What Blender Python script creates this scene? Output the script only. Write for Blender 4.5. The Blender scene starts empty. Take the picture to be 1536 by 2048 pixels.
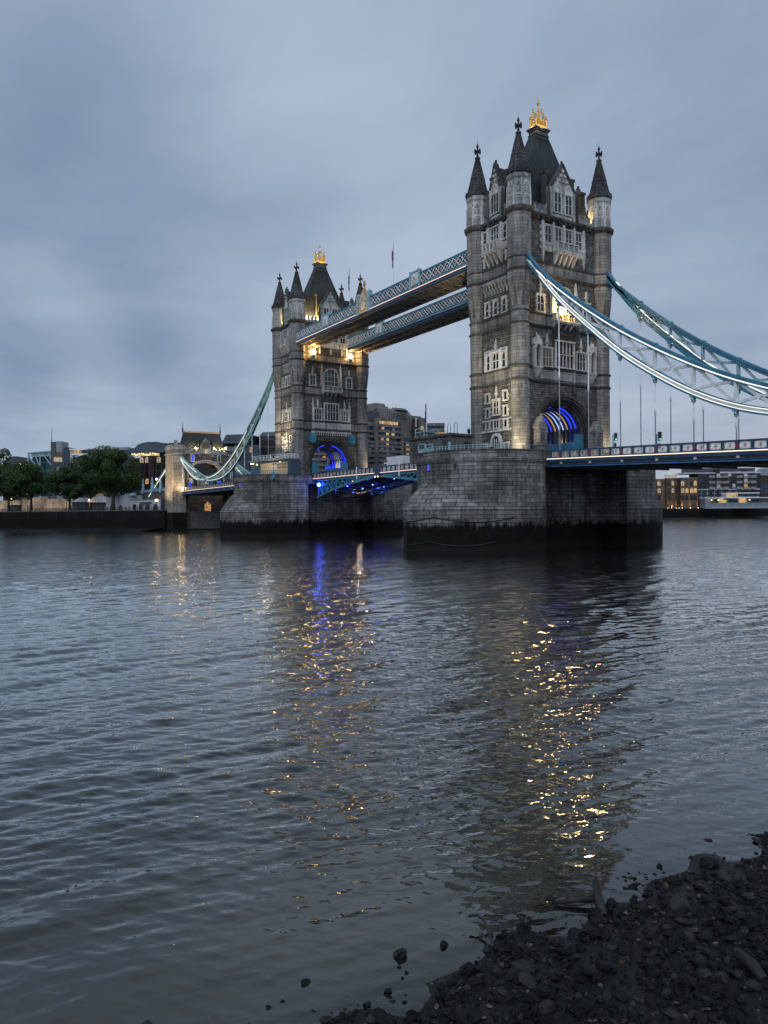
import bpy, bmesh, math, random
import numpy as np
from mathutils import Matrix, Vector
R = math.radians
SC = bpy.context.scene
COL = SC.collection
random.seed(7)
RNG = np.random.default_rng(7)

# ------------------------------------------------------------------ camera
CAM = Vector((-96.2736, 93.0152, 6.1))
YAW, FPX, ROLL = -0.5624, 1507.1, -0.0078
FW = Vector((math.cos(YAW), math.sin(YAW), 0))
RT = Vector((FW.y, -FW.x, 0))
cd = bpy.data.cameras.new("camera")
cam = bpy.data.objects.new("camera", cd)
COL.objects.link(cam)
cd.sensor_fit = 'VERTICAL'
cd.sensor_height = 24.0
cd.lens = FPX / 2048 * 24.0
cd.clip_start = 0.1
cd.clip_end = 20000
up = Vector((0, 0, 1))
rx = (RT * math.cos(ROLL) + up * math.sin(ROLL)).normalized()
uy = (up * math.cos(ROLL) - RT * math.sin(ROLL)).normalized()
cam.matrix_world = Matrix.Translation(CAM) @ Matrix((rx, uy, -FW)).transposed().to_4x4()
SC.camera = cam

# ------------------------------------------------------------------ view, world, sun
SC.render.engine = 'CYCLES'
SC.view_settings.view_transform = 'Standard'
SC.view_settings.look = 'None'
SC.view_settings.gamma = 1
SC.view_settings.exposure = 0.0
SC.cycles.use_denoising = True
SC.cycles.max_bounces = 5
SC.cycles.diffuse_bounces = 3
SC.cycles.glossy_bounces = 3
SC.cycles.transmission_bounces = 3
SC.cycles.sample_clamp_indirect = 12
SC.cycles.caustics_reflective = False
SC.cycles.caustics_refractive = False

W = bpy.data.worlds.new("World")
SC.world = W
W.use_nodes = True
wn, wl = W.node_tree.nodes, W.node_tree.links
wn.clear()


def wnode(t, **k):
    n = wn.new(t)
    for a, b in k.items():
        setattr(n, a, b)
    return n


def wmath(op, a, b=None, clamp=False):
    n = wnode('ShaderNodeMath', operation=op, use_clamp=clamp)
    for i, x in enumerate((a, b)):
        if x is None:
            continue
        if isinstance(x, (int, float)):
            n.inputs[i].default_value = x
        else:
            wl.new(x, n.inputs[i])
    return n.outputs[0]


SUN_EL, SUN_AZ = R(2.0), R(150)
sky = wnode('ShaderNodeTexSky', sky_type='NISHITA', sun_disc=False, sun_elevation=SUN_EL, sun_rotation=SUN_AZ,
            air_density=1.0, dust_density=1.0, ozone_density=2.0)
tc = wnode('ShaderNodeTexCoord')
sep = wnode('ShaderNodeSeparateXYZ')
wl.new(tc.outputs['Generated'], sep.inputs[0])
zc = wmath('ADD', wmath('MAXIMUM', sep.outputs['Z'], 0.0), 0.16)
comb = wnode('ShaderNodeCombineXYZ')
wl.new(wmath('DIVIDE', sep.outputs['X'], zc), comb.inputs[0])
wl.new(wmath('DIVIDE', sep.outputs['Y'], zc), comb.inputs[1])
SKY_NOISE = []
for sc_, det, rough, off in ((0.55, 5, 0.5, (3.1, 1.7, 0)), (1.7, 6, 0.55, (9.2, 4.4, 0))):
    mp = wnode('ShaderNodeMapping')
    mp.inputs['Location'].default_value = off
    mp.inputs['Rotation'].default_value = (0, 0, 0.6)
    mp.inputs['Scale'].default_value = (0.9, 1.05, 1)
    wl.new(comb.outputs[0], mp.inputs[0])
    nz = wnode('ShaderNodeTexNoise')
    nz.inputs['Scale'].default_value = sc_
    nz.inputs['Detail'].default_value = det
    nz.inputs['Roughness'].default_value = rough
    nz.inputs['Distortion'].default_value = 0.25
    wl.new(mp.outputs[0], nz.inputs['Vector'])
    SKY_NOISE.append(nz.outputs['Fac'])


def sky_dir(px, py):
    v = FW + RT * ((px - 768) / FPX) + up * ((1024 - py) / FPX)
    return v.normalized()


def lobe(px, py, width, amp):
    """a broad soft cloud bank (amp > 0 brighter) in one part of the sky, by direction"""
    d = sky_dir(px, py)
    dot = wnode('ShaderNodeVectorMath', operation='DOT_PRODUCT')
    wl.new(tc.outputs['Generated'], dot.inputs[0])
    dot.inputs[1].default_value = d
    e = wmath('POWER', 2.71828, wmath('MULTIPLY', wmath('SUBTRACT', dot.outputs['Value'], 1.0), 2.0 / (width * width)))
    return wmath('MULTIPLY', e, amp)


dens = wmath('ADD', wmath('MULTIPLY', wmath('SUBTRACT', SKY_NOISE[0], 0.5), 0.95),
             wmath('MULTIPLY', wmath('SUBTRACT', SKY_NOISE[1], 0.5), 0.7))
val = wmath('ADD', dens, 0.55)
for l in ((40, 350, 0.17, -0.46), (1560, 300, 0.2, -0.16), (700, 80, 0.3, -0.02), (90, 630, 0.08, 0.36), (50, 725, 0.05, -0.30), (300, 690, 0.04, -0.16), (250, 160, 0.1, -0.1),
          (420, 720, 0.08, -0.12), (900, 420, 0.22, 0.16), (1420, 820, 0.16, 0.06), (640, 640, 0.14, 0.06), (330, 560, 0.1, 0.05), (700, 950, 0.2, 0.06)):
    val = wmath('ADD', val, lobe(*l))
ramp = wnode('ShaderNodeValToRGB')
ramp.color_ramp.interpolation = 'B_SPLINE'
els = ramp.color_ramp.elements
els[0].position, els[0].color = 0.0, (0.157, 0.239, 0.369, 1)
els[1].position, els[1].color = 1.0, (0.564, 0.636, 0.760, 1)
e = els.new(0.35); e.color = (0.277, 0.371, 0.508, 1)
e = els.new(0.68); e.color = (0.418, 0.509, 0.647, 1)
wl.new(val, ramp.inputs[0])
bgs = wnode('ShaderNodeBackground')
bgs.inputs['Strength'].default_value = 0.05
wl.new(sky.outputs[0], bgs.inputs['Color'])
bgc = wnode('ShaderNodeBackground')
bgc.inputs['Strength'].default_value = 1.0
wl.new(ramp.outputs[0], bgc.inputs['Color'])
mixw = wnode('ShaderNodeMixShader')
mixw.inputs[0].default_value = 0.93      # near-complete cloud cover over the clear dusk sky
wl.new(bgs.outputs[0], mixw.inputs[1])
wl.new(bgc.outputs[0], mixw.inputs[2])
wout = wnode('ShaderNodeOutputWorld')
wl.new(mixw.outputs[0], wout.inputs[0])

sd = bpy.data.lights.new("sun", 'SUN')
sd.energy = 1.15
sd.angle = R(60)
sd.color = (0.86, 0.92, 1.0)
so = bpy.data.objects.new("sun", sd)
COL.objects.link(so)
sdir = Vector((math.cos(R(134)) * math.cos(R(38)), math.sin(R(134)) * math.cos(R(38)), math.sin(R(38))))
so.rotation_euler = sdir.to_track_quat('Z', 'Y').to_euler()
so.location = (-60, 60, 200)


# ------------------------------------------------------------------ pixel helpers (a pixel of the photo plus a real distance)
def ray(px, py):
    x, y = px - 768, py - 1024
    k = 1 + ROLL * ROLL
    X, Y = (x + ROLL * y) / k, (y - ROLL * x) / k
    return FW + RT * (X / FPX) - up * (Y / FPX)


def at(px, py, dep):
    return CAM + ray(px, py) * dep


def on_plane(px, py, axis, v):
    d = ray(px, py)
    return CAM + d * ((v - CAM[axis]) / d[axis])


# ------------------------------------------------------------------ materials
MATS = {}


class NT:
    def __init__(s, name):
        m = bpy.data.materials.new(name)
        m.use_nodes = True
        s.m, s.n, s.l = m, m.node_tree.nodes, m.node_tree.links
        s.b = s.n['Principled BSDF']
        MATS[name] = m

    def node(s, t, ins=None, **k):
        n = s.n.new(t)
        for a, b in k.items():
            setattr(n, a, b)
        for a, b in (ins or {}).items():
            s.put(n.inputs[a], b)
        return n

    def put(s, sock, b):
        if isinstance(b, bpy.types.NodeSocket):
            s.l.new(b, sock)
        else:
            sock.default_value = b

    def math(s, op, a, b=0.0, clamp=False):
        return s.node('ShaderNodeMath', {0: a, 1: b}, operation=op, use_clamp=clamp).outputs[0]

    def mix(s, f, a, b, mode='MIX'):
        n = s.node('ShaderNodeMix', data_type='RGBA', blend_type=mode)
        s.put(n.inputs[0], f)
        for i, x in ((6, a), (7, b)):
            s.put(n.inputs[i], x if isinstance(x, bpy.types.NodeSocket) or len(x) == 4 else (*x, 1))
        return n.outputs[2]

    def noise(s, vec, scale, detail=4, rough=0.55, dist=0.0):
        n = s.node('ShaderNodeTexNoise', {'Scale': scale, 'Detail': detail, 'Roughness': rough, 'Distortion': dist})
        if vec is not None:
            s.l.new(vec, n.inputs['Vector'])
        return n.outputs['Fac']

    def ramp(s, f, lo, hi, a=0.0, b=1.0):
        return s.node('ShaderNodeMapRange', {0: f, 1: lo, 2: hi, 3: a, 4: b}, interpolation_type='SMOOTHSTEP').outputs[0]

    def obj(s):
        return s.node('ShaderNodeTexCoord').outputs['Object']

    def pos(s):
        return s.node('ShaderNodeNewGeometry').outputs['Position']

    def scaled(s, vec, sc):
        n = s.node('ShaderNodeMapping')
        s.l.new(vec, n.inputs[0])
        n.inputs['Scale'].default_value = sc
        return n.outputs[0]

    def bump(s, h, dist, strength=1.0):
        n = s.node('ShaderNodeBump', {'Height': h, 'Distance': dist, 'Strength': strength})
        s.l.new(n.outputs[0], s.b.inputs['Normal'])

    def set(s, **k):
        for a, b in k.items():
            s.put(s.b.inputs[a.replace('_', ' ')], b if not (isinstance(b, tuple) and len(b) == 3) else (*b, 1))


def gray(c, k):
    return tuple(x * k for x in c)


def stone(name, c1, c2, mortar, bw, bh, ms=0.02, streak=0.5, stain=0.45, bump=0.03, rock=0.0, algae=False, rough=0.85):
    t = NT(name)
    uv = t.node('ShaderNodeTexCoord').outputs['UV']
    o = t.obj()
    br = t.node('ShaderNodeTexBrick', {'Color1': (*c1, 1), 'Color2': (*c2, 1), 'Mortar': (*mortar, 1), 'Scale': 1.0,
                                       'Mortar Size': ms, 'Mortar Smooth': 0.3, 'Bias': 0.0, 'Brick Width': bw, 'Row Height': bh}, offset=0.43, offset_frequency=2, squash=1.3, squash_frequency=3)
    if rock:
        wob = t.noise(o, 1.3, 3)
        wv = t.node('ShaderNodeVectorMath', {0: uv}, operation='ADD')
        cw = t.node('ShaderNodeCombineXYZ')
        t.put(cw.inputs[1], t.math('MULTIPLY', t.math('SUBTRACT', wob, 0.5), 0.22))
        t.put(cw.inputs[0], t.math('MULTIPLY', t.math('SUBTRACT', wob, 0.5), 0.5))
        t.l.new(cw.outputs[0], wv.inputs[1])
        t.l.new(wv.outputs[0], br.inputs['Vector'])
    else:
        t.l.new(uv, br.inputs['Vector'])
    col = br.outputs['Color']
    big = t.ramp(t.noise(o, 0.16, 5, 0.62), 0.32, 0.68, 1.0 - stain, 1.12)
    col = t.mix(1.0, col, t.node('ShaderNodeCombineColor', {0: big, 1: big, 2: big}).outputs[0], 'MULTIPLY')
    sv = t.scaled(o, (1.4, 1.4, 0.09))
    st = t.ramp(t.noise(sv, 1.0, 5, 0.65), 0.40, 0.66, 1.0, 1.0 - streak)
    col = t.mix(1.0, col, t.node('ShaderNodeCombineColor', {0: st, 1: st, 2: st}).outputs[0], 'MULTIPLY')
    drip = t.ramp(t.noise(t.scaled(o, (0.9, 0.9, 0.05)), 1.7, 4, 0.7), 0.62, 0.72, 0.0, 0.3 if algae else 0.15)
    col = t.mix(drip, col, (0.42, 0.42, 0.41))
    fine = t.noise(o, 5.0, 5, 0.7)
    fr = t.ramp(fine, 0.25, 0.75, 0.84, 1.12)
    col = t.mix(1.0, col, t.node('ShaderNodeCombineColor', {0: fr, 1: fr, 2: fr}).outputs[0], 'MULTIPLY')
    rgh = rough
    if algae:
        z = t.node('ShaderNodeSeparateXYZ', {0: t.pos()}).outputs['Z']
        zz = t.math('ADD', z, t.math('MULTIPLY', t.math('SUBTRACT', t.noise(t.scaled(o, (0.8, 0.8, 0.14)), 1.0, 6, 0.75), 0.5), 5.0))
        af = t.ramp(zz, 3.7, 4.6, 1.0, 0.0)
        alg = t.mix(t.ramp(t.noise(o, 0.9, 4), 0.4, 0.7), (0.0035, 0.0042, 0.003), (0.011, 0.0115, 0.007))
        low = t.math('MULTIPLY', t.ramp(z, 1.7, 0.3), 0.35)
        alg = t.mix(low, alg, (0.045, 0.042, 0.034))
        col = t.mix(af, col, alg)
        wet = t.ramp(zz, 4.2, 7.5, 0.72, 1.0)
        col = t.mix(1.0, col, t.node('ShaderNodeCombineColor', {0: wet, 1: wet, 2: wet}).outputs[0], 'MULTIPLY')
    t.set(Base_Color=col, Roughness=rgh, Specular_IOR_Level=0.2)
    h = t.math('ADD', t.math('MULTIPLY', br.outputs['Fac'], -1.0), t.math('MULTIPLY', fine, 0.6 + 2.5 * rock))
    t.bump(h, bump)
    return t.m


def plain(name, c, rough=0.5, metal=0.0, var=0.25, scale=1.2, bump=0.0, spec=None, coat=0.0):
    t = NT(name)
    o = t.obj()
    f = t.ramp(t.noise(o, scale, 5, 0.6), 0.3, 0.7, 1.0 - var, 1.0 + var)
    col = t.mix(1.0, (*c, 1), t.node('ShaderNodeCombineColor', {0: f, 1: f, 2: f}).outputs[0], 'MULTIPLY')
    t.set(Base_Color=col, Metallic=metal)
    t.put(t.b.inputs['Roughness'], t.ramp(t.noise(o, scale * 3, 3), 0.3, 0.7, max(rough - 0.12, 0.03), min(rough + 0.12, 1)))
    if bump:
        t.bump(t.noise(o, scale * 6, 4), bump)
    if coat:
        t.set(Coat_Weight=coat)
    return t.m


def glow(name, c, strength, base=None):
    t = NT(name)
    t.set(Base_Color=base or gray(c, 0.5), Emission_Color=(*c, 1), Emission_Strength=strength, Roughness=0.4)
    return t.m


def litroom(name, c, strength):
    """a lit room behind glass: uneven warm light"""
    t = NT(name)
    f = t.ramp(t.noise(t.obj(), 1.6, 3), 0.3, 0.7, 0.25, 1.3)
    t.set(Base_Color=(0.02, 0.02, 0.02), Roughness=0.15, Emission_Color=(*c, 1))
    t.put(t.b.inputs['Emission Strength'], t.math('MULTIPLY', f, strength))
    return t.m


stone('wall_stone', (0.275, 0.256, 0.232), (0.115, 0.108, 0.10), (0.02, 0.019, 0.018), 0.95, 0.36, 0.04, 0.35, 0.35, 0.07, rock=0.35)
stone('turret_stone', (0.395, 0.375, 0.345), (0.245, 0.234, 0.22), (0.07, 0.066, 0.06), 1.5, 0.55, 0.03, 0.4, 0.32, 0.02)
stone('band_stone', (0.36, 0.342, 0.315), (0.245, 0.234, 0.218), (0.09, 0.086, 0.08), 1.8, 0.7, 0.014, 0.6, 0.45, 0.015)
stone('trim_stone', (0.78, 0.765, 0.73), (0.64, 0.625, 0.595), (0.3, 0.29, 0.27), 1.1, 0.55, 0.012, 0.4, 0.35, 0.01)
stone('parapet_stone', (0.52, 0.51, 0.50), (0.33, 0.327, 0.32), (0.15, 0.145, 0.14), 1.2, 0.5, 0.014, 0.5, 0.4, 0.015)
stone('string_stone', (0.15, 0.14, 0.127), (0.095, 0.09, 0.083), (0.075, 0.07, 0.066), 1.8, 3.0, 0.01, 0.6, 0.4, 0.01)
stone('spire_stone', (0.115, 0.112, 0.118), (0.07, 0.069, 0.074), (0.018, 0.018, 0.02), 0.9, 0.62, 0.045, 0.45, 0.5, 0.03)
stone('pier_granite', (0.39, 0.375, 0.36), (0.215, 0.206, 0.198), (0.03, 0.03, 0.03), 1.5, 0.62, 0.042, 0.45, 0.6, 0.05, algae=True)
stone('wharf_stone', (0.016, 0.015, 0.014), (0.011, 0.010, 0.010), (0.006, 0.006, 0.006), 1.6, 0.6, 0.03, 0.5, 0.5, 0.03, algae=True)
stone('fort_stone', (0.42, 0.36, 0.28), (0.3, 0.255, 0.2), (0.2, 0.17, 0.14), 0.9, 0.45, 0.03, 0.4, 0.5, 0.05, rock=0.3)
stone('brown_brick', (0.12, 0.075, 0.055), (0.085, 0.055, 0.045), (0.08, 0.065, 0.055), 0.45, 0.15, 0.01, 0.3, 0.35, 0.005)
stone('dark_brick', (0.085, 0.058, 0.05), (0.06, 0.042, 0.038), (0.05, 0.042, 0.038), 0.45, 0.15, 0.01, 0.3, 0.35, 0.005)
stone('tan_brick', (0.19, 0.135, 0.095), (0.14, 0.10, 0.075), (0.11, 0.09, 0.075), 0.45, 0.15, 0.01, 0.3, 0.3, 0.005)
stone('pink_brick', (0.36, 0.27, 0.21), (0.29, 0.215, 0.17), (0.23, 0.19, 0.16), 0.5, 0.2, 0.01, 0.35, 0.4, 0.01)
stone('concrete', (0.25, 0.235, 0.225), (0.21, 0.198, 0.19), (0.1, 0.093, 0.088), 3.2, 1.45, 0.012, 0.45, 0.35, 0.006)
stone('slate', (0.058, 0.074, 0.080), (0.042, 0.054, 0.060), (0.022, 0.024, 0.027), 0.5, 0.28, 0.03, 0.35, 0.4, 0.008, rough=0.55)
plain('lead', (0.055, 0.06, 0.075), 0.5, 0.0, 0.3)
plain('gold', (0.95, 0.56, 0.13), 0.32, 1.0, 0.15, 3.0)
plain('gilt', (0.55, 0.36, 0.16), 0.5, 0.3, 0.3, 3.0)
plain('teal_paint', (0.045, 0.20, 0.29), 0.4, 0.0, 0.25, 0.8)
plain('green_teal', (0.24, 0.46, 0.44), 0.4, 0.0, 0.25, 0.8)  # teal brightened: light falling on the far chains is put into the paint
plain('pale_blue_paint', (0.30, 0.46, 0.52), 0.45, 0.0, 0.2, 0.8)
plain('white_paint', (0.78, 0.79, 0.79), 0.45, 0.0, 0.18, 0.8)
plain('cream_paint', (0.62, 0.55, 0.46), 0.5, 0.0, 0.25, 0.8)
plain('navy_paint', (0.022, 0.06, 0.14), 0.4, 0.0, 0.3, 0.8)
plain('blue_paint', (0.03, 0.14, 0.36), 0.4, 0.0, 0.3, 0.8)
plain('red_paint', (0.42, 0.02, 0.03), 0.4, 0.0, 0.15)
plain('dark_steel', (0.022, 0.024, 0.03), 0.55, 0.0, 0.35)
plain('soffit', (0.22, 0.195, 0.165), 0.7, 0.0, 0.4)
plain('black_iron', (0.012, 0.013, 0.015), 0.45, 0.0, 0.3)
plain('asphalt', (0.05, 0.05, 0.052), 0.85, 0.0, 0.3)
plain('dark_shade_stone', (0.11, 0.105, 0.10), 0.85, 0.0, 0.35)  # dark stone; niche backs and pierced panels have their shade in this colour
plain('zinc', (0.20, 0.23, 0.26), 0.4, 0.2, 0.2, 0.4)
plain('dark_roof', (0.035, 0.05, 0.065), 0.4, 0.2, 0.3, 0.3)
plain('pale_render', (0.50, 0.51, 0.53), 0.7, 0.0, 0.15, 0.4)
plain('fabric_white', (0.72, 0.73, 0.74), 0.8, 0.0, 0.08, 0.5)
plain('bark', (0.05, 0.04, 0.03), 0.9, 0.0, 0.4, 2.0, 0.05)
plain('ply_hoarding', (0.62, 0.46, 0.25), 0.6, 0.0, 0.1, 0.5)
plain('cloth_dark', (0.02, 0.022, 0.03), 0.85, 0.0, 0.3, 2)
plain('skin', (0.42, 0.27, 0.2), 0.6, 0.0, 0.08, 2)
plain('driftwood', (0.012, 0.010, 0.009), 0.6, 0.0, 0.5, 4.0, 0.01)
plain('flag_blue', (0.03, 0.04, 0.13), 0.8, 0.0, 0.2, 2)
plain('flag_red', (0.35, 0.03, 0.04), 0.8, 0.0, 0.2, 2)
t = NT('pane'); t.set(Base_Color=(0.012, 0.016, 0.022), Roughness=0.12)
t.bump(t.noise(t.obj(), 0.9, 2), 0.02)
t = NT('glass_teal'); t.set(Base_Color=(0.02, 0.075, 0.085), Roughness=0.12, Metallic=0.25)
t.bump(t.noise(t.obj(), 0.4, 2), 0.02)
t = NT('glass_blue'); t.set(Base_Color=(0.035, 0.06, 0.09), Roughness=0.12, Metallic=0.2)
litroom('lit_warm', (1.0, 0.62, 0.26), 0.75)
litroom('lit_orange', (1.0, 0.5, 0.2), 0.5)
litroom('lit_cream', (1.0, 0.80, 0.52), 0.5)
litroom('lit_dim', (1.0, 0.70, 0.42), 0.05)
glow('led_cream', (1.0, 0.80, 0.56), 1.3)
glow('led_pink', (1.0, 0.62, 0.46), 1.25)
glow('led_white', (1.0, 0.93, 0.82), 1.15)
glow('led_blue', (0.02, 0.05, 1.0), 1.6)
glow('led_ice', (0.35, 0.5, 1.0), 1.2)
glow('led_gold', (1.0, 0.55, 0.10), 1.0)
glow('led_rib_gold', (1.0, 0.62, 0.22), 0.45)
glow('bulb', (1.0, 0.60, 0.2), 70.0)
glow('bulb_warm', (1.0, 0.6, 0.22), 9.0)
glow('bulb_soft', (1.0, 0.68, 0.3), 6.0)
glow('bulb_blue', (0.03, 0.08, 1.0), 55.0)
glow('signal_green', (0.02, 0.9, 0.35), 2.0)
glow('tail_red', (1.0, 0.03, 0.02), 3.0)


# ------------------------------------------------------------------ mesh builder
class MB:
    def __init__(s, frame=None):
        s.v, s.f, s.uvc, s.sm = [], [], [], []
        s.fr = frame            # optional function (u, w, z) -> (x, y, z)

    def add(s, vs, fs, uvc=None, smooth=False):
        o = len(s.v)
        s.v += [tuple(p) for p in vs]
        for q in fs:
            s.f.append([i + o for i in q])
            s.uvc.append(uvc)
            s.sm.append(smooth)
        return s

    def hexa(s, p):             # 8 corners: bottom 4 ccw, top 4 ccw
        return s.add(p, [(3, 2, 1, 0), (4, 5, 6, 7), (0, 1, 5, 4), (1, 2, 6, 5), (2, 3, 7, 6), (3, 0, 4, 7)])

    def box(s, x0, x1, y0, y1, z0, z1):
        return s.hexa([(x0, y0, z0), (x1, y0, z0), (x1, y1, z0), (x0, y1, z0), (x0, y0, z1), (x1, y0, z1), (x1, y1, z1), (x0, y1, z1)])

    def wedge(s, u0, u1, w0, w1b, w1t, z0, z1):   # in frame coords: depth w1b at the bottom, w1t at the top
        g = s.fr
        return s.hexa([g(u0, w0, z0), g(u1, w0, z0), g(u1, w1b, z0), g(u0, w1b, z0), g(u0, w0, z1), g(u1, w0, z1), g(u1, w1t, z1), g(u0, w1t, z1)])

    def fb(s, u0, u1, w0, w1, z0, z1):
        return s.wedge(u0, u1, w0, w1, w1, z0, z1)

    def poly(s, pts, w0, w1):   # (u,z) convex-or-simple outline extruded in frame from w0 to w1
        g = s.fr
        n = len(pts)
        vs = [g(u, w1, z) for u, z in pts] + [g(u, w0, z) for u, z in pts]
        fs = [tuple(range(n)), tuple(range(2 * n - 1, n - 1, -1))]
        fs += [(i, i + n, (i + 1) % n + n, (i + 1) % n) for i in range(n)]
        return s.add(vs, fs)

    def strip(s, a, b, w0, w1):  # band between two (u,z) polylines of equal length, extruded in frame
        for i in range(len(a) - 1):
            s.poly([a[i], a[i + 1], b[i + 1], b[i]], w0, w1)
        return s

    def rings(s, rs, cap=True, uvc=None, smooth=False):
        n = len(rs[0])
        vs = [p for r in rs for p in r]
        fs = []
        for k in range(len(rs) - 1):
            for i in range(n):
                j = (i + 1) % n
                fs.append((k * n + i, k * n + j, (k + 1) * n + j, (k + 1) * n + i))
        s.add(vs, fs, uvc, smooth)
        if cap:
            o = len(s.v) - len(vs)
            s.f.append([o + i for i in range(n - 1, -1, -1)]); s.uvc.append(None); s.sm.append(False)
            b = o + (len(rs) - 1) * n
            s.f.append([b + i for i in range(n)]); s.uvc.append(None); s.sm.append(False)
        return s

    def lathe(s, cx, cy, prof, n=16, ph=0.0, smooth=False, cyl=True):
        rs = [[(cx + r * math.cos(ph + 2 * math.pi * i / n), cy + r * math.sin(ph + 2 * math.pi * i / n), z) for i in range(n)] for r, z in prof]
        return s.rings(rs, True, (cx, cy, max(r for r, z in prof)) if cyl else None, smooth)

    def bar(s, p, q, w, h=None, upv=(0, 0, 1)):
        p, q = Vector(p), Vector(q)
        h = h or w
        d = (q - p)
        if d.length < 1e-6:
            return s
        d.normalize()
        u = Vector(upv)
        if abs(d.dot(u)) > 0.98:
            u = Vector((1, 0, 0))
        a = d.cross(u).normalized() * (w / 2)
        b = a.cross(d).normalized() * (h / 2)
        return s.hexa([p - a - b, p + a - b, q + a - b, q - a - b, p - a + b, p + a + b, q + a + b, q - a + b])

    def tube(s, pts, r, n=6, smooth=True):
        pts = [Vector(p) for p in pts]
        rs = []
        for i, p in enumerate(pts):
            d = (pts[min(i + 1, len(pts) - 1)] - pts[max(i - 1, 0)]).normalized()
            u = Vector((0, 0, 1)) if abs(d.z) < 0.95 else Vector((1, 0, 0))
            a = d.cross(u).normalized()
            b = a.cross(d)
            rr = r[i] if isinstance(r, (list, tuple)) else r
            rs.append([p + (a * math.cos(2 * math.pi * k / n) + b * math.sin(2 * math.pi * k / n)) * rr for k in range(n)])
        return s.rings(rs, True, None, smooth)

    def ball(s, c, r, n=8, m=6, sz=1.0):
        prof = [(max(r * math.sin(math.pi * k / m), 0.002), c[2] - r * sz * math.cos(math.pi * k / m)) for k in range(m + 1)]
        return s.lathe(c[0], c[1], prof, n, 0, True, False)

    def build(s, name, mat, parent=None, loc=None, **props):
        me = bpy.data.meshes.new(name)
        me.from_pydata(s.v, [], s.f)
        uvl = me.uv_layers.new(name="UVMap")
        data = np.zeros((len(me.loops), 2), np.float32)
        k = 0
        for fi, q in enumerate(s.f):
            ps = [s.v[i] for i in q]
            c = s.uvc[fi]
            if c:
                a0 = None
                for p in ps:
                    a = math.atan2(p[1] - c[1], p[0] - c[0])
                    if a0 is None:
                        a0 = a
                    while a - a0 > math.pi: a -= 2 * math.pi
                    while a - a0 < -math.pi: a += 2 * math.pi
                    data[k] = (a * c[2], p[2]); k += 1
            else:
                nx = ny = nz = 0.0
                for i in range(len(ps)):
                    a, b = ps[i], ps[(i + 1) % len(ps)]
                    nx += (a[1] - b[1]) * (a[2] + b[2]); ny += (a[2] - b[2]) * (a[0] + b[0]); nz += (a[0] - b[0]) * (a[1] + b[1])
                L = math.sqrt(nx * nx + ny * ny + nz * nz) or 1
                if abs(nz) / L > 0.85:
                    for p in ps:
                        data[k] = (p[0], p[1]); k += 1
                else:
                    h = math.hypot(nx, ny) or 1.0
                    tx, ty = -ny / h, nx / h
                    for p in ps:
                        data[k] = (p[0] * tx + p[1] * ty, p[2]); k += 1
        uvl.data.foreach_set("uv", data.ravel())
        me.polygons.foreach_set("use_smooth", s.sm)
        me.materials.append(MATS[mat])
        me.update()
        o = bpy.data.objects.new(name, me)
        COL.objects.link(o)
        if parent:
            o.parent = parent
        if loc:
            o.location = loc
        for a, b in props.items():
            o[a] = b
        return o


def tag(o, label, cat, group=None):
    o['label'] = label
    o['category'] = cat
    if group:
        o['group'] = group
    return o


def thing(name, label, cat, loc=(0, 0, 0), rz=0.0, group=None):
    o = bpy.data.objects.new(name, None)
    o.empty_display_size = 0.5
    COL.objects.link(o)
    o.location = loc
    o.rotation_euler = (0, 0, rz)
    return tag(o, label, cat, group)


def dup(root, loc, rz, label=None, group=None):
    r = root.copy(); COL.objects.link(r)
    r.location = loc; r.rotation_euler = (0, 0, rz)
    if label: r['label'] = label
    if group: r['group'] = group
    for ch in list(root.children):
        c = ch.copy(); COL.objects.link(c); c.parent = r
        for g in list(ch.children):
            d = g.copy(); COL.objects.link(d); d.parent = c
    return r


def lamp(kind, loc, energy, color, parent=None, aim=None, size=0.3, spot=60, blend=0.6, name='lamp_light'):
    d = bpy.data.lights.new(name, kind)
    d.energy = energy
    d.color = color
    if kind == 'SPOT':
        d.spot_size = R(spot); d.spot_blend = blend
    d.shadow_soft_size = size
    o = bpy.data.objects.new(name, d)
    COL.objects.link(o)
    o.location = loc
    if aim is not None:
        o.rotation_euler = (Vector(aim) - Vector(loc)).to_track_quat('-Z', 'Y').to_euler()
    if parent:
        o.parent = parent
    return o
# ------------------------------------------------------------------ ground and water
def struct(o, label):
    o['kind'] = 'structure'
    return tag(o, label, o.name.split('.')[0].replace('_', ' '))


t = NT('river_water')
P = t.pos()
sx = t.node('ShaderNodeSeparateXYZ', {0: P})
shore = t.ramp(sx.outputs['X'], -88.6, -80.0, 1.0, 0.0)
rot = t.node('ShaderNodeMapping'); t.l.new(P, rot.inputs[0]); rot.inputs['Rotation'].default_value = (0, 0, R(26))


def wl_noise(scale, sx_, sy_, det, rough, dist, zoff):
    m = t.node('ShaderNodeMapping'); t.l.new(rot.outputs[0], m.inputs[0])
    m.inputs['Scale'].default_value = (sx_, sy_, 1); m.inputs['Location'].default_value = (zoff, zoff * 1.7, zoff)
    return t.noise(m.outputs[0], scale, det, rough, dist)


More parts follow.
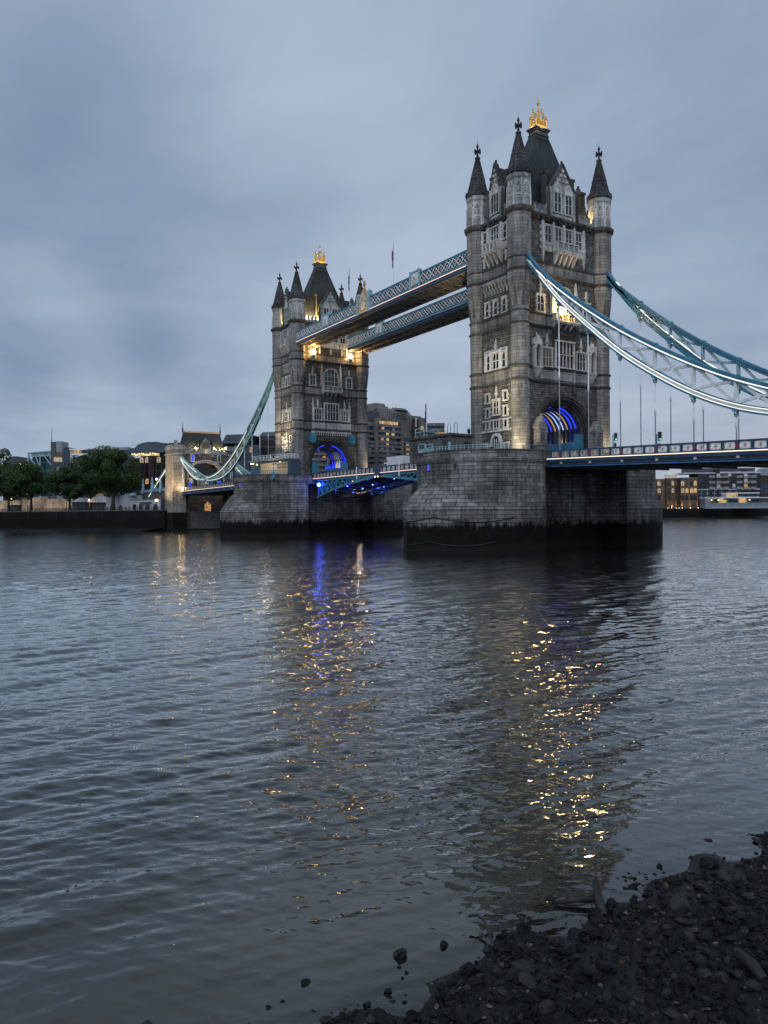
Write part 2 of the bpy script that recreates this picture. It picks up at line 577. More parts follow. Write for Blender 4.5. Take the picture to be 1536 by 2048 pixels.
calm = t.ramp(wl_noise(0.035, 1, 0.6, 3, 0.5, 0.5, 5.5), 0.35, 0.65, 0.55, 1.2)
swell = wl_noise(0.22, 1.0, 0.34, 1, 0.45, 0.4, 1.3)
chop = wl_noise(1.35, 1.0, 0.55, 3, 0.55, 0.6, 3.1)
rip = wl_noise(3.1, 1.0, 0.6, 2, 0.55, 0.7, 7.7)
far = t.ramp(t.node('ShaderNodeVectorMath', {0: P, 1: (CAM.x, CAM.y, 0)}, operation='DISTANCE').outputs['Value'], 28.0, 80.0, 0.0, 1.0)
hgt = t.math('ADD', t.math('MULTIPLY', t.math('MULTIPLY', chop, 0.095), far), t.math('MULTIPLY', t.math('MULTIPLY', rip, 0.024), calm))
hgt = t.math('MULTIPLY', hgt, t.ramp(sx.outputs['X'], -88.5, -78.0, 0.45, 1.0))
bn = t.node('ShaderNodeBump', {'Height': hgt, 'Distance': 1.0, 'Strength': 1.0})
body = t.mix(t.ramp(t.noise(P, 0.06, 4), 0.3, 0.7), (0.006, 0.007, 0.0065), (0.012, 0.012, 0.010))
body = t.mix(shore, body, (0.034, 0.034, 0.024))
fr = t.node('ShaderNodeFresnel', {'IOR': 1.333, 'Normal': bn.outputs[0]})
fac = t.math('MINIMUM', t.math('MULTIPLY', fr.outputs[0], 2.2), 0.97)
gl = t.node('ShaderNodeBsdfGlossy', {'Color': (0.97, 0.985, 0.975, 1), 'Roughness': 0.03, 'Normal': bn.outputs[0]})
df = t.node('ShaderNodeBsdfDiffuse', {'Color': body, 'Normal': bn.outputs[0]})
edge = t.ramp(sx.outputs['X'], -88.4, -86.7, 0.0, 1.0)
tr = t.node('ShaderNodeBsdfTransparent', {'Color': (0.75, 0.68, 0.58, 1)})
sh = t.node('ShaderNodeMixShader', {0: edge, 1: tr.outputs[0], 2: df.outputs[0]})
ms = t.node('ShaderNodeMixShader', {0: fac, 1: sh.outputs[0], 2: gl.outputs[0]})
t.l.new(ms.outputs[0], t.n['Material Output'].inputs[0])

# one river sheet, finely divided where the waves are near and coarse towards the horizon
def river_mesh():
    rg = np.random.default_rng(21)
    ang = np.concatenate([np.linspace(-105, -36, 60, endpoint=False), np.linspace(-35, 35, 1250), np.linspace(36, 105, 61)[1:]])
    ang = np.radians(ang) + YAW
    inv = np.linspace(1 / 5.5, 1 / 300.0, 1650)
    dist = np.concatenate([1 / inv, [380, 450, 560, 750, 1100, 1700, 2600]])
    D_, A_ = np.meshgrid(dist, ang, indexing='ij')
    X = CAM.x + D_ * np.cos(A_); Y = CAM.y + D_ * np.sin(A_)
    cell = np.gradient(dist)[:, None] * np.ones_like(A_)
    cell = np.maximum(cell, D_ * np.gradient(ang)[None, :])
    Z = np.zeros_like(X)
    N = 80
    lam = np.exp(rg.uniform(np.log(.24), np.log(5.0), N))
    for i in range(N):
        L_ = lam[i]
        th = np.radians(156 if L_ < 1.3 else 190) + rg.normal() * np.radians(27 if L_ < 1.3 else 18)
        slope = .026 * (1.0 if L_ < 1.2 else 1.2 / L_) + .006
        k = 2 * np.pi / L_
        ph = k * (X * np.cos(th) + Y * np.sin(th)) + rg.uniform(0, 6.28)
        ph = ph + .9 * np.sin(X * .11 + Y * .07 * rg.uniform(.5, 1.5) + i) + .7 * np.sin(Y * .17 - X * .05 + 2.3 * i)
        att = np.clip((L_ / (2.3 * cell) - .5), 0, 1)
        grp = .65 + .5 * np.sin(.21 * X * rg.uniform(.5, 1.4) + .13 * Y * rg.uniform(-1, 1) + 1.7 * i)
        Z += (slope / k) * att * grp * (np.sin(ph) - .22 * np.cos(2 * ph))
    Z *= np.clip((X + 88.6) / 7.0, .18, 1.0)
    Z[X < -90.5] -= .3
    nr, nc = X.shape
    idx = np.arange(nr * nc).reshape(nr, nc)
    q = np.stack([idx[:-1, :-1], idx[1:, :-1], idx[1:, 1:], idx[:-1, 1:]], -1).reshape(-1, 4)
    me = bpy.data.meshes.new('river_water')
    me.vertices.add(nr * nc); me.vertices.foreach_set('co', np.stack([X, Y, Z], -1).astype(np.float32).ravel())
    me.loops.add(q.size); me.loops.foreach_set('vertex_index', q.astype(np.int32).ravel())
    me.polygons.add(len(q)); me.polygons.foreach_set('loop_start', (np.arange(len(q)) * 4).astype(np.int32))
    me.polygons.foreach_set('use_smooth', np.ones(len(q), bool))
    me.update(calc_edges=True)
    me.materials.append(MATS['river_water'])
    o = bpy.data.objects.new('river_water', me); COL.objects.link(o)
    return o


struct(river_mesh(), 'rippled grey tidal river reflecting the lit bridge towers')

t = NT('foreshore_mud')
o = t.pos()
n1 = t.noise(o, 1.1, 6, 0.65); n2 = t.noise(o, 9.0, 5, 0.7); n3 = t.noise(o, 28.0, 3, 0.7)
c = t.mix(t.ramp(n1, 0.42, 0.62), (0.003, 0.003, 0.003), (0.015, 0.014, 0.0135))
c = t.mix(t.ramp(n2, 0.5, 0.68), c, (0.01, 0.01, 0.01))
c = t.mix(t.ramp(n3, 0.62, 0.72), c, (0.06, 0.052, 0.04))
t.set(Base_Color=c, Specular_IOR_Level=0.2)
wet = t.ramp(t.node('ShaderNodeSeparateXYZ', {0: o}).outputs['Z'], 0.0, 0.03, 0.3, 0.6)
t.put(t.b.inputs['Roughness'], t.math('MINIMUM', wet, t.ramp(n1, 0.4, 0.62, 0.6, 0.28)))
t.bump(t.math('ADD', n2, t.math('MULTIPLY', n3, 0.4)), 0.03)


def shore_z(x, y):
    d = -88.0 - x
    z = 0.066 * d - 0.018 + 0.012 * math.sin(y * 1.7 + x) * min(max(d + 0.6, 0), 1) + 0.012 * math.sin(y * 4.1 - x * 2.3)
    return z + 0.012 * math.sin(x * 5.3 + y * 2.9)


xs = list(np.concatenate([np.linspace(-118, -97, 12), np.linspace(-96.4, -84.5, 90)]))
ys = list(np.concatenate([np.linspace(-300, 60, 60), np.linspace(60.5, 110, 330), np.linspace(112, 300, 30)]))
vs = [(x, y, shore_z(x, y) if -97 < x else shore_z(-97, y) + 0.15 * (-97 - x)) for x in xs for y in ys]
ny = len(ys)
fs = [(i * ny + j, (i + 1) * ny + j, (i + 1) * ny + j + 1, i * ny + j + 1) for i in range(len(xs) - 1) for j in range(ny - 1)]
m = MB(); m.add(vs, fs, None, True)
struct(m.build('foreshore', 'foreshore_mud'), 'dark wet mud foreshore sloping into the river')

# north bank ground
BANK = [(300, 400), (292, 72), (250, 45), (181, 13.5), (181, -16), (196, -120), (232, -392), (260, -620), (300, -1200)]
m = MB()
pts = [(x, y, 6.6) for x, y in BANK] + [(3200, -1300, 6.6), (3200, 500, 6.6)]
m.add(pts, [tuple(range(len(pts)))])
struct(m.build('ground', 'asphalt'), 'flat paved ground of the north bank behind the wharf wall')
m = MB()
for (x0, y0), (x1, y1) in zip(BANK[:-1], BANK[1:]):
    d = Vector((x1 - x0, y1 - y0, 0)).normalized(); nn = Vector((d.y, -d.x, 0))
    if nn.x > 0: nn = -nn
    a = Vector((x0, y0, 1.2)); b = Vector((x1, y1, 1.2))
    m.add([a + nn * 0.3, b + nn * 0.3, b + nn * 14 - Vector((0, 0, 1.5)), a + nn * 14 - Vector((0, 0, 1.5))], [(0, 1, 2, 3)])
struct(m.build('mud_bank', 'foreshore_mud'), 'strip of brown mud along the foot of the far wharf wall')
# ------------------------------------------------------------------ bridge towers
def face(nx, ny, dist):
    tx, ty = -ny, nx
    return lambda u, w, z: (nx * (dist + w) + tx * u, ny * (dist + w) + ty * u, z)


def ell(hw, h, z0, n=20, a0=0.0, a1=180.0):
    return [(hw * math.cos(R(a0 + (a1 - a0) * i / n)), z0 + h * math.sin(R(a0 + (a1 - a0) * i / n))) for i in range(n + 1)]


def pointed(u0, u1, z0, zs, zt, n=5):
    """outline of a pointed-arch opening, counter-clockwise from lower left"""
    c = (u0 + u1) / 2; h = (u1 - u0) / 2
    r = [(u0, z0), (u1, z0)]
    for i in range(n + 1):
        a = i / n
        r.append((c + h * math.cos(a * math.pi / 2) ** 0.8, zs + (zt - zs) * math.sin(a * math.pi / 2)))
    for i in range(n - 1, -1, -1):
        a = i / n
        r.append((c - h * math.cos(a * math.pi / 2) ** 0.8, zs + (zt - zs) * math.sin(a * math.pi / 2)))
    return r


def window(g, par, u0, u1, z0, z1, lights=2, transoms=1, head='pointed', quoin=True, jw=0.22, proud=0.22, mat='trim_stone', pane='pane', hood=0.0, w=0.0):
    m = MB(g)
    m.fb(u0 - jw, u0, w, w + proud, z0, z1); m.fb(u1, u1 + jw, w, w + proud, z0, z1)
    m.fb(u0 - jw - .06, u1 + jw + .06, w, w + proud + .1, z0 - .2, z0)
    arch = head == 'round'
    if arch:
        c, h = (u0 + u1) / 2, (u1 - u0) / 2
        a = [(c + x, z) for x, z in ell(h + jw, h + jw, z1, 12)]; b = [(c + x, z) for x, z in ell(h, h, z1, 12)]
        m.strip(a, b, w, w + proud)
    else:
        m.fb(u0 - jw - .08, u1 + jw + .08, w, w + proud + .08, z1, z1 + .26)
    if quoin:
        k, z = 0, z0
        while z < z1 - .3:
            if k % 2 == 0:
                m.fb(u0 - jw - .2, u0 - jw, w, w + proud * .7, z, z + .36); m.fb(u1 + jw, u1 + jw + .2, w, w + proud * .7, z, z + .36)
            z += .36; k += 1
    lw = (u1 - u0) / lights
    for i in range(1, lights):
        zz = z1
        if arch:
            x = u0 + i * lw - (u0 + u1) / 2
            zz = z1 + math.sqrt(max(((u1 - u0) / 2) ** 2 - x * x, 0))
        m.fb(u0 + i * lw - .06, u0 + i * lw + .06, w + .02, w + proud * .75, z0, zz)
    for k in range(1, transoms + 1):
        zt = z0 + (z1 - z0) * k / (transoms + 1)
        m.fb(u0, u1, w + .02, w + proud * .7, zt - .05, zt + .05)
    if head == 'pointed':
        for i in range(lights):
            a, b = u0 + i * lw, u0 + (i + 1) * lw
            q = min(lw * .8, (z1 - z0) * .3)
            m.poly([(a, z1), (a, z1 - q), (a + lw * .16, z1 - q * .4), ((a + b) / 2, z1)], w + .02, w + proud * .6)
            m.poly([(b, z1), ((a + b) / 2, z1), (b - lw * .16, z1 - q * .4), (b, z1 - q)], w + .02, w + proud * .6)
    if arch:
        m.fb(u0, u1, w + .02, w + proud * .7, z1 - .05, z1 + .05)
        for i in range(lights):
            c = u0 + (i + .5) * lw
            a = [(c + x, z) for x, z in ell(lw / 2, lw * .8, z1 - .1, 8)]; b = [(c + x, z) for x, z in ell(lw / 2 - .07, lw * .8 - .07, z1 - .1, 8)]
            m.strip(a, b, w + .02, w + proud * .6)
    if hood:
        c = (u0 + u1) / 2
        z = z1 + .26
        m.fb(c - .16, c + .16, w, w + .22, z, z + hood * .3)
        m.fb(c - .3, c + .3, w, w + .3, z + hood * .3, z + hood * .42)
        m.wedge(c - .17, c + .17, w, w + .28, w + .24, z + hood * .42, z + hood * .7)
        m.poly([(c - .2, z + hood * .7), (c + .2, z + hood * .7), (c, z + hood)], w, w + .22)
    f = m.build('window', mat, par)
    q = MB(g)
    if arch:
        c, h = (u0 + u1) / 2, (u1 - u0) / 2
        q.poly([(u0, z0), (u1, z0)] + [(c + x, z) for x, z in ell(h, h, z1, 12)], w, w + .05)
    else:
        q.fb(u0, u1, w, w + .05, z0, z1)
    q.build('pane', pane, f)
    return f


def balcony(g, par, hw, depth, z0, z1, zc, ncorb, lattice='trim_stone', name='balcony', lit=False):
    m = MB(g)
    m.fb(-hw, hw, 0, depth, z0 - .25, z0)
    m.fb(-hw - .1, hw + .1, 0, depth + .12, z0, z0 + .18)
    m.fb(-hw - .1, hw + .1, 0, depth + .12, z1 - .2, z1)
    n = 4
    for i in range(n + 1):
        u = -hw + 2 * hw * i / n
        m.fb(u - .15, u + .15, depth - .25, depth + .06, z0 + .18, z1 - .2)
    for s in (-1, 1):
        m.fb(s * hw - .12, s * hw + .12, 0, .3, z0 + .18, z1 - .2)
        m.fb(s * hw - .06, s * hw + .06, .3, depth - .25, z0 + .18, z1 - .2)
    b = m.build(name, 'trim_stone', par)
    m = MB(g)
    m.fb(-hw + .15, hw - .15, depth - .18, depth - .1, z0 + .18, z1 - .2)
    m.build('pierced_panel', 'dark_shade_stone', b)
    m = MB(g)
    k = max(int(2 * hw / .42), 4)
    st = 2 * hw / k
    for i in range(k):
        u = -hw + i * st
        for s in (0, 1):
            p = g(u + st * s, depth - .07, z0 + .18); q = g(u + st * (1 - s), depth - .07, z1 - .2)
            m.bar(p, q, .07, .07)
    m.build('lattice', 'gilt' if lit else lattice, b)  # lit balcony: lamp glow on the lattice is put in as gilt colour
    for i in range(ncorb):
        m = MB(g)
        u = -hw + .25 + (2 * hw - .5) * i / (ncorb - 1)
        for j, (f0, f1) in enumerate(((0.0, .3), (.3, .55), (.55, .8), (.8, 1.0))):
            za = z0 - .25 - (z0 - .25 - zc) * (1 - f0); zb_ = z0 - .25 - (z0 - .25 - zc) * (1 - f1)
            m.wedge(u - .17, u + .17, 0, depth * (f0 * .9 + .08), depth * (f1 * .9 + .08), za, zb_)
        m.build('corbel', 'trim_stone', b)
    return b


def turret_ring(cx, cy, r, z, oct_):
    """ring of 32 points: round shaft (oct_=0) blending into an octagon (oct_=1)"""
    ps = []
    for i in range(32):
        a = 2 * math.pi * i / 32
        am = ((a + math.pi / 8) % (math.pi / 4)) - math.pi / 8
        ro = r / math.cos(am)
        rr = r * (1 - oct_) + ro * oct_
        ps.append((cx + rr * math.cos(a), cy + rr * math.sin(a), z))
    return ps


def make_turret(cx, cy, par, zb):
    m = MB()
    prof = [(1.85, zb, 0), (1.85, zb + .7, 0), (1.66, zb + .9, 0), (1.66, zb + 1.5, 0), (1.52, zb + 1.8, 0), (1.50, 39.0, 0), (1.5, 39.6, .3), (1.9, 43.2, 1),
            (1.9, 46.7, 1), (1.9, 54.0, 1)]
    m.rings([turret_ring(cx, cy, r, z, o) for r, z, o in prof], True, (cx, cy, 1.7))
    tur = m.build('turret', 'turret_stone', par)
    # darker upper stage with panels
    m = MB()
    m.rings([turret_ring(cx, cy, r, z, 1) for r, z in ((1.86, 54.9), (1.86, 56.2), (1.78, 56.4), (1.78, 59.2), (1.92, 59.4), (1.92, 60.1))], True, (cx, cy, 1.8))
    m.build('turret_stage', 'parapet_stone', tur)
    for z, p, h, o_ in ((27.3, .2, .34, 0), (29.5, .2, .3, 0), (36.4, .2, .34, 0), (38.35, .18, .3, 0), (44.9, .24, .4, 1), (46.8, .18, .3, 1), (54.45, .42, .9, 1)):
        m = MB()
        r0 = 1.86 if o_ else 1.5
        m.rings([turret_ring(cx, cy, r, zz, o_) for r, zz in ((r0, z - h * .65), (r0 + .03 + p, z - h * .18), (r0 + .03 + p, z + h * .28), (r0, z + h * .6))], True, (cx, cy, 1.8))
        m.build('string_course', 'string_stone', tur)
    # broach spikes of the corbelled change from round to octagon
    m = MB()
    for k in range(8):
        a = math.pi / 8 + k * math.pi / 4
        ca, sa = math.cos(a), math.sin(a)
        t1 = (-sa, ca)
        ro, ri = 1.9 / math.cos(math.pi / 8), 1.56
        top = (cx + ca * (ri - .2), cy + sa * (ri - .2), 42.9)
        p = [(cx + ca * ri + t1[0] * .34 * s, cy + sa * ri + t1[1] * .34 * s, 39.2) for s in (-1, 1)]
        tip = (cx + ca * (ro - .03), cy + sa * (ro - .03), 42.8)
        b = (cx + ca * (ri - .3), cy + sa * (ri - .3), 39.2)
        m.add([p[0], p[1], tip, b], [(0, 1, 2), (1, 3, 2), (3, 0, 2), (0, 3, 1)])
    m.build('broach', 'dark_shade_stone', tur)
    m = MB()   # blind tracery on the upper stage
    for k in range(8):
        a = k * math.pi / 4
        g = (lambda ca, sa: (lambda u, w, z: (cx + ca * (1.78 + w) - sa * u, cy + sa * (1.78 + w) + ca * u, z)))(math.cos(a), math.sin(a))
        m.fr = g
        for s in (-1, 1):
            m.fb(s * .52 - .07, s * .52 + .07, 0, .06, 56.4, 59.2)
            m.wedge(s * .74 - .1, s * .74 + .1, -.05, .2, .1, 54.9, 58.2)
        m.fb(-.45, .45, 0, .07, 56.5, 56.75); m.fb(-.45, .45, 0, .06, 57.7, 57.85)
        m.strip([(.45, 58.1), (.3, 58.7), (0, 59.05), (-.3, 58.7), (-.45, 58.1)], [(.33, 58.1), (.2, 58.55), (0, 58.85), (-.2, 58.55), (-.33, 58.1)], 0, .07)
        m.fb(-.07, .07, 0, .06, 57.0, 57.7); m.fb(-.25, .25, 0, .06, 57.25, 57.4)
    m.build('tracery', 'trim_stone', tur)
    m = MB()
    m.rings([turret_ring(cx, cy, r, z, 1) for r, z in ((2.02, 60.1), (2.1, 60.3), (2.1, 60.7), (1.75, 60.9), (1.72, 61.2), (1.22, 63.2), (1.27, 63.3), (1.20, 63.5), (.62, 66.0), (.38, 67.0))], True, (cx, cy, 1.2))
    for k in range(16):
        a = 2 * math.pi * k / 16
        m.bar((cx + 1.98 * math.cos(a), cy + 1.98 * math.sin(a), 60.6), (cx + 1.98 * math.cos(a), cy + 1.98 * math.sin(a), 61.0), .3, .22)
    m.build('spire', 'spire_stone', tur)
    m = MB()
    m.lathe(cx, cy, [(.38, 66.9), (.48, 67.05), (.48, 67.25), (.2, 67.4), (.13, 69.0), (.24, 69.1), (.22, 69.3), (.12, 69.5), (.03, 69.7), (.02, 70.3)], 8)
    for dx, dy in ((1, 0), (0, 1)):
        m.box(cx - .12 - .55 * dx, cx + .12 + .55 * dx, cy - .12 - .55 * dy, cy + .12 + .55 * dy, 68.2, 68.45)
        for s in (-1, 1):
            x, y = cx + s * .58 * dx, cy + s * .58 * dy
            m.box(x - .1, x + .1, y - .1, y + .1, 68.05, 68.62)
    m.build('finial', 'spire_stone', tur)
    return tur


def make_gable(g, par, hw, wins, pn=1.0):
    """parapet gable with its dormer roof; g is the face frame"""
    m = MB(g)
    o = [(-hw, 54.6), (hw, 54.6), (hw, 56.8), (hw - .4, 57.2), (hw - .4, 59.6), (hw - .75, 60.0), (0, 64.0), (-hw + .75, 60.0), (-hw + .4, 59.6), (-hw + .4, 57.2), (-hw, 56.8)]
    m.poly(o, -.7, .0)
    gb = m.build('gable', 'parapet_stone', par)
    m = MB(g)
    # coping, shoulder blocks and crockets
    for s in (-1, 1):
        a, b = g(s * (hw - .75), -.2, 60.0), g(0, -.2, 64.15)
        m.bar(a, b, .9, .22)
        for k in range(1, 5):
            f = k / 5
            p = (s * (hw - .75) * (1 - f), 60.0 + 4.0 * f)
            m.fb(p[0] - .14, p[0] + .14, -.3, .12, p[1] - .55, p[1] - .2)
        m.fb(s * (hw - .35) - .35, s * (hw - .35) + .35, -1.6, -.72, 56, 62.2)
        m.fb(s * (hw - .35) - .5, s * (hw - .35) + .5, -1.75, -.6, 62.2, 62.6)
        m.fb(s * (hw - .2) - .22, s * (hw - .2) + .22, 0, .25, 54.6, 58.6)
        m.poly([(s * (hw - .2) - .25, 58.6), (s * (hw - .2) + .25, 58.6), (s * (hw - .2), 59.9)], 0, .2)
    m.fb(-.14, .14, -.35, -.05, 64.0, 64.7)
    m.build('coping', 'string_stone', gb)
    m = MB(g)
    for (a, b) in wins:      # ogee heads and panels over the windows
        c, h = (a + b) / 2, (b - a) / 2 + .16
        o1 = [(c + h, 59.0), (c + h * .92, 59.7), (c + h * .5, 60.3), (c, 60.9), (c - h * .5, 60.3), (c - h * .92, 59.7), (c - h, 59.0)]
        i1 = [(c + (x - c) * .8, 59.0 + (z - 59.0) * .8) for x, z in o1]
        m.strip(o1, i1, 0, .2)
        m.poly([(c - h * .8, 59.05), (c + h * .8, 59.05), (c + h * .5, 59.9), (c, 60.4), (c - h * .5, 59.9)], 0, .07)
        m.fb(a, b, 0, .08, 54.75, 55.5)
        m.fb(c - .12, c + .12, .08, .16, 54.8, 55.4)
    for z, n in ((61.0, 3), (61.9, 2), (62.7, 1)):
        for i in range(n):
            u = (i - (n - 1) / 2) * .85
            m.fb(u - .17, u + .17, 0, .2, z, z + .42)
    m.build('tracery', 'trim_stone', gb)
    for (a, b) in wins:
        window(g, gb, a, b, 55.8, 59.0, 2 if len(wins) > 1 else 3, 1, 'pointed', False, .14, .2)
    m = MB(g)
    d = 6.5
    m.hexa([g(-hw + .5, -.6, 57.5), g(hw - .5, -.6, 57.5), g(hw - .5, -d, 57.5), g(-hw + .5, -d, 57.5), g(-.05, -.6, 63.6), g(.05, -.6, 63.6), g(.05, -d, 63.6), g(-.05, -d, 63.6)])
    m.build('dormer_roof', 'slate', gb)
    return gb


def make_tower(label, loc, rz, walk_lamps, front_lamp):
    outer_tower = front_lamp
    T = thing('stone_tower', label, 'tower', loc, rz, 'towers of the bridge')
    ZB = 14.9
    FO, FI, FWS, FE = face(-1, 0, 5.6), face(1, 0, 5.6), face(0, 1, 9.9), face(0, -1, 9.9)
    # ---- wall: lower block with the carriageway arch, upper block solid
    m = MB(FO)
    hw, ah, sp = 6.2, 5.9, 18.8
    arc = ell(hw, ah, sp, 24)[::-1]                 # from u=-hw to u=+hw
    for s in (-1, 1):
        u0, u1 = (hw, 9.9) if s > 0 else (-9.9, -hw)
        m.poly([(u0, ZB - 1), (u1, ZB - 1), (u1, 27.3), (u0, 27.3)], -11.2, 0)
    m.strip([(u, 27.3) for u, z in arc], arc, -11.2, 0)
    m.box(-5.6, 5.6, -9.9, 9.9, 27.3, 54.2)
    m.build('wall', 'wall_stone', T)
    m = MB()
    for a, b in ((27.32, 29.5), (36.42, 38.3), (44.92, 46.8)):
        m.box(-5.68, 5.68, -9.98, 9.98, a, b)
    m.build('stone_band', 'band_stone', T)
    m = MB()
    for z, p, h in ((27.3, .3, .36), (29.5, .28, .3), (36.4, .3, .36), (38.35, .26, .3), (44.9, .36, .42), (46.8, .26, .3)):
        m.box(-5.6 - p, 5.6 + p, -9.9 - p, 9.9 + p, z - h * .1, z + h * .5)
        m.box(-5.6 - p * .55, 5.6 + p * .55, -9.9 - p * .55, 9.9 + p * .55, z - h * .6, z - h * .1 - .004)
    m.box(-6.15, 6.15, -10.45, 10.45, 54.3, 54.75)
    m.box(-5.9, 5.9, -10.2, 10.2, 53.85, 54.296)
    for k in range(13):
        u = -7.2 + 1.2 * k
        for g in (FO, FI):
            m.fr = g; m.fb(u - .16, u + .16, .3, .52, 53.9, 54.28)
    for k in range(5):
        u = -2.8 + 1.4 * k
        for g in (FWS, FE):
            m.fr = g; m.fb(u - .16, u + .16, .3, .52, 53.9, 54.28)
    m.build('string_course', 'string_stone', T)
    # ---- parapet
    for g, a, b in ((FO, 3.6, 7.9), (FI, 3.6, 7.9), (FWS, 2.2, 3.9), (FE, 2.2, 3.9)):
        for s in (-1, 1):
            m = MB(g)
            lo, hi = (a, b) if s > 0 else (-b, -a)
            m.fb(lo, hi, -.35, .12, 54.75, 55.55)
            n = int((b - a) / .9)
            st = (b - a) / n
            for k in range(n):
                m.fb(lo + k * st + .08, lo + k * st + st * .62, -.35, .14, 55.55, 56.25)
                m.fb(lo + k * st + .02, lo + k * st + st * .68, -.4, .2, 56.25, 56.37)
            m.build('parapet', 'parapet_stone', T)
    for x in (-5.17, 5.17):
        for y in (-9.37, 9.37):
            make_turret(x, y, T, ZB)
    # ---- roof and crown
    m = MB()
    m.rings([[(-x, -y, z), (x, -y, z), (x, y, z), (-x, y, z)] for x, y, z in ((4.3, 8.2, 54.8), (3.0, 5.85, 60.0), (1.8, 3.45, 66.0), (.82, 1.4, 71.2))])
    m.build('roof', 'slate', T)
    m = MB()
    for x, y, a, b in ((.98, 1.56, 71.0, 71.25), (.86, 1.44, 71.25, 71.8), (1.0, 1.6, 71.8, 72.05), (1.15, 1.78, 72.05, 72.3)):
        m.box(-x, x, -y, y, a, b)
    for k in range(5):
        for s in (-1, 1):
            m.box(s * 1.05 - .12, s * 1.05 + .12, -1.2 + .6 * k - .12, -1.2 + .6 * k + .12, 70.2, 70.5)
    m.build('crown_platform', 'lead', T)
    m = MB()
    px, py = .72, 1.22
    m.box(-px - .08, px + .08, -py - .08, py + .08, 72.3, 72.48)
    for x in (-px, px):
        for y in (-py, py):
            m.lathe(x, y, [(.12, 72.4), (.10, 74.0), (.19, 74.1), (.09, 74.3), (.17, 74.5), (.03, 74.9)], 6)
    cr = m.build('crown', 'gold', T)
    m = MB()
    for (a, b) in (((-px, -py), (px, -py)), ((px, -py), (px, py)), ((px, py), (-px, py)), ((-px, py), (-px, -py))):
        A, B = Vector((*a, 72.5)), Vector((*b, 72.5))
        M_ = (A + B) / 2
        top = M_ + Vector((0, 0, 2.9))
        m.bar(A + Vector((0, 0, .55)), top, .09); m.bar(B + Vector((0, 0, .55)), top, .09)
        m.bar(A + Vector((0, 0, .5)), B + Vector((0, 0, .5)), .12)
        for k in range(1, 6):
            p = A.lerp(B, k / 6)
            h = 2.9 * (1 - abs(k - 3) / 3) + .3
            m.bar(p, p + Vector((0, 0, h)), .05)
        for k in range(3):
            p, q = A.lerp(B, k / 3), A.lerp(B, (k + 1) / 3)
            m.bar(p + Vector((0, 0, .5)), q + Vector((0, 0, 1.1)), .05); m.bar(q + Vector((0, 0, .5)), p + Vector((0, 0, 1.1)), .07)
        for f in (.25, .5, .75):
            for e in (A, B):
                p = (e + Vector((0, 0, .55))).lerp(top, f)
                m.ball((p.x, p.y, p.z + .14), .12, 6, 4)
        m.ball((top.x, top.y, top.z + .15), .16, 6, 4)
    m.build('cresting', 'gold', cr)
    m = MB()
    m.lathe(0, 0, [(.3, 72.3), (.16, 74.0), (.12, 75.3), (.24, 75.45), (.24, 75.6), (.1, 75.75), (.08, 76.5), (.18, 76.6), (.1, 76.75), (.06, 77.3), (.14, 77.4), (.03, 77.6), (.02, 78.2)], 8)
    m.box(-.34, .34, -.06, .06, 76.85, 77.0); m.box(-.06, .06, -.34, .34, 76.85, 77.0)
    for x in (-px, px):
        for y in (-py, py):
            m.bar((x, y, 73.2), (0, 0, 74.6), .07)
    m.build('pinnacle', 'gold', cr)
    m = MB()
    for s in (-1, 1):
        m.box(s * (px + .02) - .03, s * (px + .02) + .03, -py + .2, -.1, 72.52, 72.8); m.box(s * (px + .02) - .03, s * (px + .02) + .03, .1, py - .2, 72.52, 72.8)
        m.box(-px + .15, px - .15, s * (py + .02) - .03, s * (py + .02) + .03, 72.52, 72.8)
    m.build('crown_light', 'led_gold', cr)
    lamp('POINT', (0, 0, 72.9), 60, (1.0, .66, .22), T, None, .2)
    for s in (-1, 1):
        lamp('POINT', (s * 1.5, 0, 72.5), 40, (1.0, .66, .22), T, None, .1)
        lamp('POINT', (0, s * 2.1, 72.5), 40, (1.0, .66, .22), T, None, .1)
    # ---- carriageway arch: nested mouldings, liner, lit ribs
    for g in (FO, FI):
        m = MB(g)
        for k in range(5):
            a = (6.95 - .32 * k, 6.65 - .32 * k); b = (6.95 - .32 * (k + 1), 6.65 - .32 * (k + 1))
            wf = (.22, .05, -.3, -.7, -1.1)[k]
            A, B = ell(*a, sp, 24), ell(*b, sp, 24)
            m.strip(A, B, -2.0, wf)
            for s in (-1, 1):
                u0, u1 = sorted((s * a[0], s * b[0]))
                if k >= 2:
                    m.fb(u0, u1, -2.0, wf, ZB - 1, sp)
                else:
                    m.fb(u0, u1, -.3, wf, ZB + 3.2 - .4 * k, sp)
        m.build('arch_moulding', 'string_stone', T)
    m = MB(FO)
    m.strip(ell(6.3, 6.0, sp, 24), ell(5.3, 5.0, sp, 24), -9.2, -2.0)
    for s in (-1, 1):
        u0, u1 = sorted((s * 5.3, s * 6.3)); m.fb(u0, u1, -9.2, -2.0, ZB - 1, sp)
    m.build('arch_liner', 'dark_steel', T)
    seq = ('led_blue', 'led_blue', 'led_rib_gold', 'led_ice', 'led_ice', 'led_rib_gold', 'led_blue', 'led_blue')
